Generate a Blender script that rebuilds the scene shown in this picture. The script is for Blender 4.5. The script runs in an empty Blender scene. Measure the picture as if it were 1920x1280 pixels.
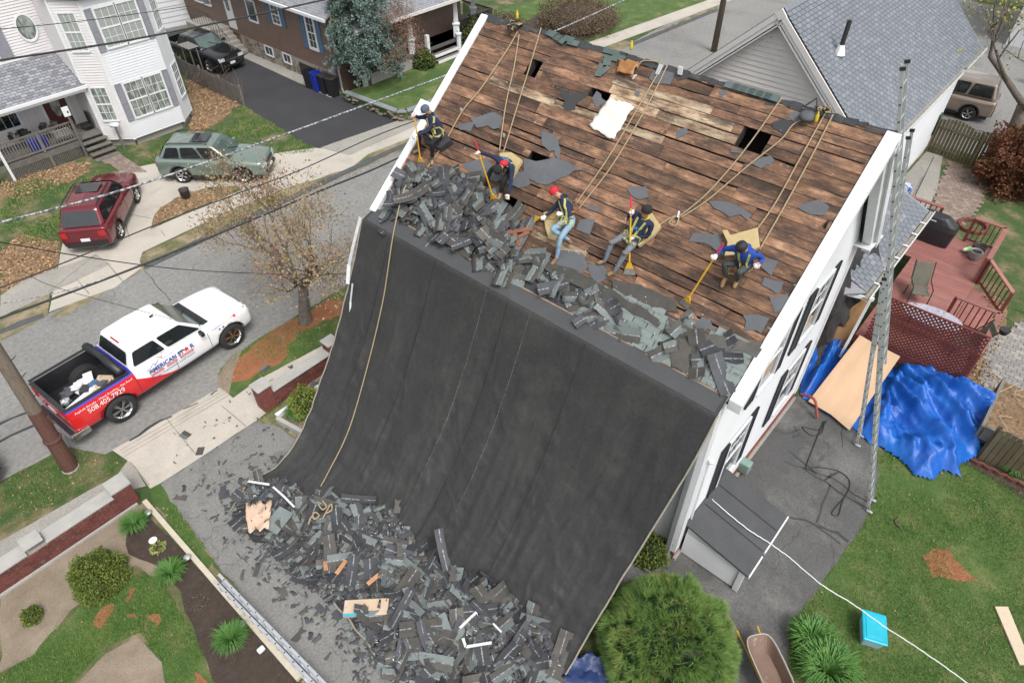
import bpy, bmesh, math, random
import numpy as np
from mathutils import Vector, Matrix, noise as mnoise
from mathutils.bvhtree import BVHTree
random.seed(7); NR = np.random.RandomState(11)
D = bpy.data; SC = bpy.context.scene; COL = SC.collection
R_ = math.radians
# ---------------- camera ----------------
cam = D.cameras.new('camera'); cam.lens = 36*1250/1920; cam.sensor_width = 36; cam.clip_end = 500
camo = D.objects.new('camera', cam); COL.objects.link(camo); SC.camera = camo
az, pt, rl = R_(41.1), R_(43.0), R_(-0.1)
fh = Vector((math.cos(az), math.sin(az), 0)); rt = Vector((math.sin(az), -math.cos(az), 0))
fwd = fh*math.cos(pt) - Vector((0, 0, math.sin(pt))); upv = rt.cross(fwd)
rt2 = rt*math.cos(rl)+upv*math.sin(rl); up2 = upv*math.cos(rl)-rt*math.sin(rl)
M = Matrix((rt2, up2, -fwd)).transposed().to_4x4(); M.translation = (0, 0, 14.7)
camo.matrix_world = M
# ---------------- sky, sun, exposure ----------------
wd = D.worlds.new('World'); SC.world = wd; wd.use_nodes = True
nt = wd.node_tree; bg = nt.nodes['Background']
sky = nt.nodes.new('ShaderNodeTexSky'); sky.sky_type = 'NISHITA'; sky.sun_disc = False
SUN_EL, SUN_ROT = R_(58), R_(200)
sky.sun_elevation = SUN_EL; sky.sun_rotation = SUN_ROT; sky.dust_density = 3.0; sky.air_density = 1.0
hs = nt.nodes.new('ShaderNodeHueSaturation'); hs.inputs['Saturation'].default_value = 0.16
nt.links.new(sky.outputs[0], hs.inputs['Color']); nt.links.new(hs.outputs[0], bg.inputs[0])
bg.inputs[1].default_value = 0.13
sl = D.lights.new('sun', 'SUN'); sl.energy = 1.4; sl.angle = R_(20); sl.color = (1, .97, .93)
so = D.objects.new('sun', sl); COL.objects.link(so)
sd = Vector((math.sin(SUN_ROT)*math.cos(SUN_EL), math.cos(SUN_ROT)*math.cos(SUN_EL), math.sin(SUN_EL)))
so.rotation_euler = sd.to_track_quat('Z', 'Y').to_euler()
SC.view_settings.view_transform = 'Standard'; SC.view_settings.look = 'None'
SC.view_settings.exposure = 0.8; SC.view_settings.gamma = 1; SC.view_settings.use_curve_mapping = False
# ---------------- helpers ----------------
def V(*a): return Vector(a)
def lerp(a, b, t): return a+(b-a)*t
def link(o, parent=None):
    COL.objects.link(o)
    if parent: o.parent = parent
    return o
def tag(o, label=None, cat=None, group=None, kind=None):
    if label: o['label'] = label
    if cat: o['category'] = cat
    if group: o['group'] = group
    if kind: o['kind'] = kind
    return o
def empty(name, label=None, cat=None, group=None, loc=(0, 0, 0), rz=0):
    o = D.objects.new(name, None); o.location = loc; o.rotation_euler = (0, 0, rz); o.empty_display_size = .2
    COL.objects.link(o); return tag(o, label, cat, group)
class MB:
    """collects verts and faces and links them as one mesh object"""
    def __init__(s): s.v = []; s.f = []; s.m = []
    def add(s, vs, fs, mi=0):
        n = len(s.v); s.v += [tuple(v) for v in vs]; s.f += [tuple(n+i for i in f) for f in fs]; s.m += [mi]*len(fs)
    def box(s, c, size, rz=0, mat=None, mi=0):
        hx, hy, hz = size[0]/2, size[1]/2, size[2]/2
        vs = [Vector((x*hx, y*hy, z*hz)) for x in (-1, 1) for y in (-1, 1) for z in (-1, 1)]
        if mat is not None: vs = [mat @ v for v in vs]
        elif rz:
            r = Matrix.Rotation(rz, 3, 'Z'); vs = [r @ v for v in vs]
        c = Vector(c); s.add([v+c for v in vs], [(0, 1, 3, 2), (4, 6, 7, 5), (0, 4, 5, 1), (2, 3, 7, 6), (0, 2, 6, 4), (1, 5, 7, 3)], mi)
    def bb(s, a, b, mi=0):
        s.box([(a[i]+b[i])/2 for i in range(3)], [abs(b[i]-a[i]) for i in range(3)], mi=mi)
    def beam(s, a, b, w, h, up=(0, 0, 1), mi=0):
        a = Vector(a); b = Vector(b); d = (b-a); L = d.length
        if L < 1e-6: return
        d.normalize(); up = Vector(up)
        sx = d.cross(up)
        if sx.length < 1e-4: sx = d.cross(Vector((1, 0, 0)))
        sx.normalize(); u = sx.cross(d)
        m = Matrix((d, sx, u)).transposed(); s.box((a+b)/2, (L, w, h), mat=m, mi=mi)
    def tube(s, pts, r, n=6, mi=0, cap=True):
        pts = [Vector(p) for p in pts]; k = len(pts)
        rs = r if isinstance(r, (list, tuple)) else [r]*k
        vs = []; prev = None
        for i, p in enumerate(pts):
            d = (pts[min(i+1, k-1)]-pts[max(i-1, 0)])
            if d.length < 1e-7: d = Vector((0, 0, 1))
            d.normalize()
            if prev is None:
                a = d.orthogonal().normalized()
            else:
                a = prev-d*prev.dot(d); a = a.normalized() if a.length > 1e-5 else d.orthogonal().normalized()
            prev = a; b = d.cross(a)
            for j in range(n):
                t = 2*math.pi*j/n; vs.append(p+(a*math.cos(t)+b*math.sin(t))*rs[i])
        fs = [(i*n+j, i*n+(j+1) % n, (i+1)*n+(j+1) % n, (i+1)*n+j) for i in range(k-1) for j in range(n)]
        if cap: fs += [tuple(range(n))[::-1], tuple((k-1)*n+j for j in range(n))]
        s.add(vs, fs, mi)
    def lathe(s, prof, c=(0, 0, 0), n=16, mi=0, axis='Z', cap=True):
        vs = []
        for r, z in prof:
            for j in range(n):
                t = 2*math.pi*j/n; x, y = r*math.cos(t), r*math.sin(t)
                vs.append({'Z': (x, y, z), 'Y': (x, z, y), 'X': (z, x, y)}[axis])
        k = len(prof); c = Vector(c)
        fs = [(i*n+j, i*n+(j+1) % n, (i+1)*n+(j+1) % n, (i+1)*n+j) for i in range(k-1) for j in range(n)]
        if cap: fs += [tuple(range(n))[::-1], tuple((k-1)*n+j for j in range(n))]
        s.add([Vector(v)+c for v in vs], fs, mi)
    def poly(s, pts, th, nrm=(0, 0, 1), mi=0):
        """polygon slab: pts are the top outline, th the thickness below it"""
        nrm = Vector(nrm).normalized(); k = len(pts); pts = [Vector(p) for p in pts]
        s.add(pts+[p-nrm*th for p in pts], [tuple(range(k)), tuple(range(2*k-1, k-1, -1))]+[(i, i+k, (i+1) % k+k, (i+1) % k) for i in range(k)], mi)
    def sphere(s, c, r, n=8, m=6, mi=0, sc=(1, 1, 1), jit=0):
        prof = [(math.sin(math.pi*i/m), -math.cos(math.pi*i/m)) for i in range(m+1)]
        vs = []
        for q, z in prof:
            for j in range(n):
                t = 2*math.pi*j/n; k = r*(1+random.uniform(-jit, jit)); vs.append(Vector((q*math.cos(t)*k*sc[0], q*math.sin(t)*k*sc[1], z*k*sc[2]))+Vector(c))
        s.add(vs, [(i*n+j, i*n+(j+1) % n, (i+1)*n+(j+1) % n, (i+1)*n+j) for i in range(m) for j in range(n)], mi)
    def mesh(s, name, mats):
        me = D.meshes.new(name); me.from_pydata(s.v, [], s.f)
        for m in (mats if isinstance(mats, (list, tuple)) else [mats]): me.materials.append(m)
        if any(s.m): me.polygons.foreach_set('material_index', s.m)
        me.update(); return me
    def build(s, name, mats, parent=None, smooth=False, bevel=0, fix=False):
        me = s.mesh(name, mats)
        if fix:
            b = bmesh.new(); b.from_mesh(me); bmesh.ops.recalc_face_normals(b, faces=b.faces); b.to_mesh(me); b.free()
        if smooth: me.polygons.foreach_set('use_smooth', [True]*len(me.polygons))
        o = D.objects.new(name, me); link(o, parent)
        if bevel:
            b = o.modifiers.new('bevel', 'BEVEL'); b.width = bevel; b.segments = 2; b.limit_method = 'ANGLE'
        return o
def fastmesh(name, verts, tris, mat, k=3, mi=None):
    """numpy arrays to a mesh: verts (n,3), faces (m,k)"""
    me = D.meshes.new(name); n = len(verts); m = len(tris)
    me.vertices.add(n); me.vertices.foreach_set('co', verts.astype(np.float32).ravel())
    me.loops.add(m*k); me.loops.foreach_set('vertex_index', tris.astype(np.int32).ravel())
    me.polygons.add(m); me.polygons.foreach_set('loop_start', np.arange(0, m*k, k, dtype=np.int32))
    me.polygons.foreach_set('loop_total', np.full(m, k, dtype=np.int32))
    for q in (mat if isinstance(mat, (list, tuple)) else [mat]): me.materials.append(q)
    if mi is not None: me.polygons.foreach_set('material_index', mi.astype(np.int32))
    me.update(calc_edges=True); me.validate(); return me
def evalmesh(o):
    dg = bpy.context.evaluated_depsgraph_get(); dg.update()
    return D.meshes.new_from_object(o.evaluated_get(dg), depsgraph=dg)
def dup(root, loc=None, rz=None, label=None):
    c = root.copy(); link(c, None)
    if loc is not None: c.location = loc
    if rz is not None: c.rotation_euler = (0, 0, rz)
    if label: c['label'] = label
    def rec(a, b):
        for ch in a.children:
            d = ch.copy(); COL.objects.link(d); d.parent = b; rec(ch, d)
    rec(root, c); return c
# ---------------- materials ----------------
def new_mat(name):
    m = D.materials.new(name); m.use_nodes = True; n = m.node_tree; b = n.nodes['Principled BSDF']
    return m, n, b
def coord(n, stretch=None, space='world', rot=0):
    if space == 'world': o = n.nodes.new('ShaderNodeNewGeometry').outputs['Position']
    else: o = n.nodes.new('ShaderNodeTexCoord').outputs['Object']
    if stretch or rot:
        mp = n.nodes.new('ShaderNodeMapping'); mp.inputs['Scale'].default_value = stretch or (1, 1, 1); mp.inputs['Rotation'].default_value = (0, 0, rot)
        n.links.new(o, mp.inputs['Vector']); o = mp.outputs[0]
    return o
def noise_fac(n, vec, scale, detail=5, rough=.6, dist=0):
    t = n.nodes.new('ShaderNodeTexNoise'); t.inputs['Scale'].default_value = scale; t.inputs['Detail'].default_value = detail
    t.inputs['Roughness'].default_value = rough; t.inputs['Distortion'].default_value = dist
    if vec is not None: n.links.new(vec, t.inputs['Vector'])
    return t.outputs['Fac']
def ramp(n, fac, stops, interp='LINEAR'):
    r = n.nodes.new('ShaderNodeValToRGB'); r.color_ramp.interpolation = interp
    e = r.color_ramp.elements
    while len(e) < len(stops): e.new(.5)
    for i, (p, c) in enumerate(stops):
        e[i].position = p; e[i].color = (c if isinstance(c, tuple) else (c, c, c))+(1,)
    n.links.new(fac, r.inputs['Fac']); return r.outputs['Color']
def mixc(n, fac, a, b, mode='MIX'):
    x = n.nodes.new('ShaderNodeMix'); x.data_type = 'RGBA'; x.blend_type = mode
    for i, q in ((0, fac), (6, a), (7, b)):
        if hasattr(q, 'is_output') or isinstance(q, bpy.types.NodeSocket): n.links.new(q, x.inputs[i])
        elif i == 0: x.inputs[0].default_value = q
        else: x.inputs[i].default_value = (q if isinstance(q, tuple) else (q, q, q))+(1,)
    return x.outputs[2]
def bump(n, b, fac, strength=.3, dist=.01):
    u = n.nodes.new('ShaderNodeBump'); u.inputs['Strength'].default_value = strength; u.inputs['Distance'].default_value = dist
    n.links.new(fac, u.inputs['Height']); n.links.new(u.outputs[0], b.inputs['Normal'])
def mathn(n, op, a, b=0.5, c=None):
    x = n.nodes.new('ShaderNodeMath'); x.operation = op
    for i, q in enumerate([a, b] if c is None else [a, b, c]):
        if isinstance(q, bpy.types.NodeSocket): n.links.new(q, x.inputs[i])
        else: x.inputs[i].default_value = q
    return x.outputs[0]
def M2(name, c, c2=None, scale=6, rough=.7, metal=0, bmp=0, bscale=None, space='world', stretch=None, fine=0, rand=0, spec=None, coat=0, sharp=.2, bdist=.01, c3=None, c3scale=1.2, c3amt=(.55, .7)):
    """general surface: two colours mixed by noise, optional third patchy colour, fine grain, bump and per-object tone"""
    m, n, b = new_mat(name); v = coord(n, stretch, space)
    b.inputs['Roughness'].default_value = rough; b.inputs['Metallic'].default_value = metal
    if spec is not None: b.inputs['Specular IOR Level'].default_value = spec
    if coat: b.inputs['Coat Weight'].default_value = coat; b.inputs['Coat Roughness'].default_value = .05
    c2 = c2 or c
    f = noise_fac(n, v, scale); col = ramp(n, f, [(.5-sharp, c), (.5+sharp, c2)])
    if c3: col = mixc(n, ramp(n, noise_fac(n, v, c3scale, 6, .65, .3), [(c3amt[0], 0.), (c3amt[1], 1.)]), col, c3)
    if fine:
        g = noise_fac(n, v, scale*22, 3, .7); col = mixc(n, 1.0, col, ramp(n, g, [(.3, 1-fine), (.7, 1.)]), 'MULTIPLY')
    if rand:
        oi = n.nodes.new('ShaderNodeObjectInfo'); mr = n.nodes.new('ShaderNodeMapRange'); mr.inputs[3].default_value = 1-rand; mr.inputs[4].default_value = 1+rand
        n.links.new(oi.outputs['Random'], mr.inputs[0]); h = n.nodes.new('ShaderNodeHueSaturation'); n.links.new(mr.outputs[0], h.inputs['Value']); n.links.new(col, h.inputs['Color']); col = h.outputs[0]
    n.links.new(col, b.inputs['Base Color'])
    if bmp: bump(n, b, noise_fac(n, v, bscale or scale*6, 4, .65), bmp, bdist)
    return m
MT = {}
MT['white'] = M2('white_paint', (.71, .72, .73), (.65, .66, .67), 3, .45, bmp=.05)
MT['siding_white'] = M2('white_vinyl', (.67, .68, .7), (.62, .63, .65), 1.5, .45)
MT['siding_pink'] = M2('pale_vinyl', (.64, .62, .62), (.59, .57, .57), 1.5, .5)
MT['siding_beige'] = M2('beige_vinyl', (.62, .585, .57), (.57, .54, .52), 1.5, .5)
MT['siding_brown'] = M2('brown_clapboard', (.19, .125, .095), (.15, .097, .073), 2.5, .6, fine=.15)
MT['black'] = M2('black_plastic', (.015, .016, .018), (.022, .022, .025), 8, .45)
MT['rubber'] = M2('rubber', (.018, .018, .019), (.028, .028, .028), 20, .85, bmp=.2)
MT['shutter_black'] = M2('black_shutter', (.014, .016, .022), (.02, .022, .028), 6, .4)
MT['shutter_grey'] = M2('grey_shutter', (.2, .2, .23), (.24, .24, .27), 6, .6)
MT['shutter_blue'] = M2('blue_shutter', (.07, .13, .22), (.09, .155, .25), 6, .6)
MT['asphalt'] = M2('road_asphalt', (.275, .27, .255), (.24, .237, .225), .35, .9, fine=.35, bmp=.4, bscale=120, bdist=.004, c3=(.17, .17, .166), c3scale=.25, c3amt=(.52, .75))
MT['asphalt_old'] = M2('driveway_asphalt', (.25, .245, .23), (.2, .197, .187), .8, .92, fine=.4, bmp=.5, bscale=90, bdist=.005, c3=(.14, .14, .138), c3scale=.9, c3amt=(.52, .72))
MT['asphalt_side'] = M2('side_yard_asphalt', (.125, .124, .12), (.09, .09, .088), .9, .88, fine=.4, bmp=.4, bscale=90, bdist=.005, c3=(.2, .195, .185), c3scale=.6, c3amt=(.5, .7))
MT['asphalt_new'] = M2('fresh_asphalt', (.036, .037, .042), (.05, .051, .055), .7, .8, fine=.3, bmp=.3, bscale=90, bdist=.004)
def add_cracks(m, scale, width, amt):
    n = m.node_tree; b = n.nodes['Principled BSDF']; src = b.inputs['Base Color'].links[0].from_socket; v = coord(n)
    w = n.nodes.new('ShaderNodeVectorMath'); w.operation = 'MULTIPLY_ADD'; t = n.nodes.new('ShaderNodeTexNoise'); t.inputs['Scale'].default_value = 2.5; t.inputs['Detail'].default_value = 6; n.links.new(v, t.inputs['Vector'])
    n.links.new(t.outputs['Color'], w.inputs[0]); w.inputs[1].default_value = (.5, .5, .5); n.links.new(v, w.inputs[2])
    o = n.nodes.new('ShaderNodeTexVoronoi'); o.feature = 'DISTANCE_TO_EDGE'; o.inputs['Scale'].default_value = scale; n.links.new(w.outputs[0], o.inputs['Vector'])
    f = ramp(n, o.outputs['Distance'], [(0, amt), (width, 0.)]); g = ramp(n, noise_fac(n, v, .5, 3, .5), [(.45, 0.), (.6, 1.)]); f = mixc(n, 1.0, f, g, 'MULTIPLY')
    n.links.new(mixc(n, f, src, (.04, .04, .04)), b.inputs['Base Color'])
add_cracks(MT['asphalt'], .35, .006, .6); add_cracks(MT['asphalt_old'], 1.1, .02, .7); add_cracks(MT['asphalt_side'], .7, .015, .85);
MT['kerb'] = M2('asphalt_kerb', (.1, .105, .11), (.07, .075, .08), 3, .85, fine=.3, bmp=.4)
MT['concrete'] = M2('pale_concrete', (.5, .46, .4), (.43, .395, .34), .7, .88, fine=.15, bmp=.15, bscale=60, bdist=.003, c3=(.36, .33, .285), c3scale=.8, c3amt=(.5, .75))
MT['concrete2'] = M2('weathered_concrete', (.37, .35, .31), (.3, .285, .255), .8, .9, fine=.3, bmp=.2, bscale=60, bdist=.003)
MT['seal'] = M2('dark_seam', (.035, .035, .036), (.05, .05, .05), 5, .9)
MT['joint'] = M2('slab_joint', (.19, .175, .15), (.22, .2, .18), 5, .9)
add_cracks(MT['concrete2'], .6, .01, .5)
def ground_mat(name, stops, scale, dist=.12, fine=.35, second=None, bmp=.6):
    m, n, b = new_mat(name); v = coord(n); b.inputs['Roughness'].default_value = .95
    col = ramp(n, noise_fac(n, v, scale, 7, .68, dist), stops)
    if second: col = mixc(n, ramp(n, noise_fac(n, v, second[1], 6, .7, .1), [(second[2], 0.), (second[3], 1.)]), col, second[0])
    g = noise_fac(n, v, 40, 4, .75); col = mixc(n, 1.0, col, ramp(n, g, [(.3, 1-fine), (.72, 1.15)]), 'MULTIPLY')
    n.links.new(col, b.inputs['Base Color']); bump(n, b, noise_fac(n, v, 30, 5, .75), bmp, .03); return m
MT['lawn'] = ground_mat('patchy_lawn', [(.3, (.034, .066, .016)), (.47, (.055, .095, .024)), (.56, (.13, .125, .055)), (.66, (.25, .2, .115)), (.75, (.3, .22, .13))], .9)
MT['lawn_green'] = ground_mat('green_lawn', [(.3, (.04, .088, .016)), (.5, (.07, .125, .026)), (.62, (.13, .16, .05)), (.78, (.25, .22, .11))], 1.1)
MT['verge'] = ground_mat('dry_verge', [(.32, (.07, .105, .03)), (.45, (.16, .15, .075)), (.6, (.31, .25, .165)), (.8, (.37, .3, .21))], 1.3)
MT['dirt'] = ground_mat('tan_soil', [(.3, (.2, .155, .11)), (.55, (.27, .215, .16)), (.8, (.34, .28, .215))], 1.4)
MT['dirt_red'] = ground_mat('red_loam', [(.3, (.24, .09, .04)), (.6, (.32, .13, .06)), (.8, (.36, .18, .1))], 3)
MT['mulch'] = ground_mat('dark_mulch', [(.3, (.045, .03, .024)), (.6, (.07, .05, .038)), (.85, (.13, .1, .08))], 5, bmp=1)
MT['leaves'] = ground_mat('leaf_litter', [(.3, (.09, .055, .03)), (.45, (.2, .125, .07)), (.6, (.33, .22, .125)), (.8, (.42, .3, .18))], 7, 1.5, bmp=1)
MT['grass_blade'] = M2('grass_blade', (.07, .165, .024), (.13, .21, .04), 1.6, .7, c3=(.25, .23, .1), c3scale=1.3, c3amt=(.52, .68))
MT['grass_fresh'] = M2('fresh_grass_blade', (.05, .15, .022), (.085, .19, .035), 3, .7)
MT['leaf_lit'] = M2('dry_leaf', (.3, .18, .09), (.42, .29, .17), 3, .85, rand=.2)
MT['brick'] = M2('brick_red', (.21, .065, .045), (.14, .045, .036), 9, .85, fine=.25, bmp=.3, c3=(.3, .2, .17), c3scale=4, c3amt=(.62, .75))
MT['mortar'] = M2('mortar', (.33, .3, .27), (.26, .24, .22), 9, .95)
MT['stone'] = M2('fieldstone', (.28, .22, .16), (.13, .115, .1), 3, .9, fine=.3, bmp=.5, c3=(.36, .3, .2), c3scale=5)
MT['cap'] = M2('concrete_cap', (.42, .41, .38), (.35, .34, .32), 3, .85, fine=.2, bmp=.2)
MT['bluestone'] = M2('bluestone_cap', (.24, .27, .27), (.19, .215, .215), 3, .8, fine=.2)
MT['red_base'] = M2('red_foundation', (.3, .07, .055), (.24, .06, .05), 4, .7)
MT['glass'] = M2('window_glass', (.05, .062, .068), (.09, .105, .11), 1.5, .06, spec=.8)
MT['glass_car'] = M2('tinted_glass', (.012, .016, .018), (.02, .024, .026), 2, .04, spec=.9)
MT['glass_wind'] = M2('windscreen_glass', (.09, .13, .12), (.04, .06, .06), 1.2, .05, spec=.9, space='object')
MT['curtain'] = M2('curtain', (.5, .5, .42), (.38, .38, .32), 14, .8, stretch=(3, 3, .3))
MT['blind'] = M2('window_blind', (.33, .35, .33), (.24, .27, .25), 10, .5, stretch=(1, 1, 6))
MT['chrome'] = M2('chrome', (.62, .63, .64), (.5, .5, .5), 6, .18, metal=1)
MT['alu'] = M2('aluminium', (.5, .52, .52), (.42, .44, .44), 5, .45, metal=.5, fine=.1)
MT['alu_light'] = M2('pale_aluminium', (.62, .64, .67), (.54, .56, .6), 5, .4, metal=.55, fine=.1)
MT['iron'] = M2('black_iron', (.02, .02, .02), (.035, .033, .03), 20, .5)
MT['wood_grey'] = M2('weathered_grey_wood', (.2, .185, .165), (.14, .128, .115), 4, .9, fine=.3, stretch=(1, 1, 1), rand=.15)
MT['wood_fence'] = M2('weathered_fence_wood', (.175, .14, .08), (.12, .1, .06), 4, .9, fine=.3, rand=.2)
MT['wood_pole'] = M2('utility_pole_wood', (.18, .145, .11), (.11, .085, .065), 3, .9, stretch=(6, 6, .5), bmp=.5, fine=.3)
MT['rust'] = M2('rust_brown_wood', (.1, .042, .028), (.065, .03, .022), 5, .8, bmp=.3, stretch=(5, 5, .6))
MT['deck'] = M2('red_deck_paint', (.3, .125, .105), (.255, .1, .085), 4, .65, fine=.15, stretch=(3, .6, 1), rand=.09, c3=(.34, .17, .145), c3scale=1, c3amt=(.5, .8))
MT['deck_dark'] = M2('maroon_paint', (.2, .05, .042), (.165, .042, .036), 4, .6, fine=.15)
MT['lattice'] = M2('maroon_lattice', (.145, .032, .026), (.12, .028, .024), 4, .6, fine=.15)
MT['rope'] = M2('tan_rope', (.4, .31, .19), (.28, .22, .13), 60, .9, bmp=.6)
MT['wire'] = M2('black_cable', (.02, .02, .022), (.03, .03, .03), 10, .6)
MT['wire_white'] = M2('silver_cable', (.4, .42, .42), (.07, .07, .075), 3, .5, stretch=(5, 5, 5), sharp=.05)
MT['cord_white'] = M2('white_cord', (.7, .72, .7), (.6, .64, .62), 20, .7)
MT['bark'] = M2('grey_bark', (.23, .19, .16), (.12, .1, .085), 9, .9, bmp=.6, fine=.3)
MT['twig'] = M2('brown_twig', (.2, .125, .085), (.13, .085, .06), 3, .9)
MT['felt'] = M2('grey_felt', (.13, .138, .15), (.1, .105, .115), 2, .85, fine=.25, bmp=.2, bscale=40)
MT['felt_dark'] = M2('dark_roof_felt', (.05, .052, .056), (.036, .038, .04), 2, .8, fine=.3)
MT['scrap_dark'] = M2('shingle_back', (.072, .075, .085), (.045, .047, .053), 3, .8, fine=.35, rand=.45, space='object')
MT['scrap_brown'] = M2('shingle_brown', (.11, .103, .092), (.07, .066, .06), 4, .85, fine=.35, rand=.25)
MT['scrap_grey'] = M2('shingle_granules', (.19, .22, .215), (.14, .165, .162), 5, .9, fine=.3, rand=.25)
MT['scrap_white'] = M2('white_debris', (.65, .66, .66), (.5, .51, .52), 5, .6)

# ---------------- ground, roads, paths ----------------
def rough_edge(pts, step=.35, j=.05):
    out = []; k = len(pts)
    for i in range(k):
        a, b = Vector(pts[i]), Vector(pts[(i+1) % k]); n = max(1, int((b-a).length/step))
        for q in range(n):
            p = a.lerp(b, q/n); out.append((p.x+random.uniform(-j, j), p.y+random.uniform(-j, j), p.z))
    return out
def sheet(name, pts, z, mat, j=0, step=.35, parent=None, kind='structure'):
    pts = [(p[0], p[1], z) for p in pts]
    if j: pts = rough_edge(pts, step, j)
    bm = bmesh.new(); vs = [bm.verts.new(p) for p in pts]
    es = [bm.edges.new((vs[i], vs[(i+1) % len(vs)])) for i in range(len(vs))]
    bmesh.ops.triangle_fill(bm, edges=es, use_beauty=True)
    for f in bm.faces:
        if f.normal.z < 0: f.normal_flip()
    me = D.meshes.new(name); bm.to_mesh(me); bm.free(); me.materials.append(mat)
    o = D.objects.new(name, me); link(o, parent)
    if kind and not parent: o['kind'] = kind
    return o
sheet('ground', [(-80, -80), (160, -80), (160, 160), (-80, 160)], 0, MT['lawn'])
ROAD = [(-40, 16.85)]+[(0.22, 16.87, 0), (0.62, 16.8, 0), (1.14, 15.81, 0), (1.34, 15.78, 0), (4.45, 15.53, 0), (5.02, 16.41, 0), (9.42, 16.73, 0)]+[(12, 16.75, 0), (35, 16.75, 0), (36.2, 15, 0), (36.0, 6.5, 0), (35.3, 3.8, 0), (34.8, -30, 0), (60, -30, 0), (60, 8, 0), (60, 16, 0), (110, 16, 0), (110, 24, 0), (48, 23.0, 0), (36.6, 22.6, 0), (10, 23.05, 0), (2.4, 23.1, 0), (-40, 23.1, 0)]
sheet('road', ROAD, .008, MT['asphalt'], .02, .8)
# hairline cracks, seams and patches in the asphalt, thin strips lying on the road
def crack(name, pts, w, z=.0125, mat='seal', j=.03):
    m = MB(); P = [Vector((p[0], p[1], z)) for p in pts]; Q = []
    for a, b in zip(P, P[1:]):
        n = max(2, int((b-a).length/.25))
        for i in range(n): q = a.lerp(b, i/n); Q.append(q+V(random.uniform(-j, j), random.uniform(-j, j), 0))
    Q.append(P[-1]); L = []; R = []
    for i, q in enumerate(Q):
        d = (Q[min(i+1, len(Q)-1)]-Q[max(i-1, 0)]).normalized(); s = V(-d.y, d.x, 0)*w*random.uniform(.5, 1.2)/2; L.append(q+s); R.append(q-s)
    n = len(Q); m.add(L+R, [(i, i+1, n+i+1, n+i) for i in range(n-1)])
    o = m.build(name, MT[mat]); o['kind'] = 'structure'; return o
crack('road_crack', [(-0.33, 19.12, 0), (0.29, 19.04, 0), (1.57, 19.02, 0)], .12); crack('road_crack', [(-0.56, 18.47, 0), (0.24, 18.34, 0), (1.21, 18.2, 0)], .1)
crack('road_crack', [(5.96, 23.07, 0), (5.67, 20.61, 0)], .03); crack('road_crack', [(44.62, 10.32, 0), (44.62, 8.78, 0), (42.76, 7.32, 0), (42.14, 6.03, 0)], .05); crack('road_crack', [(38.64, 5.28, 0), (37.28, 3.66, 0), (37.38, 2.51, 0), (37.95, 1.61, 0)], .05)
crack('road_crack', [(38.36, 4.95, 0), (38.1, 3.16, 0), (38.22, 1.55, 0)], .14)
# far side of the street
sheet('verge', [(2.51, 22.88, 0), (6.34, 24.01, 0), (8.8, 24.09, 0), (11.47, 24.27, 0), (15.93, 24.22, 0), (25.51, 24.51, 0), (36.79, 23.64, 0), (37.88, 22.38, 0), (46.19, 21.51, 0), (47.67, 22.31, 0), (36.89, 22.52, 0), (36.52, 22.39, 0), (18.55, 22.78, 0), (10.7, 23.09, 0), (5.96, 23.07, 0), (2.98, 22.55, 0)], .012, MT['verge'], .03)
sheet('lawn_far', [(40.2, 32.47, 0), (48.18, 23.22, 0), (36.18, 24.64, 0), (28.56, 27.36, 0), (33.14, 33.58, 0)], .006, MT['lawn_green'])
sheet('mulch_bed', [(33.67, 29.78, 0), (38.41, 30.53, 0), (42.24, 29.72, 0), (41.71, 27.05, 0), (40.22, 25.37, 0), (36.46, 25.05, 0), (33.45, 25.67, 0), (31.74, 27.65, 0)], .012, MT['mulch'], .1)
sheet('sidewalk', [(2.68, 23.19, 0), (3.26, 24.29, 0), (5.28, 25.34, 0), (5.71, 25.27, 0), (6.55, 25.38, 0), (11.35, 25.33, 0), (16.66, 24.56, 0), (21.23, 24.55, 0), (35.84, 24.6, 0), (48.18, 23.22, 0), (49.3, 21.92, 0), (35.62, 23.43, 0), (20.5, 23.39, 0), (17.06, 23.7, 0), (15.6, 23.24, 0), (14.39, 23.77, 0), (10.66, 24.24, 0), (6.46, 24.13, 0), (6.13, 23.73, 0), (5.93, 23.21, 0), (4.75, 22.81, 0)], .016, MT['concrete'], .01, .6)
sheet('old_sidewalk', [(1.9, 25.36, 0), (2.73, 25.7, 0), (3.77, 25.55, 0), (5.22, 25.3, 0), (5.32, 24.31, 0), (3.22, 24.2, 0), (2.23, 24.15, 0), (1.46, 24.13, 0)], .022, MT['concrete2'], .03)
sheet('old_sidewalk', [(16, 25.89, 0), (21.44, 25.16, 0), (21.24, 24.17, 0), (16.43, 24.27, 0)], .022, MT['concrete2'], .02)
sheet('verge', [(1.42, 24.02, 0), (2.2, 24.08, 0), (3.1, 24.25, 0), (2.59, 23.08, 0), (2.36, 23.02, 0), (1.01, 22.88, 0)], .014, MT['verge'], .05)
sheet('concrete_driveway', [(2.71, 23.16, 0), (3.28, 24.26, 0), (4.75, 27.07, 0), (6.51, 30.12, 0), (8.91, 30.82, 0), (9.58, 30.57, 0), (10.98, 29.94, 0), (10.84, 28.75, 0), (14.07, 27.15, 0), (15.83, 26.08, 0), (16.48, 24.92, 0), (16.35, 24.05, 0), (15.79, 23.47, 0), (14.25, 23.58, 0), (11.32, 24.44, 0), (11.44, 25.64, 0), (11.6, 25.59, 0), (10.62, 26.59, 0), (9.27, 26.81, 0), (8.06, 26.31, 0), (7.39, 25.32, 0), (6.52, 25.31, 0), (5.25, 25.27, 0)], .02, MT['concrete'], .02)

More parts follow.
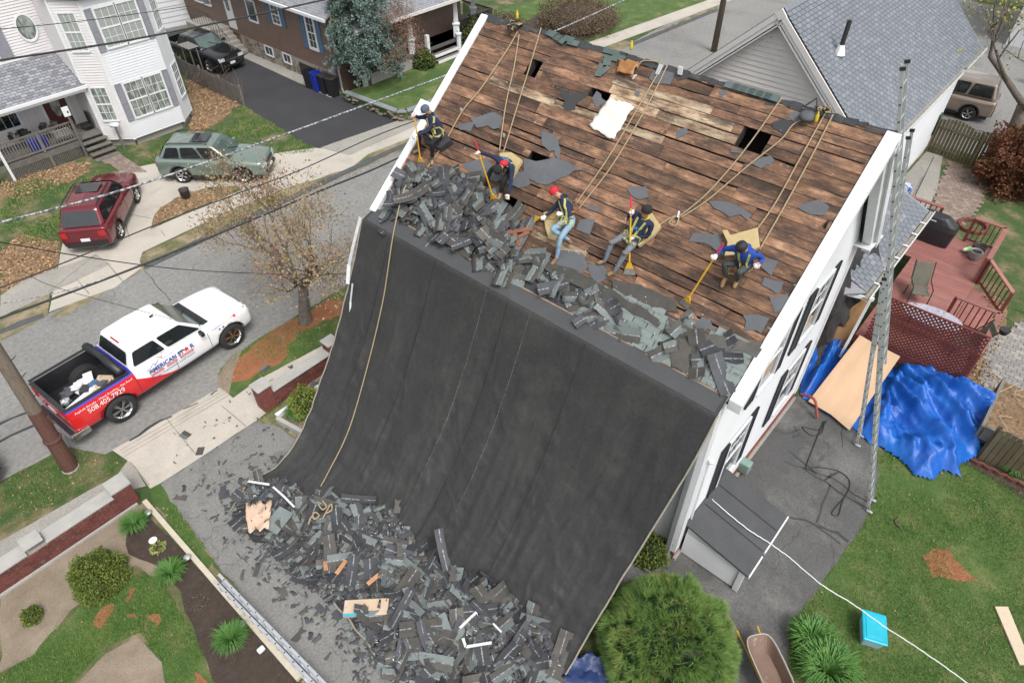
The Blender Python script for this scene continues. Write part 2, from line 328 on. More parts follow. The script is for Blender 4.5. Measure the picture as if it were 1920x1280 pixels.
sheet('mulch_island', [(7.41, 25.35, 0), (7.88, 26.04, 0), (8.41, 26.53, 0), (9.22, 26.73, 0), (9.95, 26.82, 0), (10.6, 26.34, 0), (11.42, 25.52, 0), (10.16, 25.4, 0), (8.77, 25.49, 0)], .026, MT['leaves'], .05, .2)
sheet('fresh_driveway', [(19.58, 47.67, 0), (20.41, 45.14, 0), (21.59, 46.14, 0), (22, 41.79, 0), (20.44, 38.04, 0), (20.25, 30.05, 0), (20.61, 29.01, 0), (20.74, 25.12, 0), (15.74, 25.39, 0), (16.21, 31.49, 0), (16.38, 32.98, 0), (16.11, 38.14, 0), (18.53, 44.36, 0)], .012, MT['asphalt_new'], .02)
sheet('concrete_strip', [(20.06, 38.74, 0), (21.34, 39.41, 0), (20.95, 30.1, 0), (19.86, 30.08, 0)], .022, MT['concrete2'])
sheet('leaf_litter', [(16.38, 32.98, 0), (16.11, 38.14, 0), (14.17, 34.05, 0), (12.35, 31.43, 0), (10.5, 30.49, 0), (13.22, 27.36, 0), (13.82, 27.84, 0), (13.18, 30.47, 0), (13.21, 31.47, 0), (15.74, 32.71, 0)], .005, MT['leaves'], .15)
sheet('lawn_patch', [(13.06, 31.21, 0), (16.2, 32.69, 0), (16.1, 30.38, 0), (15.86, 27.37, 0), (15.77, 25.59, 0), (14.25, 26.78, 0), (13.51, 27.8, 0), (13.85, 29.69, 0)], .0085, MT['lawn'], .1)
sheet('leaf_litter', [(4.87, 33.7, 0), (5.2, 34.02, 0), (6.22, 33.78, 0), (7.94, 33.45, 0), (7.98, 31.9, 0), (6.84, 31.42, 0), (6.03, 33.28, 0), (5.06, 32.46, 0), (3.97, 31.16, 0)], .005, MT['leaves'], .1)
sheet('leaf_litter', [(2.96, 28.33, 0), (3.92, 28.86, 0), (4.75, 27.07, 0), (3.85, 25.51, 0), (1.97, 25.55, 0)], .007, MT['leaves'], .1)
sheet('mulch_bed', [(20.69, 29.33, 0), (23.44, 30.84, 0), (28.35, 28.89, 0), (27.12, 27.18, 0), (24.18, 27.68, 0), (21.61, 28.69, 0)], .01, MT['mulch'])
# near side
sheet('verge', [(-1.09, 16.97, 0), (0.24, 16.91, 0), (0.62, 16.8, 0), (1.48, 15.15, 0), (1.49, 14.97, 0), (1.19, 14.99, 0), (-1.67, 15.35, 0)], .014, MT['lawn'], .05)
sheet('sidewalk', [(-1.76, 15.12, 0), (1.06, 14.89, 0), (1.48, 15.15, 0), (1.5, 14.96, 0), (1.4, 13.97, 0), (0.83, 14.26, 0), (-1.95, 14.58, 0)], .018, MT['concrete2'], .02)
sheet('verge', [(4.49, 15.48, 0), (4.87, 16.23, 0), (5.45, 16.57, 0), (6.9, 16.69, 0), (10.29, 16.65, 0), (11.15, 16.36, 0), (9.51, 14.69, 0), (8.03, 14.79, 0), (5.43, 15.07, 0), (4.61, 14.92, 0)], .014, MT['lawn_green'], .05)
sheet('red_soil', [(4.79, 15.64, 0), (5.45, 16.27, 0), (6.79, 16.53, 0), (8.67, 16.5, 0), (9.63, 16.27, 0), (9.21, 15.45, 0), (7.59, 15.9, 0), (6.33, 15.26, 0), (5.37, 15.25, 0)], .018, MT['dirt_red'], .12)
sheet('red_soil', [(8.07, 16.56, 0), (9.39, 16.55, 0), (9.54, 16.15, 0), (8.71, 16.24, 0)], .019, MT['dirt_red'], .06)
sheet('dirt_strip', [(4.47, 15.51, 0), (4.79, 16.15, 0), (5.45, 16.57, 0), (5.89, 16.51, 0), (5.2, 15.86, 0), (4.54, 15.1, 0)], .021, MT['dirt'], .05)
sheet('sidewalk', [(4.46, 14.97, 0), (5.43, 15.07, 0), (8.03, 14.79, 0), (9.63, 14.56, 0), (8.83, 13.88, 0), (5.19, 13.87, 0), (4.85, 13.8, 0)], .019, MT['concrete'], .01)
APRON = [(1.34, 15.78, 0), (4.58, 15.65, 0), (4.61, 14.92, 0), (5.18, 14.69, 0), (4.91, 13.73, 0), (4.53, 13.7, 0), (1.65, 13.74, 0), (1.42, 13.8, 0), (1.47, 14.99, 0)]
sheet('driveway_apron', APRON, .023, MT['concrete'], .01, .5)
for P in ([(2.9, 15.7, 0), (2.78, 13.87, 0)], [(4.21, 14.96, 0), (4.24, 13.73, 0)], [(1.49, 15.02, 0), (1.45, 13.89, 0)]): crack('slab_joint', P, .025, .027, 'joint', .004)
for t in (.12, .24, .36): crack('slab_joint', [(lerp(1.5, 1.4, t), 15.75-t*1.2, 0), (4.6, 15.6-t*1.2, 0)], .02, .0275, 'joint', .004)
crack('road_crack', [(1.8, 15.72, 0), (2.73, 15.78, 0), (3.05, 15.68, 0)], .09, .0285); crack('road_crack', [(3.41, 15.67, 0), (3.82, 15.58, 0)], .06, .0285); crack('road_crack', [(4.21, 15.58, 0), (4.46, 15.61, 0)], .05, .0285)
for P in ([(7.49, 29.79, 0), (7.5, 28.85, 0)], [(8.28, 30.25, 0), (6.54, 25.34, 0)], [(7.81, 26.12, 0), (7.32, 27.16, 0)], [(10.93, 29.85, 0), (9.54, 28.67, 0)], [(11.02, 24.8, 0), (11.62, 24.89, 0)], [(7.65, 25.01, 0), (7.52, 24.43, 0)], [(9.7, 25.16, 0), (9.7, 24.42, 0)], [(11.12, 25.13, 0), (11.03, 24.78, 0)], [(4.08, 24.27, 0), (4, 23.12, 0)], [(10.7, 26.29, 0), (11.22, 27.08, 0)], [(5.26, 24.53, 0), (5.1, 22.86, 0)], [(3.12, 24.31, 0), (5.22, 25.3, 0)]):
    crack('slab_joint', P, .03, .0285, 'joint', .004)
DRIVE = [(1.65, 13.74, 0), (4.53, 13.7, 0), (5.19, 13.61, 0), (5.96, 13.63, 0)]+[(9.2, 13.6, 0), (9.2, 2.0, 0)]+[(7.13, 3.12, 0), (5.15, 3.88, 0)]+[(5, -2, 0), (-.5, -2, 0)]+[(1.3, 6.44, 0), (1.33, 8.82, 0), (1.39, 10.23, 0), (1.51, 12.15, 0), (1.46, 13.52, 0)]
sheet('driveway', DRIVE, .006, MT['asphalt_old'], .04, .3)
SIDE = [(8.19, 2.7, 0), (8.72, 2.48, 0), (15.67, 2.38, 0), (16.05, 2.17, 0), (15.75, 0.78, 0), (14.99, -0.09, 0), (14.37, -0.44, 0), (13.6, -0.57, 0), (12.63, -0.65, 0), (11.42, -0.58, 0), (9.88, -0.44, 0), (8.86, -0.38, 0), (7.66, -0.86, 0), (6.6, -0.26, 0), (7.09, 0.61, 0), (7.96, 0.38, 0), (8.24, 0.97, 0), (8.43, 1.62, 0)]
sheet('side_driveway', SIDE, .01, MT['asphalt_side'], .03, .3)
for P, w in (([(13.13, 1.65, 0), (13.28, 1.07, 0), (13.45, 0.49, 0), (13.32, -0.13, 0), (13.31, -0.61, 0)], .05), ([(13.19, 1.18, 0), (13.19, 0.53, 0), (13.07, -0.08, 0), (13.11, -0.61, 0)], .06), ([(11.5, 0.94, 0), (11.74, 0.49, 0), (11.76, 0.01, 0), (11.66, -0.43, 0)], .06), ([(11.82, 0.17, 0), (11.9, -0.26, 0), (11.85, -0.55, 0)], .08), ([(13.18, 0.42, 0), (12.46, 0.37, 0), (11.85, 0.25, 0)], .05), ([(14.46, 1.96, 0), (14.28, 1.73, 0), (14.04, 1.86, 0)], .04), ([(13.96, 2.54, 0), (14.04, 2.09, 0), (14.47, 1.81, 0)], .04), ([(13.55, 1.72, 0), (13.33, 1.02, 0), (13.26, 0.84, 0)], .045), ([(15.33, 0.96, 0), (14.6, 0.65, 0)], .03), ([(13.23, 0.61, 0), (13.73, 0.42, 0)], .07)):
    crack('asphalt_crack', P, w, .0145)
sheet('asphalt_patch', [(12.71, 2.6, 0), (14.15, 2.62, 0), (14.11, 1.5, 0), (12.75, 1.43, 0)], .014, M2('asphalt_patch', (.105, .105, .105), (.09, .09, .09), 1, .9, fine=.3))
# garden left
sheet('garden_soil', [(-2.28, 13.65, 0), (1.07, 13.55, 0), (0.93, 12.37, 0), (0.61, 11.02, 0), (0.3, 11.18, 0), (0.08, 12.04, 0), (-0.52, 12.12, 0), (-1.42, 11.99, 0), (-2.36, 11.64, 0), (-2.95, 11.78, 0)], .006, MT['dirt'], .08)
sheet('garden_soil', [(-0.62, 10.38, 0), (-0.61, 9.46, 0), (-0.87, 8.32, 0), (-2.5, 10.2, 0), (-1.87, 10.42, 0), (-1.28, 10.49, 0)], .006, MT['dirt'], .05)
LAWN_L = [(0.36, 11.3, 0), (0.28, 10.41, 0), (0.15, 9.27, 0), (-0.08, 8.03, 0), (-0.87, 8.32, 0), (-0.58, 9.51, 0), (-0.6, 10.37, 0), (-0.89, 10.56, 0), (-1.34, 10.61, 0), (-1.85, 10.48, 0), (-2.53, 10.39, 0), (-3.26, 10.92, 0), (-2.95, 11.78, 0), (-2.37, 11.62, 0), (-1.44, 11.97, 0), (-0.52, 12.12, 0), (-0.04, 11.8, 0)]
sheet('garden_lawn', LAWN_L, .01, MT['lawn_green'], .08, .2)
for P in ([(-1.21, 11.35, 0), (-0.9, 11.57, 0), (-0.64, 11.47, 0), (-0.66, 11.34, 0), (-0.88, 11.22, 0), (-1.13, 11.11, 0)], [(-0.45, 11.29, 0), (-0.25, 11.5, 0), (-0.15, 11.45, 0), (-0.29, 11.29, 0), (-0.44, 11.2, 0)], [(-0.6, 11.01, 0), (-0.43, 10.89, 0), (-0.48, 10.76, 0), (-0.62, 10.88, 0)], [(-0.32, 10.68, 0), (-0.1, 10.43, 0), (-0.16, 10.26, 0), (-0.3, 10.15, 0), (-0.27, 10.39, 0)], [(-0.25, 8.68, 0), (-0.17, 8.39, 0), (-0.24, 8.07, 0), (-0.42, 8.27, 0)]):
    sheet('red_soil', P, .03, MT['dirt_red'], .04, .12)
sheet('mulch_bed', [(0.51, 13.18, 0), (1.02, 13.3, 0), (1.04, 12.58, 0), (1.09, 9.97, 0), (1.09, 7.94, 0), (1.07, 6.4, 0), (-0.17, 7.67, 0), (0.15, 9.27, 0), (0.45, 10.6, 0), (0.5, 11.56, 0), (0.13, 12.4, 0)], .0125, MT['mulch'], .05, .25)
sheet('leafy_edge', [(1.21, 13.32, 0), (1.51, 13.47, 0), (1.47, 12.08, 0), (1.36, 10.19, 0), (1.3, 8.77, 0), (1.27, 7.13, 0), (1.24, 6.36, 0), (1.13, 6.49, 0), (1.18, 8.18, 0), (1.21, 9.93, 0), (1.24, 10.92, 0)], .0105, MT['verge'], .06, .2)
sheet('lawn_patch', [(1.45, 13.78, 0), (1.65, 13.74, 0), (1.58, 12.78, 0), (1.41, 10.72, 0), (1.21, 10.63, 0), (1.19, 12.07, 0), (1.26, 13.27, 0)], .0115, MT['lawn_green'], .05, .2)
sheet('soil_patch', [(4.53, 13.7, 0), (6.02, 13.72, 0), (6.64, 13.51, 0), (4.97, 12.02, 0), (4.82, 13.07, 0)], .011, MT['verge'], .08, .2)
sheet('planting_bed', [(4.94, 13.38, 0), (6.92, 13.88, 0), (6.58, 12.91, 0), (4.97, 12.02, 0), (4.89, 12.46, 0)], .015, MT['dirt'], .02)
# right side
LAWN_R = [(14.91, -0.26, 0), (15.95, -0.62, 0), (16.33, -2.17, 0), (16.22, -3.47, 0), (16.13, -3.97, 0)]+[(18, -6, 0), (8, -6, 0), (7.2, -1.2, 0)]+[(7.66, -0.86, 0), (8.86, -0.38, 0), (9.88, -0.44, 0), (11.42, -0.58, 0), (12.63, -0.65, 0), (13.62, -0.6, 0)]
sheet('back_lawn', LAWN_R, .008, MT['lawn_green'], .05, .3)
sheet('red_soil', [(12.69, -2.05, 0), (12.98, -2.13, 0), (13.26, -2.53, 0), (13.05, -2.63, 0), (12.83, -3.24, 0), (12.55, -3.02, 0), (12.44, -2.7, 0), (12.23, -2.35, 0)], .013, MT['dirt_red'], .05, .15)
sheet('soil_patch', [(8.21, 1.1, 0), (8.3, 0.81, 0), (8.07, 0.43, 0), (7.31, 0.35, 0), (7.09, 0.61, 0)], .02, MT['dirt'], .03)
sheet('planting_bed', [(15.95, -0.62, 0), (16.71, -2.2, 0), (16.49, -3.9, 0), (15.95, -4.01, 0), (16.23, -2.19, 0)], .014, MT['mulch'], .03)
sheet('gravel_strip', [(17, -1, 0), (17.3, -2.2, 0), (20.3, -2.0, 0), (20.6, -1.0, 0), (19, -.6, 0)], .012, MT['leaves'], .06, .2)
sheet('leaf_litter', [(19, -1.6, 0), (20.5, -1.7, 0), (24.5, -1.3, 0), (24.5, -.2, 0), (19, -.4, 0)], .02, MT['leaves'], .06, .2)
sheet('lawn_patch', [(24.8, .2, 0), (27, 1.4, 0), (30, .9, 0), (33, .2, 0), (33, -5, 0), (24, -5, 0), (24.4, -.6, 0)], .014, MT['lawn'], .1, .3)
sheet('concrete_walk', [(28.2, 2.6, 0), (29.6, 4.3, 0), (34.2, 4.3, 0), (34.2, 3.6, 0), (31, 2.9, 0)], .03, MT['concrete2'])
# kerbs: low rounded asphalt berms
def berm(pts, w, h):
    m = MB(); P = [Vector((p[0], p[1], 0)) for p in pts]; Q = []
    for a, b in zip(P, P[1:]):
        n = max(1, int((b-a).length/.6)); Q += [a.lerp(b, i/n) for i in range(n)]
    Q.append(P[-1]); prof = [(-.5, 0), (-.42, .7), (-.2, 1), (.15, 1), (.4, .6), (.5, 0)]; vs = []
    for i, q in enumerate(Q):
        d = (Q[min(i+1, len(Q)-1)]-Q[max(i-1, 0)]).normalized(); s = V(-d.y, d.x, 0)
        t = min(1, min(i, len(Q)-1-i)/1.5+.25)
        vs += [q+s*a*w*random.uniform(.92, 1.08)+V(0, 0, b*h*t*random.uniform(.9, 1.1)) for a, b in prof]
    k = len(prof); m.add(vs, [(i*k+j, i*k+j+1, (i+1)*k+j+1, (i+1)*k+j) for i in range(len(Q)-1) for j in range(k-1)])
    o = m.build('kerb', MT['kerb'], smooth=True); o['kind'] = 'structure'
berm([(1.17, 23.33, 0), (1.8, 23.25, 0), (2.47, 23.14, 0)], .26, .13); berm([(6, 23.14, 0), (7.25, 23.12, 0), (10.74, 23.16, 0), (15.07, 23.13, 0), (19.15, 23.07, 0)], .26, .13); berm([(36.66, 22.37, 0), (46.5, 21.68, 0)], .3, .13)
# brick-pattern pavers of the two patios: real blocks joined into one object each
def pavers(name, poly, L, W, z, mats, rot=0):
    m = MB(); P = [(p[0], p[1]) for p in poly]
    def inside(x, y):
        c = False; j = len(P)-1
        for i in range(len(P)):
            if (P[i][1] > y) != (P[j][1] > y) and x < (P[j][0]-P[i][0])*(y-P[i][1])/(P[j][1]-P[i][1])+P[i][0]: c = not c
            j = i
        return c
    x0, x1 = min(p[0] for p in P), max(p[0] for p in P); y0, y1 = min(p[1] for p in P), max(p[1] for p in P)
    i = 0; x = x0
    while x < x1:
        y = y0+(L/2 if i % 2 else 0)
        while y < y1:
            if inside(x, y):
                h = z+random.uniform(-.004, .004)
                w2, l2 = W/2-.006, L/2-.006
                m.add([(x-w2, y-l2, h), (x+w2, y-l2, h), (x+w2, y+l2, h), (x-w2, y+l2, h), (x-w2-.004, y-l2-.004, h-.03), (x+w2+.004, y-l2-.004, h-.03), (x+w2+.004, y+l2+.004, h-.03), (x-w2-.004, y+l2+.004, h-.03)],
                      [(0, 1, 2, 3), (4, 5, 1, 0), (5, 6, 2, 1), (6, 7, 3, 2), (7, 4, 0, 3)], random.choice((0, 0, 1, 2)))
            y += L
        x += W; i += 1
    o = m.build(name, mats); o['kind'] = 'stuff'; return o
pm = [M2('paver_a', (.3, .28, .255), (.25, .235, .22), 3, .9, fine=.2), M2('paver_b', (.25, .245, .235), (.21, .2, .195), 3, .9, fine=.2), M2('paver_c', (.36, .335, .29), (.31, .29, .26), 3, .9, fine=.2)]
pb = [M2('paver_d', (.27, .2, .165), (.22, .165, .14), 3, .9, fine=.2), M2('paver_e', (.22, .17, .145), (.19, .145, .125), 3, .9, fine=.2), M2('paver_f', (.32, .25, .2), (.27, .21, .17), 3, .9, fine=.2)]
tag(pavers('patio_pavers', [(21.87, -1.15, 0), (23.89, -1.88, 0), (23.5, -3.03, 0), (18.34, -3.94, 0), (19.06, -2.88, 0), (19.44, -1.74, 0), (20.19, -1.41, 0)], .24, .16, .035, pm), 'grey tumbled block pavers of the patio at the right edge beside the leaf litter', 'paving')
tag(pavers('path_pavers', [(26.8, 2.6), (28.1, 2.5), (31.6, 3.0), (33.9, 3.2), (33.6, 1.4), (30, 1.1), (27.2, 1.6), (26.4, 1.2)], .22, .2, .035, pb), 'reddish hexagon-look pavers between the deck and the wooden gate', 'paving')
tag(pavers('brick_path', [(8.53, 33.4, 0), (9.59, 33.54, 0), (9.59, 31.7, 0), (9.62, 29.86, 0), (8.81, 30.5, 0), (8.86, 31.47, 0), (8.67, 32.37, 0)], .22, .11, .03, pb), 'curved red brick path from the porch steps to the concrete drive', 'path')

# ---------------- the house being re-roofed ----------------
UPV = Vector((4.23, 0, 3.55)).normalized(); NRM = Vector((-3.55, 0, 4.23)).normalized(); ORG = Vector((8.72, 0, 5.72))
def RF(y, v, h=0.0): return ORG+UPV*v+NRM*h+V(0, y, 0)
VR = 5.52; Y0, Y1 = 2.36, 12.08
house = empty('house', 'white clapboard house with its roof stripped down to brown boards and crew on it', 'house')
def house_part(mb, name, mat, **k): return mb.build(name, mat, house, **k)
# wall body: a closed shell that also keeps the attic dark
m = MB(); yw = 2.5; ye = 12.0
def gable(y): return [V(8.72, y, .35), V(15.45, y, .35), V(15.45, y, 5.6), V(12.95, y, 9.0), V(8.72, y, 5.5)]
a, b = gable(yw+.02), gable(ye-.02); m.add(a+b, [(4, 3, 2, 1, 0), (5, 6, 7, 8, 9), (0, 1, 6, 5), (1, 2, 7, 6), (4, 0, 5, 9)])
house_part(m, 'wall', MT['siding_white'])
# lapped siding courses on the gable wall facing the side yard and on the eave wall
m = MB(); z = .38
while z < 9.0:
    z2 = z+.115
    xl = 8.74 if z2 < 5.45 else 8.72+(z2-5.45)*4.23/3.55; xr = 15.45 if z2 < 5.6 else 15.45-(z2-5.6)*2.5/3.4
    if xr-xl < .1: break
    m.add([(xl, yw-.027, z), (xr, yw-.027, z), (xr, yw-.003, z2), (xl, yw-.003, z2), (xl, yw, z), (xr, yw, z)], [(0, 1, 2, 3), (4, 5, 1, 0)])
    z = z2
z = .38
while z < 5.3:
    z2 = z+.115; m.add([(8.696, 12, z), (8.696, yw, z), (8.714, yw, z2), (8.714, 12, z2), (8.72, 12, z), (8.72, yw, z)], [(0, 1, 2, 3), (4, 5, 1, 0)]); z = z2
o = house_part(m, 'siding', MT['siding_white']); o['kind'] = 'stuff'
m = MB(); m.bb((8.70, yw-.03, 0), (15.45, 12, .36)); house_part(m, 'foundation', MT['red_base'])
m = MB(); m.bb((8.62, yw-.12, -.01), (15.5, yw-.032, .1)); house_part(m, 'footing', MT['concrete2'], bevel=.02)
m = MB(); m.bb((8.62, yw-.06, .3), (8.84, yw+.2, 5.35)); house_part(m, 'corner_board', MT['white'], bevel=.01); m = MB(); m.bb((15.33, yw-.055, .3), (15.5, yw+.1, 5.6)); house_part(m, 'corner_board', MT['white'], bevel=.01)
m = MB(); m.bb((8.5, yw+.04, .15), (8.6, yw+.16, 5.3)); house_part(m, 'downspout', MT['alu_light'], bevel=.015)
m = MB(); m.tube([(9.05, yw-.06, 3.4), (9.05, yw-.06, .9)], .02, 6); m.sphere((9.05, yw-.08, 3.45), .07); house_part(m, 'conduit', MT['white'])
# shutters and windows of the gable wall
def house_window(x0, x1, z0, z1, yf=yw-.03, par=house, name='window', board=False):
    f = MB(); t = .075
    f.bb((x0-t, yf-.05, z0-t), (x0, yf, z1+t)); f.bb((x1, yf-.05, z0-t), (x1+t, yf, z1+t)); f.bb((x0, yf-.05, z1), (x1, yf, z1+t)); f.bb((x0-.02, yf-.08, z0-t), (x1+.02, yf, z0))
    zm = (z0+z1)/2; f.bb((x0, yf-.035, zm-.025), (x1, yf-.002, zm+.025))
    w = f.build(name, MT['white'], par)
    for a, b, n in ((z0, zm-.025, 'glass'), (zm+.025, z1, 'glass')):
        g = MB(); g.bb((x0, yf-.012, a), (x1, yf, b)); g.build('glass_pane', MT['glass'], w)
    mm = MB()
    for i in (1, 2): mm.bb((lerp(x0, x1, i/3)-.01, yf-.02, zm+.025), (lerp(x0, x1, i/3)+.01, yf-.012, z1))
    mm.bb((x0, yf-.02, (zm+z1)/2-.01), (x1, yf-.0121, (zm+z1)/2+.01)); mm.build('muntin', MT['white'], w)
    return w
def shutter(x0, x1, z0, z1, mat, yf=yw-.03, par=house, nl=26):
    s = MB(); s.bb((x0+.02, yf-.012, z0+.02), (x1-.02, yf-.001, z1-.02)); s.bb((x0, yf-.045, z0), (x0+.05, yf-.002, z1)); s.bb((x1-.05, yf-.045, z0), (x1, yf-.002, z1))
    for z in (z0, (z0+z1)/2-.03, z1-.06): s.bb((x0+.05, yf-.042, z), (x1-.05, yf-.003, z+.06))
    for i in range(nl):
        z = lerp(z0+.06, z1-.06, (i+.5)/nl); s.add([(x0+.05, yf-.035, z-.02), (x1-.05, yf-.035, z-.02), (x1-.05, yf-.006, z+.03), (x0+.05, yf-.006, z+.03)], [(0, 1, 2, 3)])
    return s.build('shutter', mat, par)
for x0, x1, z0, z1 in ((10.24, 11.12, 1.2, 2.9), (13.25, 14.12, 1.25, 2.9), (10.8, 11.6, 4.05, 5.62), (12.98, 13.78, 4.05, 5.62), (11.85, 12.6, 6.95, 8.0)):
    house_window(x0, x1, z0, z1); shutter(x0-.46, x0-.09, z0-.12, z1+.08, MT['shutter_black']); shutter(x1+.09, x1+.46, z0-.12, z1+.08, MT['shutter_black'])
# roof trim: rake boards, fascia and cornice return
m = MB()
m.add([RF(2.36, -.04, .05), RF(2.36, VR+.02, .05), RF(2.1, VR+.02, .05), RF(2.1, -.04, .05)]+[p-V(0, 0, .24) for p in (RF(2.36, -.04, .05), RF(2.36, VR+.02, .05), RF(2.1, VR+.02, .05), RF(2.1, -.04, .05))], [(3, 2, 1, 0), (0, 1, 5, 4), (1, 2, 6, 5), (2, 3, 7, 6), (3, 0, 4, 7), (4, 5, 6, 7)])
house_part(m, 'rake_board', MT['white'], bevel=.012)
m = MB(); m.add([RF(12.28, -.1, .05), RF(12.28, VR+.02, .05), RF(12.06, VR+.02, .05), RF(12.06, -.1, .05)]+[p-V(0, 0, .24) for p in (RF(12.28, -.1, .05), RF(12.28, VR+.02, .05), RF(12.06, VR+.02, .05), RF(12.06, -.1, .05))], [(3, 2, 1, 0), (0, 1, 5, 4), (1, 2, 6, 5), (2, 3, 7, 6), (3, 0, 4, 7), (4, 5, 6, 7)])
house_part(m, 'rake_board', MT['white'], bevel=.012)
RA, RB = V(12.99, 2.1, 9.24), V(15.85, 2.1, 5.55)       # rear rake
for off, w in ((0, .2), (.22, .03), (.27, .12)):
    m = MB(); d = (RB-RA).normalized(); nn = V(d.z, 0, -d.x); nn = -nn if nn.z > 0 else nn
    m.beam(RA+nn*(off+w/2)+V(0, .02*(off > 0)+.15, 0), RB+nn*(off+w/2)+V(0, .02*(off > 0)+.15, 0), .3-off*.4, w, up=(nn.x, 0, nn.z)); house_part(m, 'rake_board', MT['white'])
m = MB(); m.poly([V(15.0, 2.1, 5.72), V(15.97, 2.1, 5.64), V(15.97, 2.64, 5.64), V(15.0, 2.64, 5.72)], .03); house_part(m, 'cornice_return', MT['white'], bevel=.01)
m = MB(); m.beam(RF(12.5, 2.5, -.1), RF(12.5, 3.0, -.1), .4, .15); house_part(m, 'cornice_return', MT['white'])
# rear roof plane and ridge
m = MB(); m.add([V(12.97, 2.2, 9.26), V(15.9, 2.2, 5.6), V(15.9, 12.2, 5.6), V(12.97, 12.2, 9.26), V(12.97, 2.2, 9.16), V(15.9, 2.2, 5.5), V(15.9, 12.2, 5.5), V(12.97, 12.2, 9.16)], [(0, 1, 2, 3), (7, 6, 5, 4), (0, 4, 5, 1), (2, 6, 7, 3)]); house_part(m, 'rear_roof', MT['scrap_grey'])
# rafters seen dimly through the holes
m = MB(); y = 2.95
while y < 12: m.beam(RF(y, -.05, -.12), RF(y, VR-.05, -.12), .045, .15, up=NRM); y += .6
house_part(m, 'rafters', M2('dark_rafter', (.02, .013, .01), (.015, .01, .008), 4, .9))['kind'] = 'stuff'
m = MB(); m.add([RF(2.4, -.1, -.5), RF(12, -.1, -.5), RF(12, VR, -.9), RF(2.4, VR, -.9)], [(0, 1, 2, 3)]); house_part(m, 'attic_shade_sheet', M2('attic_dark', (.012, .011, .011)))  # black sheet below the boards, its colour stands in for attic shade
# roof boards, each a board of its own
def board_mat(name, pale=0.):
    m_, n, b = new_mat(name); v = coord(n); b.inputs['Roughness'].default_value = .88
    oi = n.nodes.new('ShaderNodeObjectInfo')
    mp = n.nodes.new('ShaderNodeMapping'); mp.inputs['Scale'].default_value = (2.2, .55, 2.2); n.links.new(v, mp.inputs[0])
    co = n.nodes.new('ShaderNodeCombineXYZ'); n.links.new(mathn(n, 'MULTIPLY', oi.outputs['Random'], 40.), co.inputs[1]); n.links.new(co.outputs[0], mp.inputs[1]); vv = mp.outputs[0]
    if pale: col = ramp(n, noise_fac(n, vv, 3.2, 6, .7), [(.36, (.1, .06, .04)), (.47, (.27, .18, .11)), (.58, (.42, .33, .22)), (.75, (.52, .43, .31))])
    else: col = ramp(n, noise_fac(n, vv, 2.2, 7, .72), [(.3, (.035, .024, .018)), (.41, (.085, .05, .034)), (.5, (.15, .08, .047)), (.6, (.25, .135, .078)), (.72, (.42, .265, .165))])
    dk = ramp(n, noise_fac(n, v, 1.9, 8, .74), [(.4, 1.), (.6, 0.)]) if False else ramp(n, noise_fac(n, vv, 1.5, 9, .78), [(.5, 0.), (.6, .8)])
    col = mixc(n, dk, col, (.035, .025, .021))
    mp2 = n.nodes.new('ShaderNodeMapping'); mp2.inputs['Scale'].default_value = (26, 1.6, 26); n.links.new(v, mp2.inputs[0])
    col = mixc(n, 1.0, col, ramp(n, noise_fac(n, mp2.outputs[0], 3, 5, .7), [(.3, .62), (.62, 1.1)]), 'MULTIPLY')
    col = mixc(n, ramp(n, noise_fac(n, v, 9, 5, .75), [(.63, 0.), (.7, .7)]), col, (.45, .3, .19) if not pale else (.6, .56, .46))
    h = n.nodes.new('ShaderNodeHueSaturation'); mr = n.nodes.new('ShaderNodeMapRange'); mr.inputs[3].default_value = .66; mr.inputs[4].default_value = 1.5
    n.links.new(oi.outputs['Random'], mr.inputs[0]); n.links.new(mr.outputs[0], h.inputs['Value']); h.inputs['Saturation'].default_value = .98; n.links.new(col, h.inputs['Color'])
    n.links.new(h.outputs[0], b.inputs['Base Color']); bump(n, b, noise_fac(n, mp2.outputs[0], 3, 5, .7), .5, .01); return m_
BM, BP = board_mat('old_roof_board'), board_mat('pale_roof_board', 1.)
HOLES = [(9.86, 10.2, 4.42, 4.84), (8.32, 8.88, 2.6, 2.87), (8.34, 8.86, 1.47, 1.69), (4.18, 4.75, 4.44, 4.8), (7.8, 8.33, 4.42, 4.53)]
PALE = [(6.6, 7.9, 4.75, 5.0), (5.7, 7.0, 4.45, 4.6), (8.3, 10.2, 4.0, 4.2), (3.0, 5.0, 5.42, 5.6), (6.9, 7.4, 1.05, 1.3)]
rb = random.Random(5)
v = .62; row = 0; nb = 0
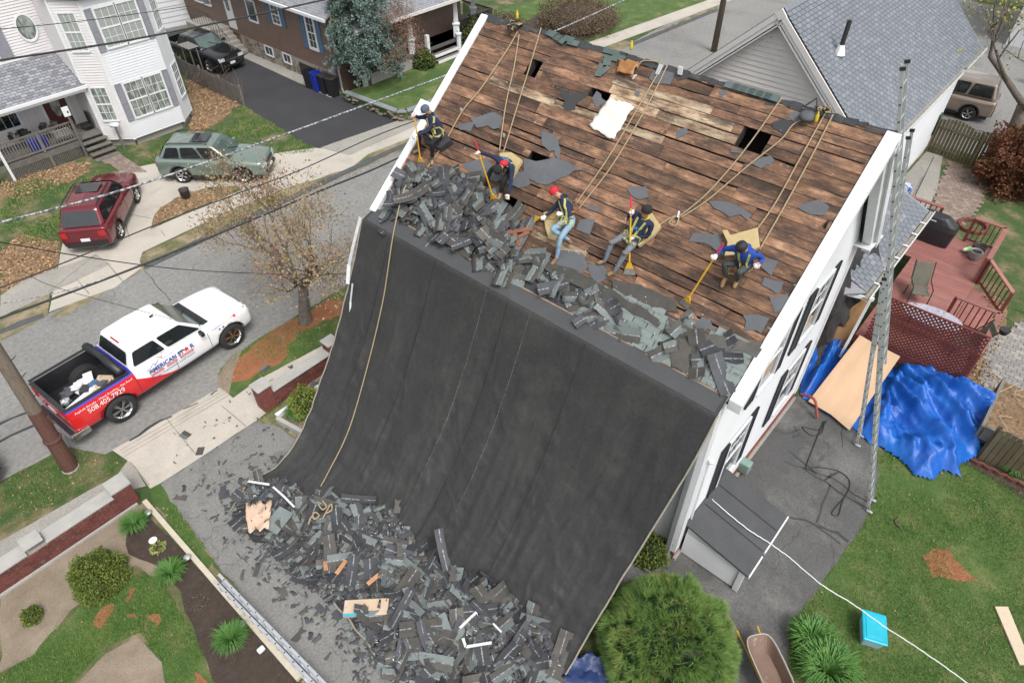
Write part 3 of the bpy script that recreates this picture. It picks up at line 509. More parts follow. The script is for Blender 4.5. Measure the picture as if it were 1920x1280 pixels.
while v < VR-.02:
    w = min(rb.choice((.18, .21, .24, .28)), VR-v+.02); y = Y0
    cuts = []; yy = Y0+rb.uniform(.6, 3.2)
    while yy < Y1-.4: cuts.append(yy); yy += rb.uniform(1.2, 3.4)
    segs = list(zip([Y0]+cuts, cuts+[Y1]))
    for (h0, h1, a, b_) in HOLES:                       # leave the holes open
        if a < v+w/2 < b_ or (b_-a < .2 and v < (a+b_)/2 < v+w):
            ns = []
            for s0, s1 in segs:
                if s1 <= h0 or s0 >= h1: ns.append((s0, s1))
                else:
                    if h0-s0 > .06: ns.append((s0, h0))
                    if s1-h1 > .06: ns.append((h1, s1))
            segs = ns
    for s0, s1 in segs:
        pale = any(s0 < p1-.3 and s1 > p0+.3 and v < q1-.08 and v+w > q0+.08 for p0, p1, q0, q1 in PALE)
        k = max(2, int((s1-s0)/.35)); mbd = MB(); g0 = rb.uniform(.001, .004); g1 = rb.choice((.002, .004, .008, .005, .006, .016, .03)); lift = rb.uniform(-.006, .012); vs = []
        for i in range(k+1):
            yq = lerp(s0+.004, s1-.004, i/k); e = rb.uniform(0, .004) if rb.random() > .07 else rb.uniform(.01, .03)
            ll = lift+rb.uniform(-.004, .004)
            vs += [RF(yq, v+g0+rb.uniform(0, .004), ll), RF(yq, v+w-g1-e, ll+.004), RF(yq, v+w-g1-e, ll-.028), RF(yq, v+g0, ll-.028)]
        fs = [(i*4+j, i*4+(j+1) % 4, (i+1)*4+(j+1) % 4, (i+1)*4+j) for i in range(k) for j in range(4)]+[(3, 2, 1, 0), (k*4, k*4+1, k*4+2, k*4+3)]
        mbd.add(vs, fs); mbd.build('roof_board', BP if pale else BM, house, fix=True); nb += 1
    v += w; row += 1
# felt remnants stuck to the boards
FP = [[(10.86, 2.97), (10.34, 3.36), (10.02, 3.25), (10.03, 3.03), (10.68, 2.84)], [(9.08, 4.35), (8.54, 4.38), (8.35, 4.39), (8.45, 4.18), (8.41, 4.01), (8.59, 3.92), (8.83, 4.13)], [(8.9, 3.27), (8.54, 3.32), (8.16, 3.08), (8.12, 2.85), (8.49, 3), (8.73, 3.08)], [(10.42, 1.95), (9.97, 2.18), (9.41, 2.1), (8.76, 2.34), (8.39, 2.14), (8.65, 1.94), (9.19, 1.9), (10.12, 1.77)], [(8.91, 2.57), (8.1, 2.86), (7.5, 2.84), (7.77, 2.58), (7.94, 2.38), (8.27, 2.18), (8.69, 2.23)], [(6.25, 2.83), (6.13, 2.97), (5.89, 3.01), (5.8, 2.84), (5.97, 2.69), (6.17, 2.7)], [(6.92, 2.14), (6.58, 2.22), (6.63, 2.08), (6.83, 2.05)], [(6.9, 1.83), (6.58, 1.93), (6.56, 1.68), (6.82, 1.65)], [(4.59, 3.18), (4.31, 3.31), (3.73, 3.26), (3.79, 3.17), (4.17, 3.05), (4.34, 3.06)], [(4.61, 2.44), (4.24, 2.66), (3.94, 2.61), (3.77, 2.33), (3.96, 2.37), (4.29, 2.4), (4.53, 2.36)], [(7, 1.03), (6.39, 1.19), (6.2, 0.99), (6.29, 0.7), (6.61, 0.75), (7.01, 0.7)], [(6.23, 1.04), (5.88, 1.14), (5.68, 0.98), (5.78, 0.75), (6.03, 0.82)], [(4.28, 5.08), (4.06, 5.27), (3.84, 5.17), (3.99, 4.95), (4.17, 4.98)], [(4.11, 5.38), (3.78, 5.39), (3.81, 5.22), (4.04, 5.21)], [(3.02, 3.71), (2.81, 3.89), (2.5, 3.88), (2.52, 3.69), (2.79, 3.67)], [(4.05, 4.45), (3.82, 4.42), (4.08, 4.11), (4.26, 4.14)], [(7.2, 5.43), (6.72, 5.44), (6.67, 5.19), (6.94, 5.11), (7.14, 5.21)], [(6.7, 5.4), (6.36, 5.44), (6.5, 5.35)], [(3.2, 2.59), (2.86, 2.65), (2.81, 2.36), (3.03, 2.38)], [(2.96, 2.24), (2.58, 2.3), (2.49, 2.14), (2.75, 2.05)], [(3.77, 0.93), (3.44, 1.15), (3.18, 0.99), (3.46, 0.79)], [(8.21, 4.57), (7.78, 4.46), (7.9, 4.18), (8.07, 4.23)], [(2.68, 1.92), (2.43, 2.13), (2.2, 1.98), (2.41, 1.71)], [(2.86, 1.49), (2.49, 1.56), (2.43, 1.31), (2.77, 1.22)], [(7.32, 4.84), (7.2, 4.93), (7.14, 4.76), (7.29, 4.74)], [(4.71, 4.34), (4.52, 4.34), (4.55, 4.25), (4.7, 4.25)], [(6.02, 4.31), (5.86, 4.4), (5.7, 4.3), (5.86, 4.18)], [(8.24, 0.48), (7.69, 0.59), (7.61, 0.36), (7.94, 0.27)], [(5.65, 5.38), (5.46, 5.41), (5.42, 5.3), (5.54, 5.26)], [(11.14, 2.73), (10.73, 2.91), (10.7, 2.73), (11.04, 2.64)]]
def ragged(pts, j=.03, step=.12):
    out = []; k = len(pts)
    for i in range(k):
        a, b = Vector(pts[i][:2]), Vector(pts[(i+1) % k][:2]); n = max(1, int((b-a).length/step))
        for q in range(n): p = a.lerp(b, q/n); out.append((p.x+random.uniform(-j, j), p.y+random.uniform(-j, j)))
    return out
def roof_sheet(name, pts, h, mat, parent, j=.03, step=.12, th=.004, bumpy=.003):
    P = ragged(pts, j, step) if j else [p[:2] for p in pts]
    bm = bmesh.new(); vs = [bm.verts.new(RF(y, v, h+random.uniform(0, bumpy))) for y, v in P]
    es = [bm.edges.new((vs[i], vs[(i+1) % len(vs)])) for i in range(len(vs))]
    bmesh.ops.triangle_fill(bm, edges=es, use_beauty=True)
    for f in bm.faces:
        if f.normal.dot(NRM) < 0: f.normal_flip()
    me = D.meshes.new(name); bm.to_mesh(me); bm.free(); me.materials.append(mat); o = D.objects.new(name, me); link(o, parent)
    s_ = o.modifiers.new('thickness', 'SOLIDIFY'); s_.thickness = th; s_.offset = 1; return o
for i, P in enumerate(FP): roof_sheet('felt_patch', P, .017, MT['felt_dark'] if i in (1, 12, 17) else MT['felt'], house, .06, .13)

# remaining courses of grey-green shingles near the eave, each tab a piece
stage = roof_sheet('eave_felt', [(2.4, -.02), (12.0, -.02), (12.0, .7), (2.4, .95)], -.006, MT['felt_dark'], house, 0, bumpy=0)
shm = M2('grey_green_shingle', (.235, .275, .262), (.185, .22, .21), 3, .9, fine=.35, rand=.13, c3=(.085, .078, .068), c3scale=3.2, c3amt=(.56, .66))
tabm = MB(); tabm.add([(0, 0, .007), (.288, 0, .007), (.288, .16, .003), (0, .16, .003), (0, 0, -.004), (.288, 0, -.004)], [(0, 1, 2, 3), (4, 5, 1, 0), (0, 3, 4), (1, 5, 2)]); tabme = tabm.mesh('shingle_tab', shm)
Rm = Matrix((V(0, 1, 0), UPV, NRM)).transposed().to_4x4()
nt_ = 0
for r in range(8):
    v0 = .0+r*.13; top = [6.05, 6.0, 5.9, 5.75, 5.6, 5.5, 5.35, 4.9][r]; y = 2.38+(r % 2)*-.1
    while y < top:
        if y+.3 > 2.38 and not (r >= 6 and 3.0 < y < 4.2) and not (r == 7 and y > 4.3 and random.random() < .5):
            o = D.objects.new('shingle', tabme); link(o, house); q = RF(y if y > 2.38 else 2.38, v0, .012+r*.004); mw = Rm.copy(); mw.translation = q
            o.matrix_world = mw @ Matrix.Rotation(random.uniform(-.004, .004), 4, 'Z'); nt_ += 1
        y += .306
# ragged dark felt band above those shingles
for P in ([(7.45, 0.7), (6.64, 0.8), (5.54, 0.79), (4.22, 0.7), (4.19, 0.54), (4.75, 0.56), (5.92, 0.55), (7.2, 0.54)], [(5.63, 0.94), (4.97, 1.13), (4.18, 1.14), (3.95, 0.95), (4.5, 0.86), (5.23, 0.82)], [(3.57, 0.79), (2.62, 1.05), (2.3, 1.21), (2.31, 0.87), (3.07, 0.7), (3.47, 0.61)], [(4.08, 0.77), (3.71, 0.83), (3.47, 0.61), (3.25, 0.03), (3.55, -0.02), (3.84, 0.41)]):
    roof_sheet('felt_patch', P, .045, MT['scrap_brown'], house, .03, .1)
# rotted wooden drip edge along the eave
m = MB(); y = 2.5
while y < 11.6:
    L = random.uniform(.5, 1.4); e = random.uniform(0, .02); m.beam(RF(y, -.03+e, .01), RF(min(y+L, 12), -.03+random.uniform(-.02, .02), .01), .035, .03); y += L+random.choice((.01, .3, .05))
house_part(m, 'eave_strip', M2('bare_wood_strip', (.36, .25, .17), (.22, .15, .1), 6, .85))
# ridge: ragged black felt and grey cap shingles
m = MB(); y = 2.2
while y < 12.1:
    L = random.uniform(.12, .3); w = random.uniform(.03, .12)
    m.add([RF(y, VR-w, .02), RF(y+L, VR-w*random.uniform(.4, 1.3), .02), V(13.0, y+L, 9.31+random.uniform(-.02, .03)), V(13.0, y, 9.31+random.uniform(-.02, .03)), V(13.15, y+L, 9.1), V(13.15, y, 9.1)], [(0, 3, 2, 1), (3, 5, 4, 2)]); y += L
house_part(m, 'ridge_felt', MT['felt_dark'], fix=False)
capm = M2('cap_shingle', (.11, .15, .145), (.08, .11, .107), 4, .9, fine=.3, rand=.15)
def cap_shingle(y, dv=0, rot=0):
    c = MB(); c.add([(-.15, -.13, -.05), (.15, -.13, -.05), (.15, 0, .0), (-.15, 0, .0), (.15, .12, -.08), (-.15, .12, -.08)], [(0, 1, 2, 3), (3, 2, 4, 5)])
    o = c.build('ridge_cap_shingle', capm, house); mw = Matrix.Translation(V(12.98, y, 9.36)-UPV*dv+NRM*0.01*dv) @ Matrix.Rotation(math.pi/2+rot, 4, 'Z'); o.matrix_world = mw
    s_ = o.modifiers.new('thickness', 'SOLIDIFY'); s_.thickness = .006
for i in range(6): cap_shingle(4.55+i*.17)
for i in range(5): cap_shingle(9.35+i*.17, random.uniform(0, .1), random.uniform(-.3, .3))
for P in ([(8.55, 5.59), (8.11, 5.57), (8.14, 5.46), (8.54, 5.45)], [(8.29, 5.52), (7.93, 5.51), (7.92, 5.38), (8.23, 5.38)], [(8.47, 5.42), (8.1, 5.44), (8.07, 5.34), (8.39, 5.33)], [(8.43, 5.32), (8.23, 5.38), (8.18, 5.21), (8.34, 5.18)], [(8.46, 5.2), (8.36, 5.2), (8.24, 4.92), (8.4, 4.88)], [(8.24, 5.2), (8.12, 5.16), (8.27, 4.9), (8.31, 4.97)]): roof_sheet('felt_patch', P, .04, capm, house, .005)
# a piece of white bubble wrap / paper sheet
m = MB(); P = [(7.76, 4.54), (7.16, 4.52), (7.08, 4.35), (7.09, 4.12), (7.13, 3.66), (7.44, 3.66), (7.69, 3.66), (7.82, 3.75), (7.8, 3.98), (7.76, 4.19)]
def crumple(name, corners, nx, ny, h, amp, mat, label, cat, fn=None, parent=None, ed=.02, sc=6):
    """a crumpled sheet spanned by four (y,v) or xyz corners"""
    vs = []; A, B, Cc, Dd = corners
    for j in range(ny+1):
        for i in range(nx+1):
            s, t = i/nx, j/ny; p = (Vector(A)*(1-s)*(1-t)+Vector(B)*s*(1-t)+Vector(Cc)*s*t+Vector(Dd)*(1-s)*t)
            k = mnoise.noise(p*sc)*amp+amp*.9; e = ed*mnoise.noise(p*9+V(5, 5, 5))
            vs.append(fn(p, k, e))
    m = MB(); m.add(vs, [(j*(nx+1)+i, j*(nx+1)+i+1, (j+1)*(nx+1)+i+1, (j+1)*(nx+1)+i) for j in range(ny) for i in range(nx)])
    o = m.build(name, mat, parent, smooth=True); s_ = o.modifiers.new('thickness', 'SOLIDIFY'); s_.thickness = .004
    if label: tag(o, label, cat)
    return o
ppm = M2('white_sheet', (.68, .67, .65), (.6, .57, .5), 5, .6, c3=(.05, .05, .05), c3scale=7, c3amt=(.72, .74))
crumple('paper_sheet', (V(7.76, 4.54, 0), V(7.14, 4.52, 0), V(7.14, 3.67, 0), V(7.85, 3.78, 0)), 14, 18, 0, .014, ppm, 'large white creased sheet lying in the middle of the stripped roof boards', 'sheet', lambda p, k, e: RF(p.x+e*3, p.y+e*3, .03+k))
# small porch roof with tin top over the side door (bulkhead)
bk = empty('bulkhead', 'white sided bulkhead entry with a flat black felt roof against the side wall', 'bulkhead')
m = MB(); m.bb((8.93, .95, 0), (10.75, 2.38, .78)); m.build('wall', MT['white'], bk)
m = MB(); z = .08
while z < .8: m.add([(8.9, 2.4, z), (8.9, .95, z), (8.92, .95, z+.075), (8.92, 2.4, z+.075)], [(0, 1, 2, 3)]); z += .08
m.build('siding', MT['white'], bk)['kind'] = 'stuff'
m = MB(); m.bb((8.86, .9, .04), (8.96, 1.03, .86)); m.build('corner_board', MT['white'], bk, bevel=.005)
m = MB(); m.add([(8.84, 2.46, 1.28), (10.85, 2.46, 1.28), (10.85, .82, .9), (8.84, .82, .9), (8.84, 2.46, 1.22), (10.85, 2.46, 1.22), (10.85, .82, .84), (8.84, .82, .84)], [(3, 2, 1, 0), (4, 5, 6, 7), (0, 4, 7, 3), (3, 7, 6, 2), (2, 6, 5, 1)]); m.build('roof', M2('rolled_roofing', (.085, .087, .092), (.065, .067, .07), 2, .85, fine=.3), bk)
m = MB()
for x in (9.6, 10.3): m.add([(x, 2.4, 1.275), (x+.03, 2.4, 1.275), (x+.03, .85, .913), (x, .85, .913)], [(3, 2, 1, 0)])
m.build('roof_seam', MT['black'], bk)
m = MB(); m.beam((9.62, .8, .86), (10.86, .8, .86), .03, .09); m.beam((8.84, .8, .86), (9.5, .8, .86), .03, .08); m.build('fascia', MT['white'], bk)
m = MB(); m.add([(8.93, 2.4, .7), (8.93, .95, .7), (8.93, .95, .86), (8.93, 2.4, 1.24)], [(0, 1, 2, 3)]); m.build('gable_panel', MT['white'], bk)
# ---------------- big black tarp slide ----------------
TX = [1.75, 3.0, 4.0, 4.5, 5, 5.5, 6, 6.5, 7, 7.5, 7.9, 8.3, 8.74]; TZ = [.03, .035, .04, .12, .4, .85, 1.45, 2.1, 2.85, 3.75, 4.6, 5.55, 5.73]
def TH(x): return float(np.interp(x, TX, TZ))
def TYR(x): return float(np.interp(x, [1.75, 2.6, 3.4, 4.6, 5.46, 6.35, 7.14, 7.9, 8.3, 8.74], [5.6, 4.6, 3.2, 2.72, 2.73, 2.68, 2.56, 2.42, 2.37, 2.4]))
def TYL(x): return float(np.interp(x, [1.75, 2.45, 3.2, 3.9, 4.5, 6, 7.5, 8.74], [11.3, 11.6, 12.0, 11.85, 11.95, 12.2, 12.22, 12.2]))
def TXM(y): return float(np.interp(y, [3, 4.6, 5.4, 6, 7, 7.8, 8.6, 9.6, 10.4, 11.4, 12], [3.4, 3.0, 2.4, 2.5, 2.6, 2.65, 3.2, 2.9, 2.3, 2.4, 3.2]))
def tarp_h(x, y):
    s = TH(x); sl_ = min(1, max(0, (x-4.2)/1.5))
    w = .04*math.sin(y*3.1+mnoise.noise(V(x*.5, y, 0))*2)+.07*mnoise.noise(V(x*.3, y*1.7, 3))+.035*(1-abs(mnoise.noise(V(x*.25, y*2.6, 6)))*2.5)
    fine = .02*mnoise.noise(V(x*1.6, y*6, 1))+.01*mnoise.noise(V(x*7, y*7, 2))
    edge = min(1, abs(y-TYR(x))/.8); edge2 = min(1, abs(y-TYL(x))/.7)
    wr = (1-edge)*.085*mnoise.noise(V(x*5.5, y*1.6, 8))+(1-edge2)*.085*mnoise.noise(V(x*5, y*1.5, 9))
    seam = .024*max(0, 1-abs(mnoise.noise(V(x*.7+y*.5, y*.9-x*.35, 11)))*12)+.014*max(0, 1-abs(mnoise.noise(V(x*1.6-y*.9, y*1.5, 21)))*11)
    for ys in SEAMS:
        d = abs(y-ys)
        if d < .35: seam += .02*math.exp(-(d/.03)**2)+.045*mnoise.noise(V(x*8, ys+y*2, 4))*math.exp(-((d-.1)/.13)**2)
    sl_ *= min(1, max(0, (8.32-x)/.9)); fine *= min(1, max(.15, (8.32-x)/.6)); return s+(w+wr)*sl_*.8+fine+seam*sl_-.09*math.exp(-((x-6.8)/1.2)**2)*0
SEAMS = [7.97, 6.72, 9.6, 11.2, 5.3, 3.7]
tpm = M2('tarp_black', (.034, .034, .035), (.044, .044, .044), .6, .62, fine=.3, bmp=.25, bscale=9, bdist=.02, c3=(.06, .058, .055), c3scale=.9, c3amt=(.5, .75), spec=.4)
tarp = empty('tarp', 'huge black debris tarp sloping from the roof eave down to the driveway', 'tarp')
nx, ny = 230, 260; XS = np.linspace(1.76, 8.72, nx); vs = []
for i in range(nx):
    a, b = TYR(XS[i]), TYL(XS[i])
    for j in range(ny): y = lerp(a, b, j/(ny-1)); x = max(XS[i], TXM(y)); vs.append((x, y, tarp_h(x, y)))
idx = np.arange(nx*ny).reshape(nx, ny); q = np.stack([idx[:-1, :-1], idx[1:, :-1], idx[1:, 1:], idx[:-1, 1:]], -1).reshape(-1, 4)
me = fastmesh('tarp_sheet', np.array(vs), q, tpm, 4); me.polygons.foreach_set('use_smooth', [True]*len(me.polygons)); o = D.objects.new('tarp_sheet', me); link(o, tarp)
def on_tarp(name, y, w, mat, x0=4.4, x1=8.3, h=.012, wob=.02):
    m = MB(); vs = []
    X = np.linspace(x0, x1, 90)
    for x in X:
        yy = y+wob*mnoise.noise(V(x*.8, y, 0)); vs += [(x, yy-w/2, tarp_h(x, yy-w/2)+h), (x, yy+w/2, tarp_h(x, yy+w/2)+h)]
    m.add(vs, [(2*i, 2*i+2, 2*i+3, 2*i+1) for i in range(len(X)-1)]); return m.build(name, mat, tarp)
smm = M2('tarp_stitching', (.17, .16, .145), (.06, .06, .058), 30, .8, sharp=.05)
on_tarp('seam', 7.97, .012, smm); on_tarp('seam', 6.72, .012, smm); on_tarp('seam', 7.35, .014, MT['black']); on_tarp('seam', 5.3, .01, MT['black'], 5); on_tarp('seam', 9.6, .012, MT['black']); on_tarp('seam', 11.2, .01, MT['black'])
on_tarp_band = MB(); Yb = np.linspace(2.45, 12.1, 90); on_tarp_band.add([(x, y, tarp_h(x, y)+.012) for y in Yb for x in (8.34, 8.5, 8.7)], [(3*i+j, 3*i+j+1, 3*i+j+4, 3*i+j+3) for i in range(89) for j in (0, 1)]); on_tarp_band.build('top_band', M2('band_felt', (.075, .077, .082), (.06, .062, .066), 2, .85, fine=.25), tarp)
hem = M2('tarp_hem', (.3, .265, .215), (.22, .2, .165), 6, .85)
m = MB(); m.tube([(x, TYR(x)-.01, tarp_h(x, TYR(x))+.02) for x in np.linspace(2.6, 8.3, 60)], .022, 6); m.build('hem', hem, tarp, smooth=True)
m = MB(); m.tube([(x, TYL(x)+.01, tarp_h(x, TYL(x))+.015) for x in np.linspace(2.4, 8.4, 60)], .02, 6); m.build('hem', hem, tarp, smooth=True)
m = MB(); m.tube([(TXM(y)+.02*math.sin(y*9), y, .06) for y in np.linspace(4.6, 8.4, 30)], .025, 6); m.build('hem', hem, tarp, smooth=True)
# white flashing strips hanging on the left of the eave
def flash(name, pts, w, label, mat=MT['scrap_white']):
    m = MB(); P = [Vector(p) for p in pts]
    for a, b in zip(P, P[1:]): m.beam(a, b, w, .012)
    o = m.build(name, mat); tag(o, label, 'flashing'); return o
flash('flashing_strip', [(8.3, 12.27, 5.6), (7.98, 12.28, 5.0), (7.72, 12.3, 4.45), (7.5, 12.2, 4.0)], .1, 'bent white flashing strip dangling at the left edge of the tarp')
flash('flashing_strip', [(7.52, 12.0, 4.1), (7.35, 12.0, 3.6), (7.2, 11.93, 3.2)], .05, 'thin white flashing strip hanging below the other at the left tarp edge')

# ---------------- torn shingles ----------------
def scrap_mesh(kind, seed, mats):
    r = random.Random(seed); m = MB()
    if kind == 'strip': L, W = r.uniform(.45, .95), r.uniform(.22, .33); nx = 6
    elif kind == 'tab': L, W = r.uniform(.22, .36), r.uniform(.13, .26); nx = 3
    else: L, W = r.uniform(.18, .42), r.uniform(.12, .28); nx = 3
    cv = r.uniform(-.7, .7)*(1 if kind != 'tab' else .5); tw = r.uniform(-.3, .3); vs = []
    for i in range(nx+1):
        x = L*(i/nx-.5); e0, e1 = (r.uniform(0, .03), 0) if kind != 'tab' else (0, 0)
        if kind == 'torn': e0, e1 = r.uniform(0, .09), r.uniform(0, .09)
        z = cv*x*x
        for y in (-W/2+e0, -.012, .012, W/2-e1): vs.append((x+(r.uniform(-.03, .03) if kind == 'torn' else 0), y, z+tw*x*y*2))
    k = 4; top = [(i*k+j, (i+1)*k+j, (i+1)*k+j+1, i*k+j+1) for i in range(nx) for j in range(3)]
    n = len(vs); m.v = vs+[(x, y, z-.006) for x, y, z in vs]
    m.f = top+[tuple(n+q for q in f[::-1]) for f in top]
    bd = [(i*k, (i+1)*k) for i in range(nx)]+[((i+1)*k+3, i*k+3) for i in range(nx)]+[(3, 2), (2, 1), (1, 0), (nx*k, nx*k+1), (nx*k+1, nx*k+2), (nx*k+2, nx*k+3)]
    m.f += [(b, a, a+n, b+n) for a, b in bd]
    m.m = [0]*len(m.f)
    if kind == 'strip' or seed % 3 == 0:
        for i in range(nx*3):
            if i % 3 == 2 and seed % 7 in (0, 3, 5): m.m[i] = 1            # the granule side of a strip shingle
            if i % 3 == 1 and (seed % 2 if kind == 'strip' else seed % 5 == 0) and i//3 != seed % 4: m.m[i] = 2                         # its sealant line
    mats = mats+[MT['scrap_line']]
    return m.mesh('shingle_scrap', mats)
MT['scrap_line'] = M2('sealant_line', (.3, .3, .31), (.1, .1, .105), 25, .7, sharp=.05)
sealw = M2('scrap_sealant', (.05, .052, .058), (.035, .036, .04), 3, .8, fine=.3, rand=.3, space='object')
SM = []
for s in range(30):
    kind = ('strip', 'tab', 'torn', 'torn')[s % 4]
    mats = [[MT['scrap_dark'], MT['scrap_grey']], [MT['scrap_dark'], MT['scrap_dark']], [MT['scrap_brown'], MT['scrap_grey']], [MT['scrap_dark'], MT['scrap_brown']], [MT['scrap_grey'], MT['scrap_brown']], [MT['scrap_dark'], MT['scrap_dark']], [MT['scrap_brown'], MT['scrap_dark']]][s % 7]
    SM.append(scrap_mesh(kind, s+3, mats))
def inpoly(P, x, y):
    c = False; j = len(P)-1
    for i in range(len(P)):
        if (P[i][1] > y) != (P[j][1] > y) and x < (P[j][0]-P[i][0])*(y-P[i][1])/(P[j][1]-P[i][1])+P[i][0]: c = not c
        j = i
    return c
def distedge(P, x, y):
    d = 9
    for i in range(len(P)):
        a = Vector(P[i][:2]); b = Vector(P[(i+1) % len(P)][:2]); p = Vector((x, y)); ab = b-a; t = max(0, min(1, (p-a).dot(ab)/ab.length_squared)); d = min(d, (a+ab*t-p).length)
    return d
PILE = [(3.14, 11.94, 0.15), (3.76, 11.47, 0.15), (4.2, 10.22, 0.15), (4.8, 9.04, 0.15), (5, 7.87, 0.15), (4.67, 6.94, 0.15), (4.96, 5.99, 0.15), (5.22, 4.81, 0.15), (5.14, 3.8, 0.15), (4.99, 2.85, 0.15), (4.45, 2.59, 0.15), (2.45, 4.43, 0.15), (2.36, 5.96, 0.15), (2.8, 7.4, 0.15), (2.44, 8.7, 0.15), (2.55, 10.14, 0.15), (2.54, 11.41, 0.15)]
def base_h(x, y): return max(TH(x) if (TYR(x) < y < TYL(x) and x > 1.76) else .012, 0)
def pile_h(x, y): return base_h(x, y)+.38*min(1, distedge(PILE, x, y)/.9)**.8*(.7+.5*mnoise.noise(V(x*1.3, y*1.3, 0)))
stuff_v = {0: [], 1: [], 2: [], 3: []}
def place(meid, loc, rot, stuffbin):
    me = SM[meid]; m = Matrix.Translation(loc) @ rot.to_matrix().to_4x4()
    stuffbin.append((meid, m))
from mathutils import Euler
def join_scraps(name, items, label, cat):
    mats = [MT['scrap_dark'], MT['scrap_brown'], MT['scrap_grey'], MT['scrap_dark2'], MT['scrap_dark3'], MT['scrap_line']]; names = [m.name for m in mats]; VS = []; FS = []; MI = []; off = 0; cache = {}
    for meid, M_ in items:
        if meid not in cache:
            me = SM[meid]; v = np.array([x.co for x in me.vertices]); f = np.array([p.vertices[:] for p in me.polygons]); mi = np.array([names.index(me.materials[p.material_index].name) for p in me.polygons]); cache[meid] = (v, f, mi)
        v, f, mi = cache[meid]; A = np.array(M_.to_3x3()); t = np.array(M_.translation); VS.append(v@A.T+t); FS.append(f+off)
        sel = random.random(); mi2 = mi.copy()
        if sel > .72: mi2[mi == 0] = 3
        elif sel > .45: mi2[mi == 0] = 4
        MI.append(mi2); off += len(v)
    me = fastmesh(name, np.concatenate(VS), np.concatenate(FS), mats, 4, np.concatenate(MI)); o = D.objects.new(name, me); link(o); o['kind'] = 'stuff'; tag(o, label, cat); return o
MT['scrap_dark2'] = M2('shingle_back_b', (.11, .113, .126), (.075, .078, .087), 3, .82, fine=.3)
MT['scrap_dark3'] = M2('shingle_back_c', (.05, .051, .057), (.068, .07, .077), 3, .75, fine=.3)
# mound under the scraps
m = MB(); x0, x1, y0, y1 = 1.2, 6.2, .9, 12.2; gx, gy = 60, 120; ids = {}
for i in range(gx):
    for j in range(gy):
        x, y = lerp(x0, x1, i/(gx-1)), lerp(y0, y1, j/(gy-1))
        if inpoly(PILE, x, y): ids[i, j] = len(m.v); m.v.append((x, y, pile_h(x, y)-.06+random.uniform(-.03, .03)))
for (i, j) in list(ids):
    if all(k in ids for k in ((i+1, j), (i+1, j+1), (i, j+1))): m.f.append((ids[i, j], ids[i+1, j], ids[i+1, j+1], ids[i, j+1])); m.m.append(0)
mo = m.build('shingle_debris', MT['scrap_dark3']); tag(mo, 'dark packed core of the shingle heap on the driveway under the loose pieces', 'debris', kind='stuff')
rp = random.Random(21); items = []; top = []
px0, px1 = min(p[0] for p in PILE), max(p[0] for p in PILE); py0, py1 = min(p[1] for p in PILE), max(p[1] for p in PILE)
while len(items) < 5200:
    x, y = rp.uniform(px0, px1), rp.uniform(py0, py1)
    if not inpoly(PILE, x, y): continue
    z = pile_h(x, y)+rp.uniform(-.05, .04); meid = rp.choice([i for i in range(30) if i % 4]) if rp.random() < .85 else rp.randrange(30)
    slope = (TH(x+.1)-TH(x-.1))/.2 if base_h(x, y) > .05 else 0
    items.append((meid, Matrix.Translation((x, y, z)) @ Euler((rp.gauss(0, .3), -math.atan(slope)*.8+rp.gauss(0, .3), 0)).to_matrix().to_4x4() @ Matrix.Rotation(rp.uniform(0, 6.28), 4, 'Z') @ Matrix.Scale(rp.uniform(.3, .85), 4)))
# small crumbs on the open driveway
CR = [(2.83, 13.11, 0), (4.09, 13.03, 0), (4.65, 11.82, 0), (3.85, 11.66, 0), (3.15, 12.09, 0), (2.52, 11.58, 0), (2.57, 10.25, 0), (2.46, 8.79, 0), (2.83, 7.48, 0), (2.38, 6.02, 0), (1.89, 5.61, 0), (1.75, 7.8, 0), (1.75, 10.12, 0), (1.94, 12.12, 0), (2, 13.28, 0)]
cx0, cx1 = min(p[0] for p in CR), max(p[0] for p in CR); cy0, cy1 = min(p[1] for p in CR), max(p[1] for p in CR); n = 0
while n < 230:
    x, y = rp.uniform(cx0, cx1), rp.uniform(cy0, cy1)
    if not inpoly(CR, x, y): continue
    d = distedge(PILE, x, y)
    if rp.random() > math.exp(-d/.7): continue
    items.append((rp.choice([1, 2, 3, 6, 7, 10, 11]), Matrix.Translation((x, y, .02+rp.uniform(0, .015))) @ Matrix.Rotation(rp.uniform(0, 6.28), 4, 'Z') @ Matrix.Rotation(rp.gauss(0, .08), 4, 'X') @ Matrix.Diagonal((rp.uniform(.2, .7), rp.uniform(.2, .7), .5, 1)))); n += 1
for _ in range(130):
    x, y = rp.uniform(2.2, 8.2), rp.uniform(12.3, 15.2)
    if rp.random() > .6: continue
    items.append((rp.choice([2, 3, 6, 7, 10, 11]), Matrix.Translation((x, y, .035)) @ Matrix.Rotation(rp.uniform(0, 6.28), 4, 'Z') @ Matrix.Diagonal((rp.uniform(.1, .5), rp.uniform(.1, .5), .5, 1))))
join_scraps('shingle_debris', items, 'heap of small torn shingle pieces and crumbs at the foot of the black tarp', 'debris')
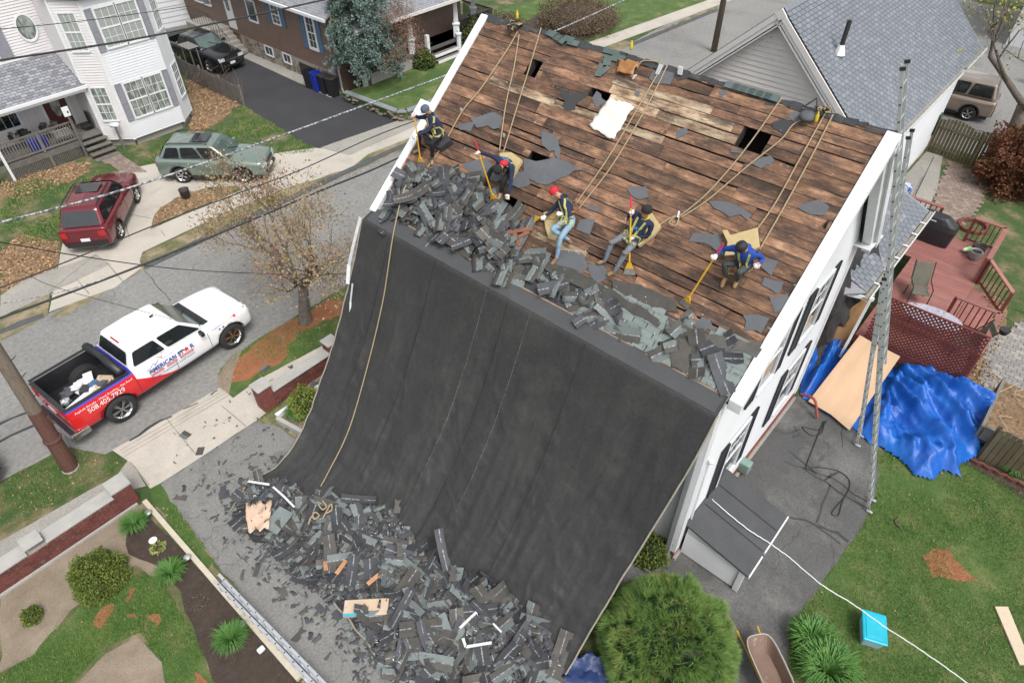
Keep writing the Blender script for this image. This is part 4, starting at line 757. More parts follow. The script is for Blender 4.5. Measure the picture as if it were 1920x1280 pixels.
# 200 larger pieces on top of the heap, each a thing
CN = ['dark slate', 'black', 'brown', 'dark mottled', 'grey-green', 'charcoal', 'brown and dark']; KN = ['long', 'square', 'torn', 'ragged']
def scrap_thing(meid, M_, label, group):
    label = CN[meid % 7]+' '+KN[meid % 4]+' '+label.replace('torn ', '').replace('whole ', '').replace('flat dark ', '')
    o = D.objects.new('shingle_scrap', SM[meid]); link(o); o.matrix_world = M_; tag(o, label, 'shingle', group); return o
k = 0
while k < 240:
    x, y = rp.uniform(px0, px1), rp.uniform(py0, py1)
    if not inpoly(PILE, x, y): continue
    z = pile_h(x, y)+rp.uniform(.0, .07); slope = (TH(x+.1)-TH(x-.1))/.2 if base_h(x, y) > .05 else 0
    scrap_thing(rp.choice([0, 4, 8, 12, 16, 20, 24, 28, 1, 5, 9, 13, 4, 18]), Matrix.Translation((x, y, z+.03)) @ Euler((rp.gauss(0, .28), -math.atan(slope)*.8+rp.gauss(0, .28), 0)).to_matrix().to_4x4() @ Matrix.Rotation(rp.uniform(0, 6.28), 4, 'Z'), 'torn shingle lying on the heap at the foot of the black tarp', 'shingles on the driveway heap'); k += 1
# upright and leaning strips against the tarp, and singles on the open ground
for P, rz, rx, ry, mi in (((5.02, 8.08, 0.75), .9, .2, .9, 2), ((4.38, 8.83, 0.45), 1.2, .2, .5, 0), ((4.89, 6.37, 0.9), 1.0, .1, 1.0, 12), ((4.66, 5.81, 0.8), .9, .2, .8, 2), ((4.69, 5.43, 0.75), .6, .5, .6, 14), ((5.23, 5.13, 0.6), 2.0, .8, .3, 8), ((5.23, 3.81, 0.5), .8, .2, 1.0, 12), ((4.31, 7.2, 0.7), 1.1, .3, .7, 2), ((3.32, 7.78, 0.4), .7, .1, .4, 8), ((3.24, 8.48, 0.4), .9, -.2, .3, 20)):
    scrap_thing(mi, Matrix.Translation(P) @ Euler((rx, -ry*.6, rz)).to_matrix().to_4x4(), 'whole shingle propped steeply at the upper edge of the driveway heap', 'shingles propped against the tarp')
for i, (P, rz) in enumerate((((2.65, 12.33, 0.03), .5), ((2.58, 12.16, 0.04), .55), ((1.8, 12.93, 0.03), 1.2), ((2.44, 12.95, 0.03), .3), ((2.94, 14.74, 0.04), .9), ((2.92, 13.92, 0.03), .4), ((2.35, 7.82, 0.03), .8), ((2.55, 7.4, 0.03), .75), ((1.67, 7.68, 0.03), .2), ((1.67, 9.87, 0.03), .4), ((1.96, 9.65, 0.03), 1.9), ((2.02, 8.78, 0.03), .6), ((2.49, 6.14, 0.03), 1.1), ((6.52, 13.6, 0.03), .3), ((6.5, 14.66, 0.03), .9), ((6.95, 16, 0.03), .4), ((5.93, 15.32, 0.03), .1))):
    scrap_thing((1, 5, 2, 6, 9, 13)[i % 6], Matrix.Translation(P) @ Matrix.Rotation(rz*2, 4, 'Z'), 'flat dark shingle piece lying on open ground away from the heap', 'stray shingles on open ground')
# debris on the roof
ZA = [(11.77, -0.03), (12.01, 0.9), (11.47, 1.36), (10.45, 1.74), (9.58, 1.61), (8.49, 1.34), (7.91, 1.17), (7.66, 0.74), (7.59, 0.1), (7.81, -0.28), (8.33, 0.03), (9.13, 0.09), (10.39, 0.12), (11.34, -0.13), (12.08, -0.21)]
ZB = [(7.75, 0.81), (6.75, 0.75), (5.82, 0.6), (5, 0.43), (4.68, 0.23), (4.76, -0.06), (5.89, 0.06), (7, 0.24)]
ZC = [(4.06, 0.72), (3.59, 1.01), (3.21, 0.74), (2.95, 0.87), (2.61, 0.94), (2.31, 0.2), (2.64, 0.13), (2.92, 0.43), (3.6, 0.24), (3.91, 0.26)]
items = []
def rplace(Z, n, hmax, things=0, lab='', grp=''):
    a0, a1 = min(p[0] for p in Z), max(p[0] for p in Z); b0, b1 = min(p[1] for p in Z), max(p[1] for p in Z); k = 0
    while k < n:
        y, v = rp.uniform(a0, a1), rp.uniform(b0, b1)
        if not inpoly(Z, y, v): continue
        hh = rp.uniform(0, hmax)*min(1, distedge(Z, y, v)/.4)+.04; P = RF(y, v, hh)
        rot = Rm.to_3x3().to_4x4() @ Euler((rp.gauss(0, .13), rp.gauss(0, .13), rp.uniform(0, 6.28))).to_matrix().to_4x4()
        T = Matrix.Translation(P) @ rot
        if k < things: scrap_thing(rp.choice([0, 4, 8, 12, 16, 20, 24, 28, 1, 5, 9, 4, 16]), T, lab, grp)
        else: items.append((rp.choice([1, 2, 3, 5, 6, 7, 9, 10, 11, 13, 16]), T @ Matrix.Scale(rp.uniform(.5, 1), 4)))
        k += 1
rplace(ZA, 400, .2, 100, 'torn shingle in the loose pile at the left eave below the crew', 'shingles piled at the left eave')
rplace(ZB, 48, .03, 14, 'torn shingle scattered along the middle of the eave', 'shingles along the middle of the eave')
rplace(ZC, 20, .05, 9, 'torn shingle lying on the grey shingles at the right eave corner', 'shingles at the right eave corner')
join_scraps('shingle_debris', items, 'small torn shingle bits strewn along the eave of the stripped roof', 'debris')
# special pieces
def flat_thing(name, P, w, l, rz, tilt, mat, label, cat, th=.02):
    m = MB(); m.box((0, 0, 0), (l, w, th)); o = m.build(name, mat, bevel=.006); o.matrix_world = Matrix.Translation(P) @ Euler((tilt[0], tilt[1], rz)).to_matrix().to_4x4(); return tag(o, label, cat)
flat_thing('shingle_slab', (2.98, 10.18, 0.42), .42, .62, .25, (.1, -.08), MT['scrap_grey'], 'thick grey-green slab of stuck shingles on the heap beside the torn tan paper', 'shingle', .03)
bun = empty('shingle_bundle', 'paper wrapped shingle bundle, tan with a blue edge, lying on the heap', 'bundle')
bm_ = M2('kraft_wrapper', (.55, .42, .3), (.48, .36, .25), 4, .7, c3=(.3, .24, .17), c3scale=6, c3amt=(.62, .7))
m = MB(); m.box((0, 0, 0), (1.0, .36, .09)); m.build('wrapper', bm_, bun, bevel=.01)
m = MB(); m.box((-.13, -.15, .047), (.72, .07, .003)); m.build('printed_edge', M2('blue_print', (.05, .3, .42), (.07, .4, .5), 8, .5), bun); m = MB(); m.box((-.5, .02, .0), (.004, .3, .085)); m.build('printed_end', M2('blue_print_dark', (.05, .16, .45), (.06, .2, .5), 8, .5), bun)
bun.matrix_world = Matrix.Translation((2.99, 6.91, 0.3)) @ Euler((.12, -.1, -.85)).to_matrix().to_4x4()
crumple('kraft_paper', ((2.66, 11.12, 0.42), (3.2, 10.73, 0.42), (2.66, 10.09, 0.42), (2.31, 10.39, 0.42)), 12, 12, 0, .07, M2('torn_kraft_paper', (.6, .43, .32), (.5, .36, .26), 4, .8), 'torn tan paper sheet crumpled on the left end of the heap', 'paper', lambda p, k, e: p+V(e*5, e*5, k), ed=.03, sc=4)
for i, (pts, w, lb) in enumerate(((((3.14, 11.75, 0.4), (3.43, 11.21, 0.45)), .06, 'short white metal flashing strip at the top left of the heap'), (((3.45, 11.08, 0.45), (3.45, 10.6, 0.5), (3.45, 10.17, 0.45)), .05, 'kinked white flashing strip pointing down across the left of the heap'), (((3.97, 4.96, 0.5), (4.46, 4.93, 0.5)), .06, 'white gutter offcut standing diagonally in the lower right of the heap'), (((3.86, 4.76, 0.5), (3.77, 4.59, 0.5), (4.19, 4.24, 0.5)), .06, 'white L-shaped flashing offcut low on the right of the heap'), (((4.48, 4.46, 0.6), (4.46, 4.2, 0.6)), .04, 'small white strip tucked between shingles at the right of the heap'))):
    flash('flashing_strip', pts, w, lb)
m = MB()
for _ in range(220):
    x, y = rp.uniform(px0, px1), rp.uniform(py0, py1)
    if inpoly(PILE, x, y): m.box((x, y, pile_h(x, y)+.07), (rp.uniform(.015, .07), rp.uniform(.008, .02), .006), rz=rp.uniform(0, 3))
for _ in range(360):
    y, v = rp.uniform(2.5, 11.9), rp.uniform(.1, 5.2)
    if v > 1.3 and rp.random() < .8: continue
    s = rp.uniform(.01, .032) if v < 1.4 else rp.uniform(.006, .018); m.box(RF(y, v, .06 if v < 1.4 else .03), (s, s*.4, .005), mat=Rm.to_3x3() @ Matrix.Rotation(rp.uniform(0, 3), 3, 'Z'))
tag(m.build('debris_flecks', MT['scrap_white']), 'white flecks of nails, sealant strip and metal scattered on roof and heap', 'debris', kind='stuff')
# splintered boards
for P, rz, L in (((3.22, 8.05, 0.4), .3, .4), ((3.51, 7.26, 0.4), 0, .35), ((3, 8.35, 0.4), 1, .25)):
    flat_thing('broken_board', P, .1, L, rz, (.2, .1), M2('split_wood', (.5, .26, .13), (.35, .18, .1), 8, .8), 'broken piece of orange brown roof board sticking out of the heap', 'board')['group'] = 'broken boards in the heap'
bb = M2('fallen_board', (.26, .11, .06), (.16, .07, .045), 5, .85)
for (y, v), a, L, lb in (((8.05, 1.02), -.55, .75, 'long brown board scrap by the feet of the worker with the red hood'), ((7.93, .92), -.95, .5, 'second brown board scrap lying under the longer one on the left of the eave'), ((7.95, .85), .6, .35, 'short brown board scrap pointing down slope at the left of the eave')):
    m = MB(); m.box((0, 0, 0), (L, .09, .02)); o = m.build('broken_board', bb); o.matrix_world = Matrix.Translation(RF(y, v, .12)) @ Rm.to_3x3().to_4x4() @ Matrix.Rotation(a, 4, 'Z'); tag(o, lb, 'board')

# ---------------- ropes, crew and their gear ----------------
def rope(pts, r, label, cat='rope', mat=None, group=None, name='rope', n=6, sub=10, wob=.0):
    P = [Vector(p) for p in pts]; Q = []
    for i in range(len(P)-1):
        p0, p1, p2, p3 = P[max(i-1, 0)], P[i], P[i+1], P[min(i+2, len(P)-1)]
        for k in range(sub):
            t = k/sub; Q.append(.5*((2*p1)+(p2-p0)*t+(2*p0-5*p1+4*p2-p3)*t*t+(3*p1-p0-3*p2+p3)*t*t*t)+V(random.uniform(-wob, wob), random.uniform(-wob, wob), 0))
    Q.append(P[-1]); m = MB(); m.tube(Q, r, n); o = m.build(name, mat or MT['rope'], smooth=True); return tag(o, label, cat, group)
def RL(pts, h=.05): return [RF(p[0], p[1], h) for p in pts]
GR = 'safety ropes down the stripped roof'
rope(RL([(10.96, 5.35), (10.96, 4.79), (11.07, 3.72), (11.22, 3.05), (11.21, 2.18), (11.31, 1.39), (11.54, 0.93)])[:]+[V(9.05, 11.3, 6.25)+V(0, .1, .05)]+[V(x, yy, tarp_h(x, yy)+.03) for x, yy in ((8.3, 11.05), (7.6, 10.95), (6.6, 10.8), (5.6, 10.6), (4.7, 10.5), (4.35, 10.4))], .016, 'long tan rope from the far ridge end over the left eave down the tarp', group=GR)
rope(RL([(10.87, 5.29), (10.5, 4.48), (10.15, 3.57), (9.64, 2.52)]), .015, 'left rope of the pair leading to the worker in the red hood', group=GR)
rope(RL([(10.39, 5.6), (10.17, 4.86), (9.88, 3.8), (9.51, 2.49)]), .015, 'right rope of the pair leading to the worker in the red hood', group=GR)
rope(RL([(7.02, 5.58), (7.02, 4.57), (7.04, 3.25), (7.16, 2.08)]), .015, 'left rope of the pair leading to the worker in the red cap', group=GR)
rope(RL([(6.92, 5.57), (6.85, 4.62), (6.86, 3.18), (7.04, 2)]), .015, 'right rope of the pair leading to the worker in the red cap', group=GR)
rope(RL([(4.37, 5.57), (4.48, 4.42), (4.69, 3.36), (4.96, 2.69)]), .015, 'upper of the two ropes meeting at the white clip above the black beanie', group=GR)
rope(RL([(3.57, 5.55), (3.89, 5.16), (3.97, 4.77), (4.28, 4.07), (4.61, 3.23), (4.92, 2.68)]), .015, 'lower of the two ropes meeting at the white clip above the black beanie', group=GR)
rope(RL([(4.96, 2.69), (4.93, 2.49), (5.08, 2.49), (5.06, 2.59), (4.99, 2.72), (5.16, 2.51), (5.29, 2.25)], .06), .016, 'short looped rope from the white clip to the worker in the black beanie', group=GR)
rope(RL([(3.48, 5.5), (3.46, 4.55), (3.44, 3.52), (3.53, 2.7)], .06), .015, 'left rope of the pair leading to the worker in the blue hoodie', group=GR)
rope(RL([(3.34, 5.53), (3.29, 4.61), (3.26, 3.59), (3.25, 2.68)], .06), .015, 'right rope of the pair leading to the worker in the blue hoodie', group=GR)
rope(RL([(7.02, 5.58), (7.28, 5.57), (7.51, 5.5), (7.54, 5.33)]), .014, 'short tan rope end tied at the middle of the ridge', group=GR)
rope([(3.82, 9.62, 0.7), (3.8, 9.42, 0.7), (3.92, 9.43, 0.7), (3.95, 9.63, 0.7)], .02, 'rope coil lying where the long rope meets the heap')
rope([(3.54, 9.42, 0.6), (3.57, 9.53, 0.62), (3.66, 9.54, 0.62), (3.66, 9.4, 0.62), (3.53, 9.4, 0.63), (3.52, 9.5, 0.64), (3.35, 9.42, 0.6)], .02, 'small rope coil with a yellow end on the shingle heap')
rope([(3.81, 9.32, 0.62), (3.96, 9.3, 0.62), (4.04, 9.44, 0.63), (3.67, 9.28, 0.6)], .02, 'curved rope end lying on the shingle heap')
clip = MB(); P = RF(*[(4.99, 2.71)][0][:2], .08); clip.sphere(P, .035, sc=(1, 1, .6)); clip.beam(P-V(.05, .02, .04), P+V(.05, .02, .04), .03, .03); tag(clip.build('rope_clip', MT['alu_light']), 'white metal rope grab on the ropes above the black beanie worker', 'clip')
for s, lb in (([(11.24, 3.07)], 'small metal rope clip on the long rope behind the worker at the left rake'), ([(9.72, 2.88)], 'metal rope clip on the pair of ropes above the red hooded worker')):
    clip = MB(); P = RF(s[0][0], s[0][1], .07); clip.box(P, (.07, .03, .05), rz=.4); clip.box(P+V(.02, .03, .02), (.03, .06, .02)); tag(clip.build('rope_clip', MT['alu_light']), lb, 'clip')
tools_m = {'yellow': M2('yellow_fibreglass', (.62, .36, .02), (.52, .29, .02), 6, .5), 'red': M2('red_grip', (.55, .03, .06), (.45, .02, .05), 6, .5), 'steel': M2('worn_steel', (.34, .33, .31), (.2, .19, .17), 14, .45, metal=.7)}
def shovel(top, blade, label, grip=.22, dark=False, bl=.26):
    """roofing shovel: red grip, yellow shaft, flared yellow socket, toothed steel blade"""
    t, b = Vector(top), Vector(blade); d = (b-t); L = d.length; d.normalize(); root = empty('roofing_shovel', label, 'shovel', 'roofing shovels of the crew')
    neck = b-d*bl; m = MB(); m.tube([t, t+d*grip], .021, 8); m.build('grip', tools_m['red'], root)
    m = MB(); m.tube([t+d*grip, neck-d*.02], .017, 8); m.build('shaft', MT['rust'] if dark else tools_m['yellow'], root)
    s = d.cross(NRM).normalized(); n = s.cross(d).normalized()
    if n.dot(NRM) < 0: n = -n
    m = MB()
    for w0, w1, a0, a1, mi in ((.025, .09, 0, .13, 0),):
        vs = [neck+s*w0+n*.03, neck-s*w0+n*.03, neck+d*a1-s*w1, neck+d*a1+s*w1, neck+s*w0-n*.015, neck-s*w0-n*.015, neck+d*a1-s*w1-n*.008, neck+d*a1+s*w1-n*.008]
        m.add(vs, [(0, 1, 2, 3), (7, 6, 5, 4), (0, 3, 7, 4), (1, 5, 6, 2), (0, 4, 5, 1), (3, 2, 6, 7)])
    m.tube([neck-d*.05, neck+d*.12], .016, 6); m.build('socket', tools_m['yellow'] if not dark else MT['rust'], root)
    m = MB(); k = 8; e = neck+d*.12
    outline = [e+s*.09, e-s*.09]+[e+d*(bl-.12-(.012 if i % 2 else 0))-s*(.13-i*.26/k/1) for i in range(k+1)]
    m.poly(outline, .005, nrm=n); m.build('blade', tools_m['steel'], root); return root
PEOPLE = {'w1': {'hip': (10.28, 11.29, 7.45), 'neck': (10.14, 11.34, 7.93), 'head': (10, 11.38, 8.05), 'shl': (10.07, 11.49, 7.84), 'ell': (10.1, 11.75, 7.73), 'hal': (9.89, 11.67, 7.88), 'knl': (9.91, 11.61, 7.45), 'anl': (10.03, 11.76, 6.94), 'tol': (9.95, 11.93, 6.81), 'shr': (10.14, 11.24, 7.76), 'elr': (9.91, 11.32, 7.58), 'har': (9.65, 11.4, 7.55), 'knr': (9.87, 11.11, 7.38), 'anr': (9.96, 11.25, 6.88), 'tor': (9.88, 11.21, 6.74)}, 'w2': {'hip': (10.32, 9.04, 7.35), 'neck': (9.93, 8.92, 7.55), 'head': (9.74, 8.89, 7.52), 'shl': (9.89, 9.06, 7.68), 'ell': (9.83, 9.33, 7.71), 'hal': (9.59, 9.31, 7.84), 'knl': (9.98, 9.33, 7.26), 'anl': (9.91, 9.47, 6.83), 'tol': (9.8, 9.52, 6.68), 'shr': (10.04, 8.75, 7.49), 'elr': (9.9, 8.66, 7.22), 'har': (9.75, 8.62, 6.99), 'knr': (9.92, 8.9, 7.17), 'anr': (9.92, 8.98, 6.84), 'tor': (9.74, 8.96, 6.63)}, 'w3': {'hip': (9.83, 6.96, 6.98), 'neck': (9.92, 7.25, 7.39), 'head': (9.86, 7.41, 7.47), 'shl': (9.95, 7.35, 7.23), 'ell': (9.87, 7.48, 6.99), 'hal': (9.6, 7.45, 7), 'knl': (9.39, 7.1, 6.94), 'anl': (9.68, 6.85, 6.64), 'tol': (9.68, 6.76, 6.58), 'shr': (9.97, 7.1, 7.28), 'elr': (9.97, 7.08, 7), 'har': (9.74, 7.13, 7.13), 'knr': (9.41, 6.87, 6.8), 'anr': (9.33, 6.87, 6.35), 'tor': (9.22, 6.94, 6.19)}, 'w4': {'hip': (10.08, 5.55, 7.1), 'neck': (10.13, 5.41, 7.56), 'head': (10.11, 5.37, 7.74), 'shl': (10.15, 5.6, 7.57), 'ell': (10.2, 5.8, 7.38), 'hal': (10.08, 5.68, 7.59), 'knl': (9.72, 5.82, 7.01), 'anl': (9.61, 5.86, 6.59), 'tol': (9.57, 6.01, 6.49), 'shr': (10.17, 5.23, 7.48), 'elr': (10.15, 5.26, 7.2), 'har': (9.97, 5.49, 7.14), 'knr': (9.66, 5.44, 6.96), 'anr': (9.52, 5.56, 6.51), 'tor': (9.47, 5.68, 6.4)}, 'w5': {'hip': (10.34, 3.32, 7.34), 'neck': (10.11, 3.3, 7.79), 'head': (9.96, 3.33, 7.9), 'shl': (10.05, 3.48, 7.78), 'ell': (10.07, 3.71, 7.64), 'hal': (9.8, 3.69, 7.65), 'knl': (9.96, 3.56, 7.45), 'anl': (10.15, 3.53, 7.04), 'tol': (10.02, 3.52, 6.87), 'shr': (10.16, 3.11, 7.77), 'elr': (10.36, 3.03, 7.59), 'har': (10.09, 3, 7.63), 'knr': (9.91, 3.23, 7.46), 'anr': (10.17, 3.31, 7.06), 'tor': (10.09, 3.31, 6.92)}}
skinm = M2('skin', (.42, .24, .16), (.38, .21, .14), 4, .6)
def person(key, label, top_c, leg_c, boot_c, head_kind, glove=True, extra=None):
    J = {k: Vector(v) for k, v in PEOPLE[key].items()}; root = empty('person', label, 'person', 'roofing crew on the stripped roof', J['hip'])
    lr = (J['shl']-J['shr']).normalized(); sp = (J['neck']-J['hip']).normalized()
    hl = (lr-sp*lr.dot(sp)).normalized(); face = ((J['hal']+J['har'])/2-J['head']).normalized(); face = (face-V(0, 0, 1)*.0).normalized()
    verts = []; rad = []; edges = []
    def A(p, r, par=None, ry=None):
        verts.append(p); rad.append((r, ry or r)); i = len(verts)-1
        if par is not None: edges.append((par, i))
        return i
    h0 = A(J['hip'], .125, None, .14); s1 = A(J['hip'].lerp(J['neck'], .4), .125, h0, .15); s2 = A(J['hip'].lerp(J['neck'], .78), .13, s1, .165); nk = A(J['neck'], .06, s2)
    hv = A(J['neck'].lerp(J['head'], .6), .068, nk); hd = A(J['head']+(J['head']-J['neck']).normalized()*.05, .088, hv)
    segs = []
    for s in 'lr':
        sg = 1 if s == 'l' else -1
        hp = A(J['hip']+hl*.1*sg+(J['kn'+s]-J['hip']).normalized()*.06, .095, h0); mid = A((J['hip']+hl*.1*sg).lerp(J['kn'+s], .5), .08, hp); kn = A(J['kn'+s], .06, mid); cf = A(J['kn'+s].lerp(J['an'+s], .35), .06, kn); an = A(J['an'+s], .042, cf)
        to = A(J['to'+s].lerp(J['an'+s], .5), .048, an, .04); A(J['to'+s]+NRM*.01, .04, to, .032)
        sh = A(J['sh'+s], .07, s2); u = A(J['sh'+s].lerp(J['el'+s], .5), .056, sh); el = A(J['el'+s], .046, u); fa = A(J['el'+s].lerp(J['ha'+s], .5), .042, el); A(J['ha'+s].lerp(J['el'+s], .12), .03, fa)
        segs += [(J['hip'], J['kn'+s], 1), (J['kn'+s], J['an'+s], 1), (J['an'+s].lerp(J['to'+s], .0)-(J['an'+s]-J['kn'+s]).normalized()*-.0, J['to'+s], 2), (J['sh'+s], J['el'+s], 0), (J['el'+s], J['ha'+s], 0)]
        segs.append((J['an'+s].lerp(J['kn'+s], .12), J['an'+s], 2))
    segs += [(J['hip'].lerp(J['neck'], .18), J['neck'], 0), (J['neck'].lerp(J['head'], .5), J['head']+(J['head']-J['neck'])*.5, 3), (J['hip']-sp*.05, J['hip'], 1)]
    me = D.meshes.new('body'); me.from_pydata(verts, edges, []); o = D.objects.new('body', me); link(o)
    sk = o.modifiers.new('skin', 'SKIN'); sk.use_smooth_shade = True; o.modifiers.new('sub', 'SUBSURF').levels = 1
    o.modifiers['sub'].render_levels = 1
    for i, (a, b) in enumerate(rad): me.skin_vertices[0].data[i].radius = (a, b)
    me.skin_vertices[0].data[0].use_root = True
    bm2 = evalmesh(o); D.objects.remove(o); bm2.name = 'body'; bm2.materials.clear()
    for c in (top_c, leg_c, boot_c, skinm): bm2.materials.append(c)
    for p in bm2.polygons:
        best = 9; bi = 0; c = p.center
        for a, b, mi in segs:
            ab = b-a; t = max(0, min(1, (c-a).dot(ab)/ab.length_squared)); dd = (a+ab*t-c).length
            if dd < best: best = dd; bi = mi
        p.material_index = bi; p.use_smooth = True
    # small creases in the clothes
    for v in bm2.vertices: v.co += Vector((mnoise.noise(v.co*14), mnoise.noise(v.co*14+V(9, 0, 0)), mnoise.noise(v.co*14+V(0, 9, 0))))*.012
    bo = D.objects.new('body', bm2); link(bo, root); bo.matrix_parent_inverse = Matrix.Translation(-J['hip'])
    def P(mb, name, mat, smooth=True): q = mb.build(name, mat, root, smooth=smooth); q.matrix_parent_inverse = Matrix.Translation(-J['hip']); return q
    # gloves with separate fingers
    for s in 'lr':
        hp = J['ha'+s]; d = (hp-J['el'+s]).normalized(); side = d.cross(NRM).normalized(); dn = side.cross(d).normalized(); gl = MB()
        gl.sphere(hp+d*.015, .045, 8, 6, sc=(1, 1, .8))
        for f in range(4):
            o_ = side*(.036-f*.024); L = (.032, .038, .036, .028)[f]; a = hp+d*.04+o_; b = a+d*L-dn*.008; c = b+d*.012-dn*L*.9; e = c-d*.02-dn*.012; gl.tube([a-d*.01, b, c, e], [.013, .0125, .012, .01], 5)
        a = hp+side*.04; gl.tube([a-d*.01, a+side*.03+d*.02-dn*.01, a+side*.025+d*.05-dn*.03], [.014, .013, .011], 5)
        P(gl, 'glove' if glove else 'hand', (GLW if glove else skinm))
    # head: face, ears, headwear
    hc = J['head']; upd = (J['head']-J['neck']).normalized(); upd = (upd*.6+V(0, 0, 1)*.4).normalized(); fd = (face-upd*face.dot(upd)).normalized(); rr = fd.cross(upd)
    fm_ = Matrix((rr, fd, upd)).transposed()
    f = MB(); f.add([hc+fm_ @ V(*q) for q in ((-.014, .085, -.02), (.014, .085, -.02), (0, .118, -.018), (0, .09, .02))], [(0, 1, 2), (1, 3, 2), (3, 0, 2)])
    f.box(hc+fm_ @ V(0, .083, -.052), (.045, .012, .008), mat=fm_)
    for sx in (-1, 1): f.sphere(hc+fm_ @ V(sx*.09, .0, -.005), .024, 6, 4, sc=(.5, 1, 1))
    P(f, 'face', skinm)
    e = MB()
    for sx in (-1, 1): e.sphere(hc+fm_ @ V(sx*.034, .084, .012), .012, 6, 4)
    P(e, 'eye', MT['black'])['kind'] = 'stuff'
    hat = MB(); c0 = hc+upd*.035-fd*.008
    prof = [(.1, -.035), (.104, .0), (.1, .04), (.08, .074), (.044, .094), (.0, .1)]
    vs = []; n = 16
    for r_, z_ in prof:
        for j in range(n): t = 2*math.pi*j/n; k = 1+(.03*random.random() if head_kind[0] == 'hair' else 0); vs.append(c0+fm_ @ V(math.cos(t)*r_*.95*k, math.sin(t)*r_*1.05*k, z_*k))
    hat.add(vs, [(i*n+j, i*n+(j+1) % n, (i+1)*n+(j+1) % n, (i+1)*n+j) for i in range(5) for j in range(n)])
    ho = P(hat, {'cap': 'cap', 'beanie': 'beanie', 'hair': 'hair'}[head_kind[0]], head_kind[1])
    if head_kind[0] == 'cap':
        b_ = MB(); dirn = head_kind[3]; pts = []
        for j in range(9): t = math.pi*j/8; pts.append(c0+fm_ @ V(math.cos(t)*.085, dirn*(.08+math.sin(t)*.085), -.025-math.sin(t)*.015))
        b_.poly(pts, .008, nrm=upd); q = b_.build('brim', head_kind[2], ho); q.matrix_parent_inverse = Matrix.Identity(4)
    if head_kind[0] == 'beanie':
        b_ = MB(); b_.lathe([(.103, -.03), (.11, -.02), (.11, .01), (.104, .02)], n=16, cap=False); b_.v = [tuple(c0+fm_ @ Vector(v)) for v in b_.v]; b_.build('beanie_fold', head_kind[1], ho, smooth=True)
    # harness webbing following the torso
    bvh = BVHTree.FromPolygons([v.co for v in bm2.vertices], [p.vertices[:] for p in bm2.polygons])
    def strap(pts, w, mat, name='harness_strap', off=.008):
        L = []
        for p in pts:
            q, nn, _, _ = bvh.find_nearest(p)
            L.append((q+nn*off, nn))
        m = MB(); vs = []
        for i, (q, nn) in enumerate(L):
            d = (L[min(i+1, len(L)-1)][0]-L[max(i-1, 0)][0]).normalized(); s = d.cross(nn).normalized()*w/2; vs += [q+s, q-s]
        m.add(vs, [(2*i, 2*i+1, 2*i+3, 2*i+2) for i in range(len(L)-1)]); return P(m, name, mat, False)
    front = lr.cross(sp).normalized(); 
    if front.dot(face) < 0: front = -front
    ch, hp = J['hip'].lerp(J['neck'], .95), J['hip']+sp*.08
    for fs in (1, -1):
        for sg in (1, -1):
            a = ch+hl*.09*sg; strap([a+front*.2*fs*min(1, .2+t)+(hp-ch)*t-hl*.04*sg*t*(1 if fs > 0 else -2.6) for t in np.linspace(0, .95, 9)], .045, HARN)
    strap([hp+(front*math.cos(t)+hl*math.sin(t))*.3 for t in np.linspace(0, 2*math.pi, 19)], .05, HBELT, 'harness_belt')
    for s in 'lr':
        a = (J['hip']+hl*.1*(1 if s == 'l' else -1)).lerp(J['kn'+s], .3); d = (J['kn'+s]-J['hip']).normalized(); x = d.orthogonal().normalized(); y = d.cross(x); strap([a+(x*math.cos(t)+y*math.sin(t))*.2 for t in np.linspace(0, 2*math.pi, 13)], .04, HARN, 'leg_strap')
    if extra:
        extra(J, P, bvh, dict(front=front, lr=hl, sp=sp, fm=fm_, hc=hc, up=upd, fd=fd))
    return J
def patch(P, bvh, c, d, sx, sy, w, h, mat, name, off=.012):
    """a printed patch projected on the clothes from direction d"""
    m = MB(); n = 6; vs = []
    for i in range(n+1):
        for j in range(n+1):
            p = c+sx*w*(i/n-.5)+sy*h*(j/n-.5)+d*.5; q, nn, _, _ = bvh.ray_cast(p, -d)
            if q is None: q, nn, _, _ = bvh.find_nearest(p-d*.35)
            vs.append(q+d*off)
    m.add(vs, [(i*(n+1)+j, (i+1)*(n+1)+j, (i+1)*(n+1)+j+1, i*(n+1)+j+1) for i in range(n) for j in range(n)]); return P(m, name, mat)
GLW = M2('glove_white_red', (.75, .74, .72), (.7, .68, .66), 8, .8, c3=(.6, .05, .05), c3scale=14, c3amt=(.58, .62))
HARN = M2('harness_webbing', (.42, .4, .1), (.34, .33, .12), 12, .8); HBELT = M2('harness_belt', (.03, .03, .03), (.3, .27, .15), 9, .8, sharp=.05)
navy = M2('navy_hoodie', (.012, .018, .05), (.018, .026, .068), 9, .9, bmp=.4, bscale=30); blue = M2('royal_blue_hoodie', (.012, .06, .34), (.01, .045, .25), 9, .85, bmp=.4, bscale=30)
blackp = M2('black_trousers', (.009, .009, .011), (.016, .016, .018), 9, .9, bmp=.4); jeans = M2('light_blue_jeans', (.15, .26, .36), (.25, .36, .45), 7, .9, bmp=.4); greyj = M2('grey_jeans', (.12, .14, .17), (.17, .19, .22), 7, .9, bmp=.4); darkg = M2('charcoal_trousers', (.045, .05, .052), (.065, .07, .07), 7, .9, bmp=.4)
tanb = M2('tan_work_boot', (.36, .22, .1), (.28, .17, .08), 9, .8, bmp=.3); brownb = M2('brown_boot', (.2, .1, .06), (.3, .17, .1), 9, .8); shoe = M2('dark_beige_shoe', (.3, .25, .17), (.2, .16, .11), 9, .8)
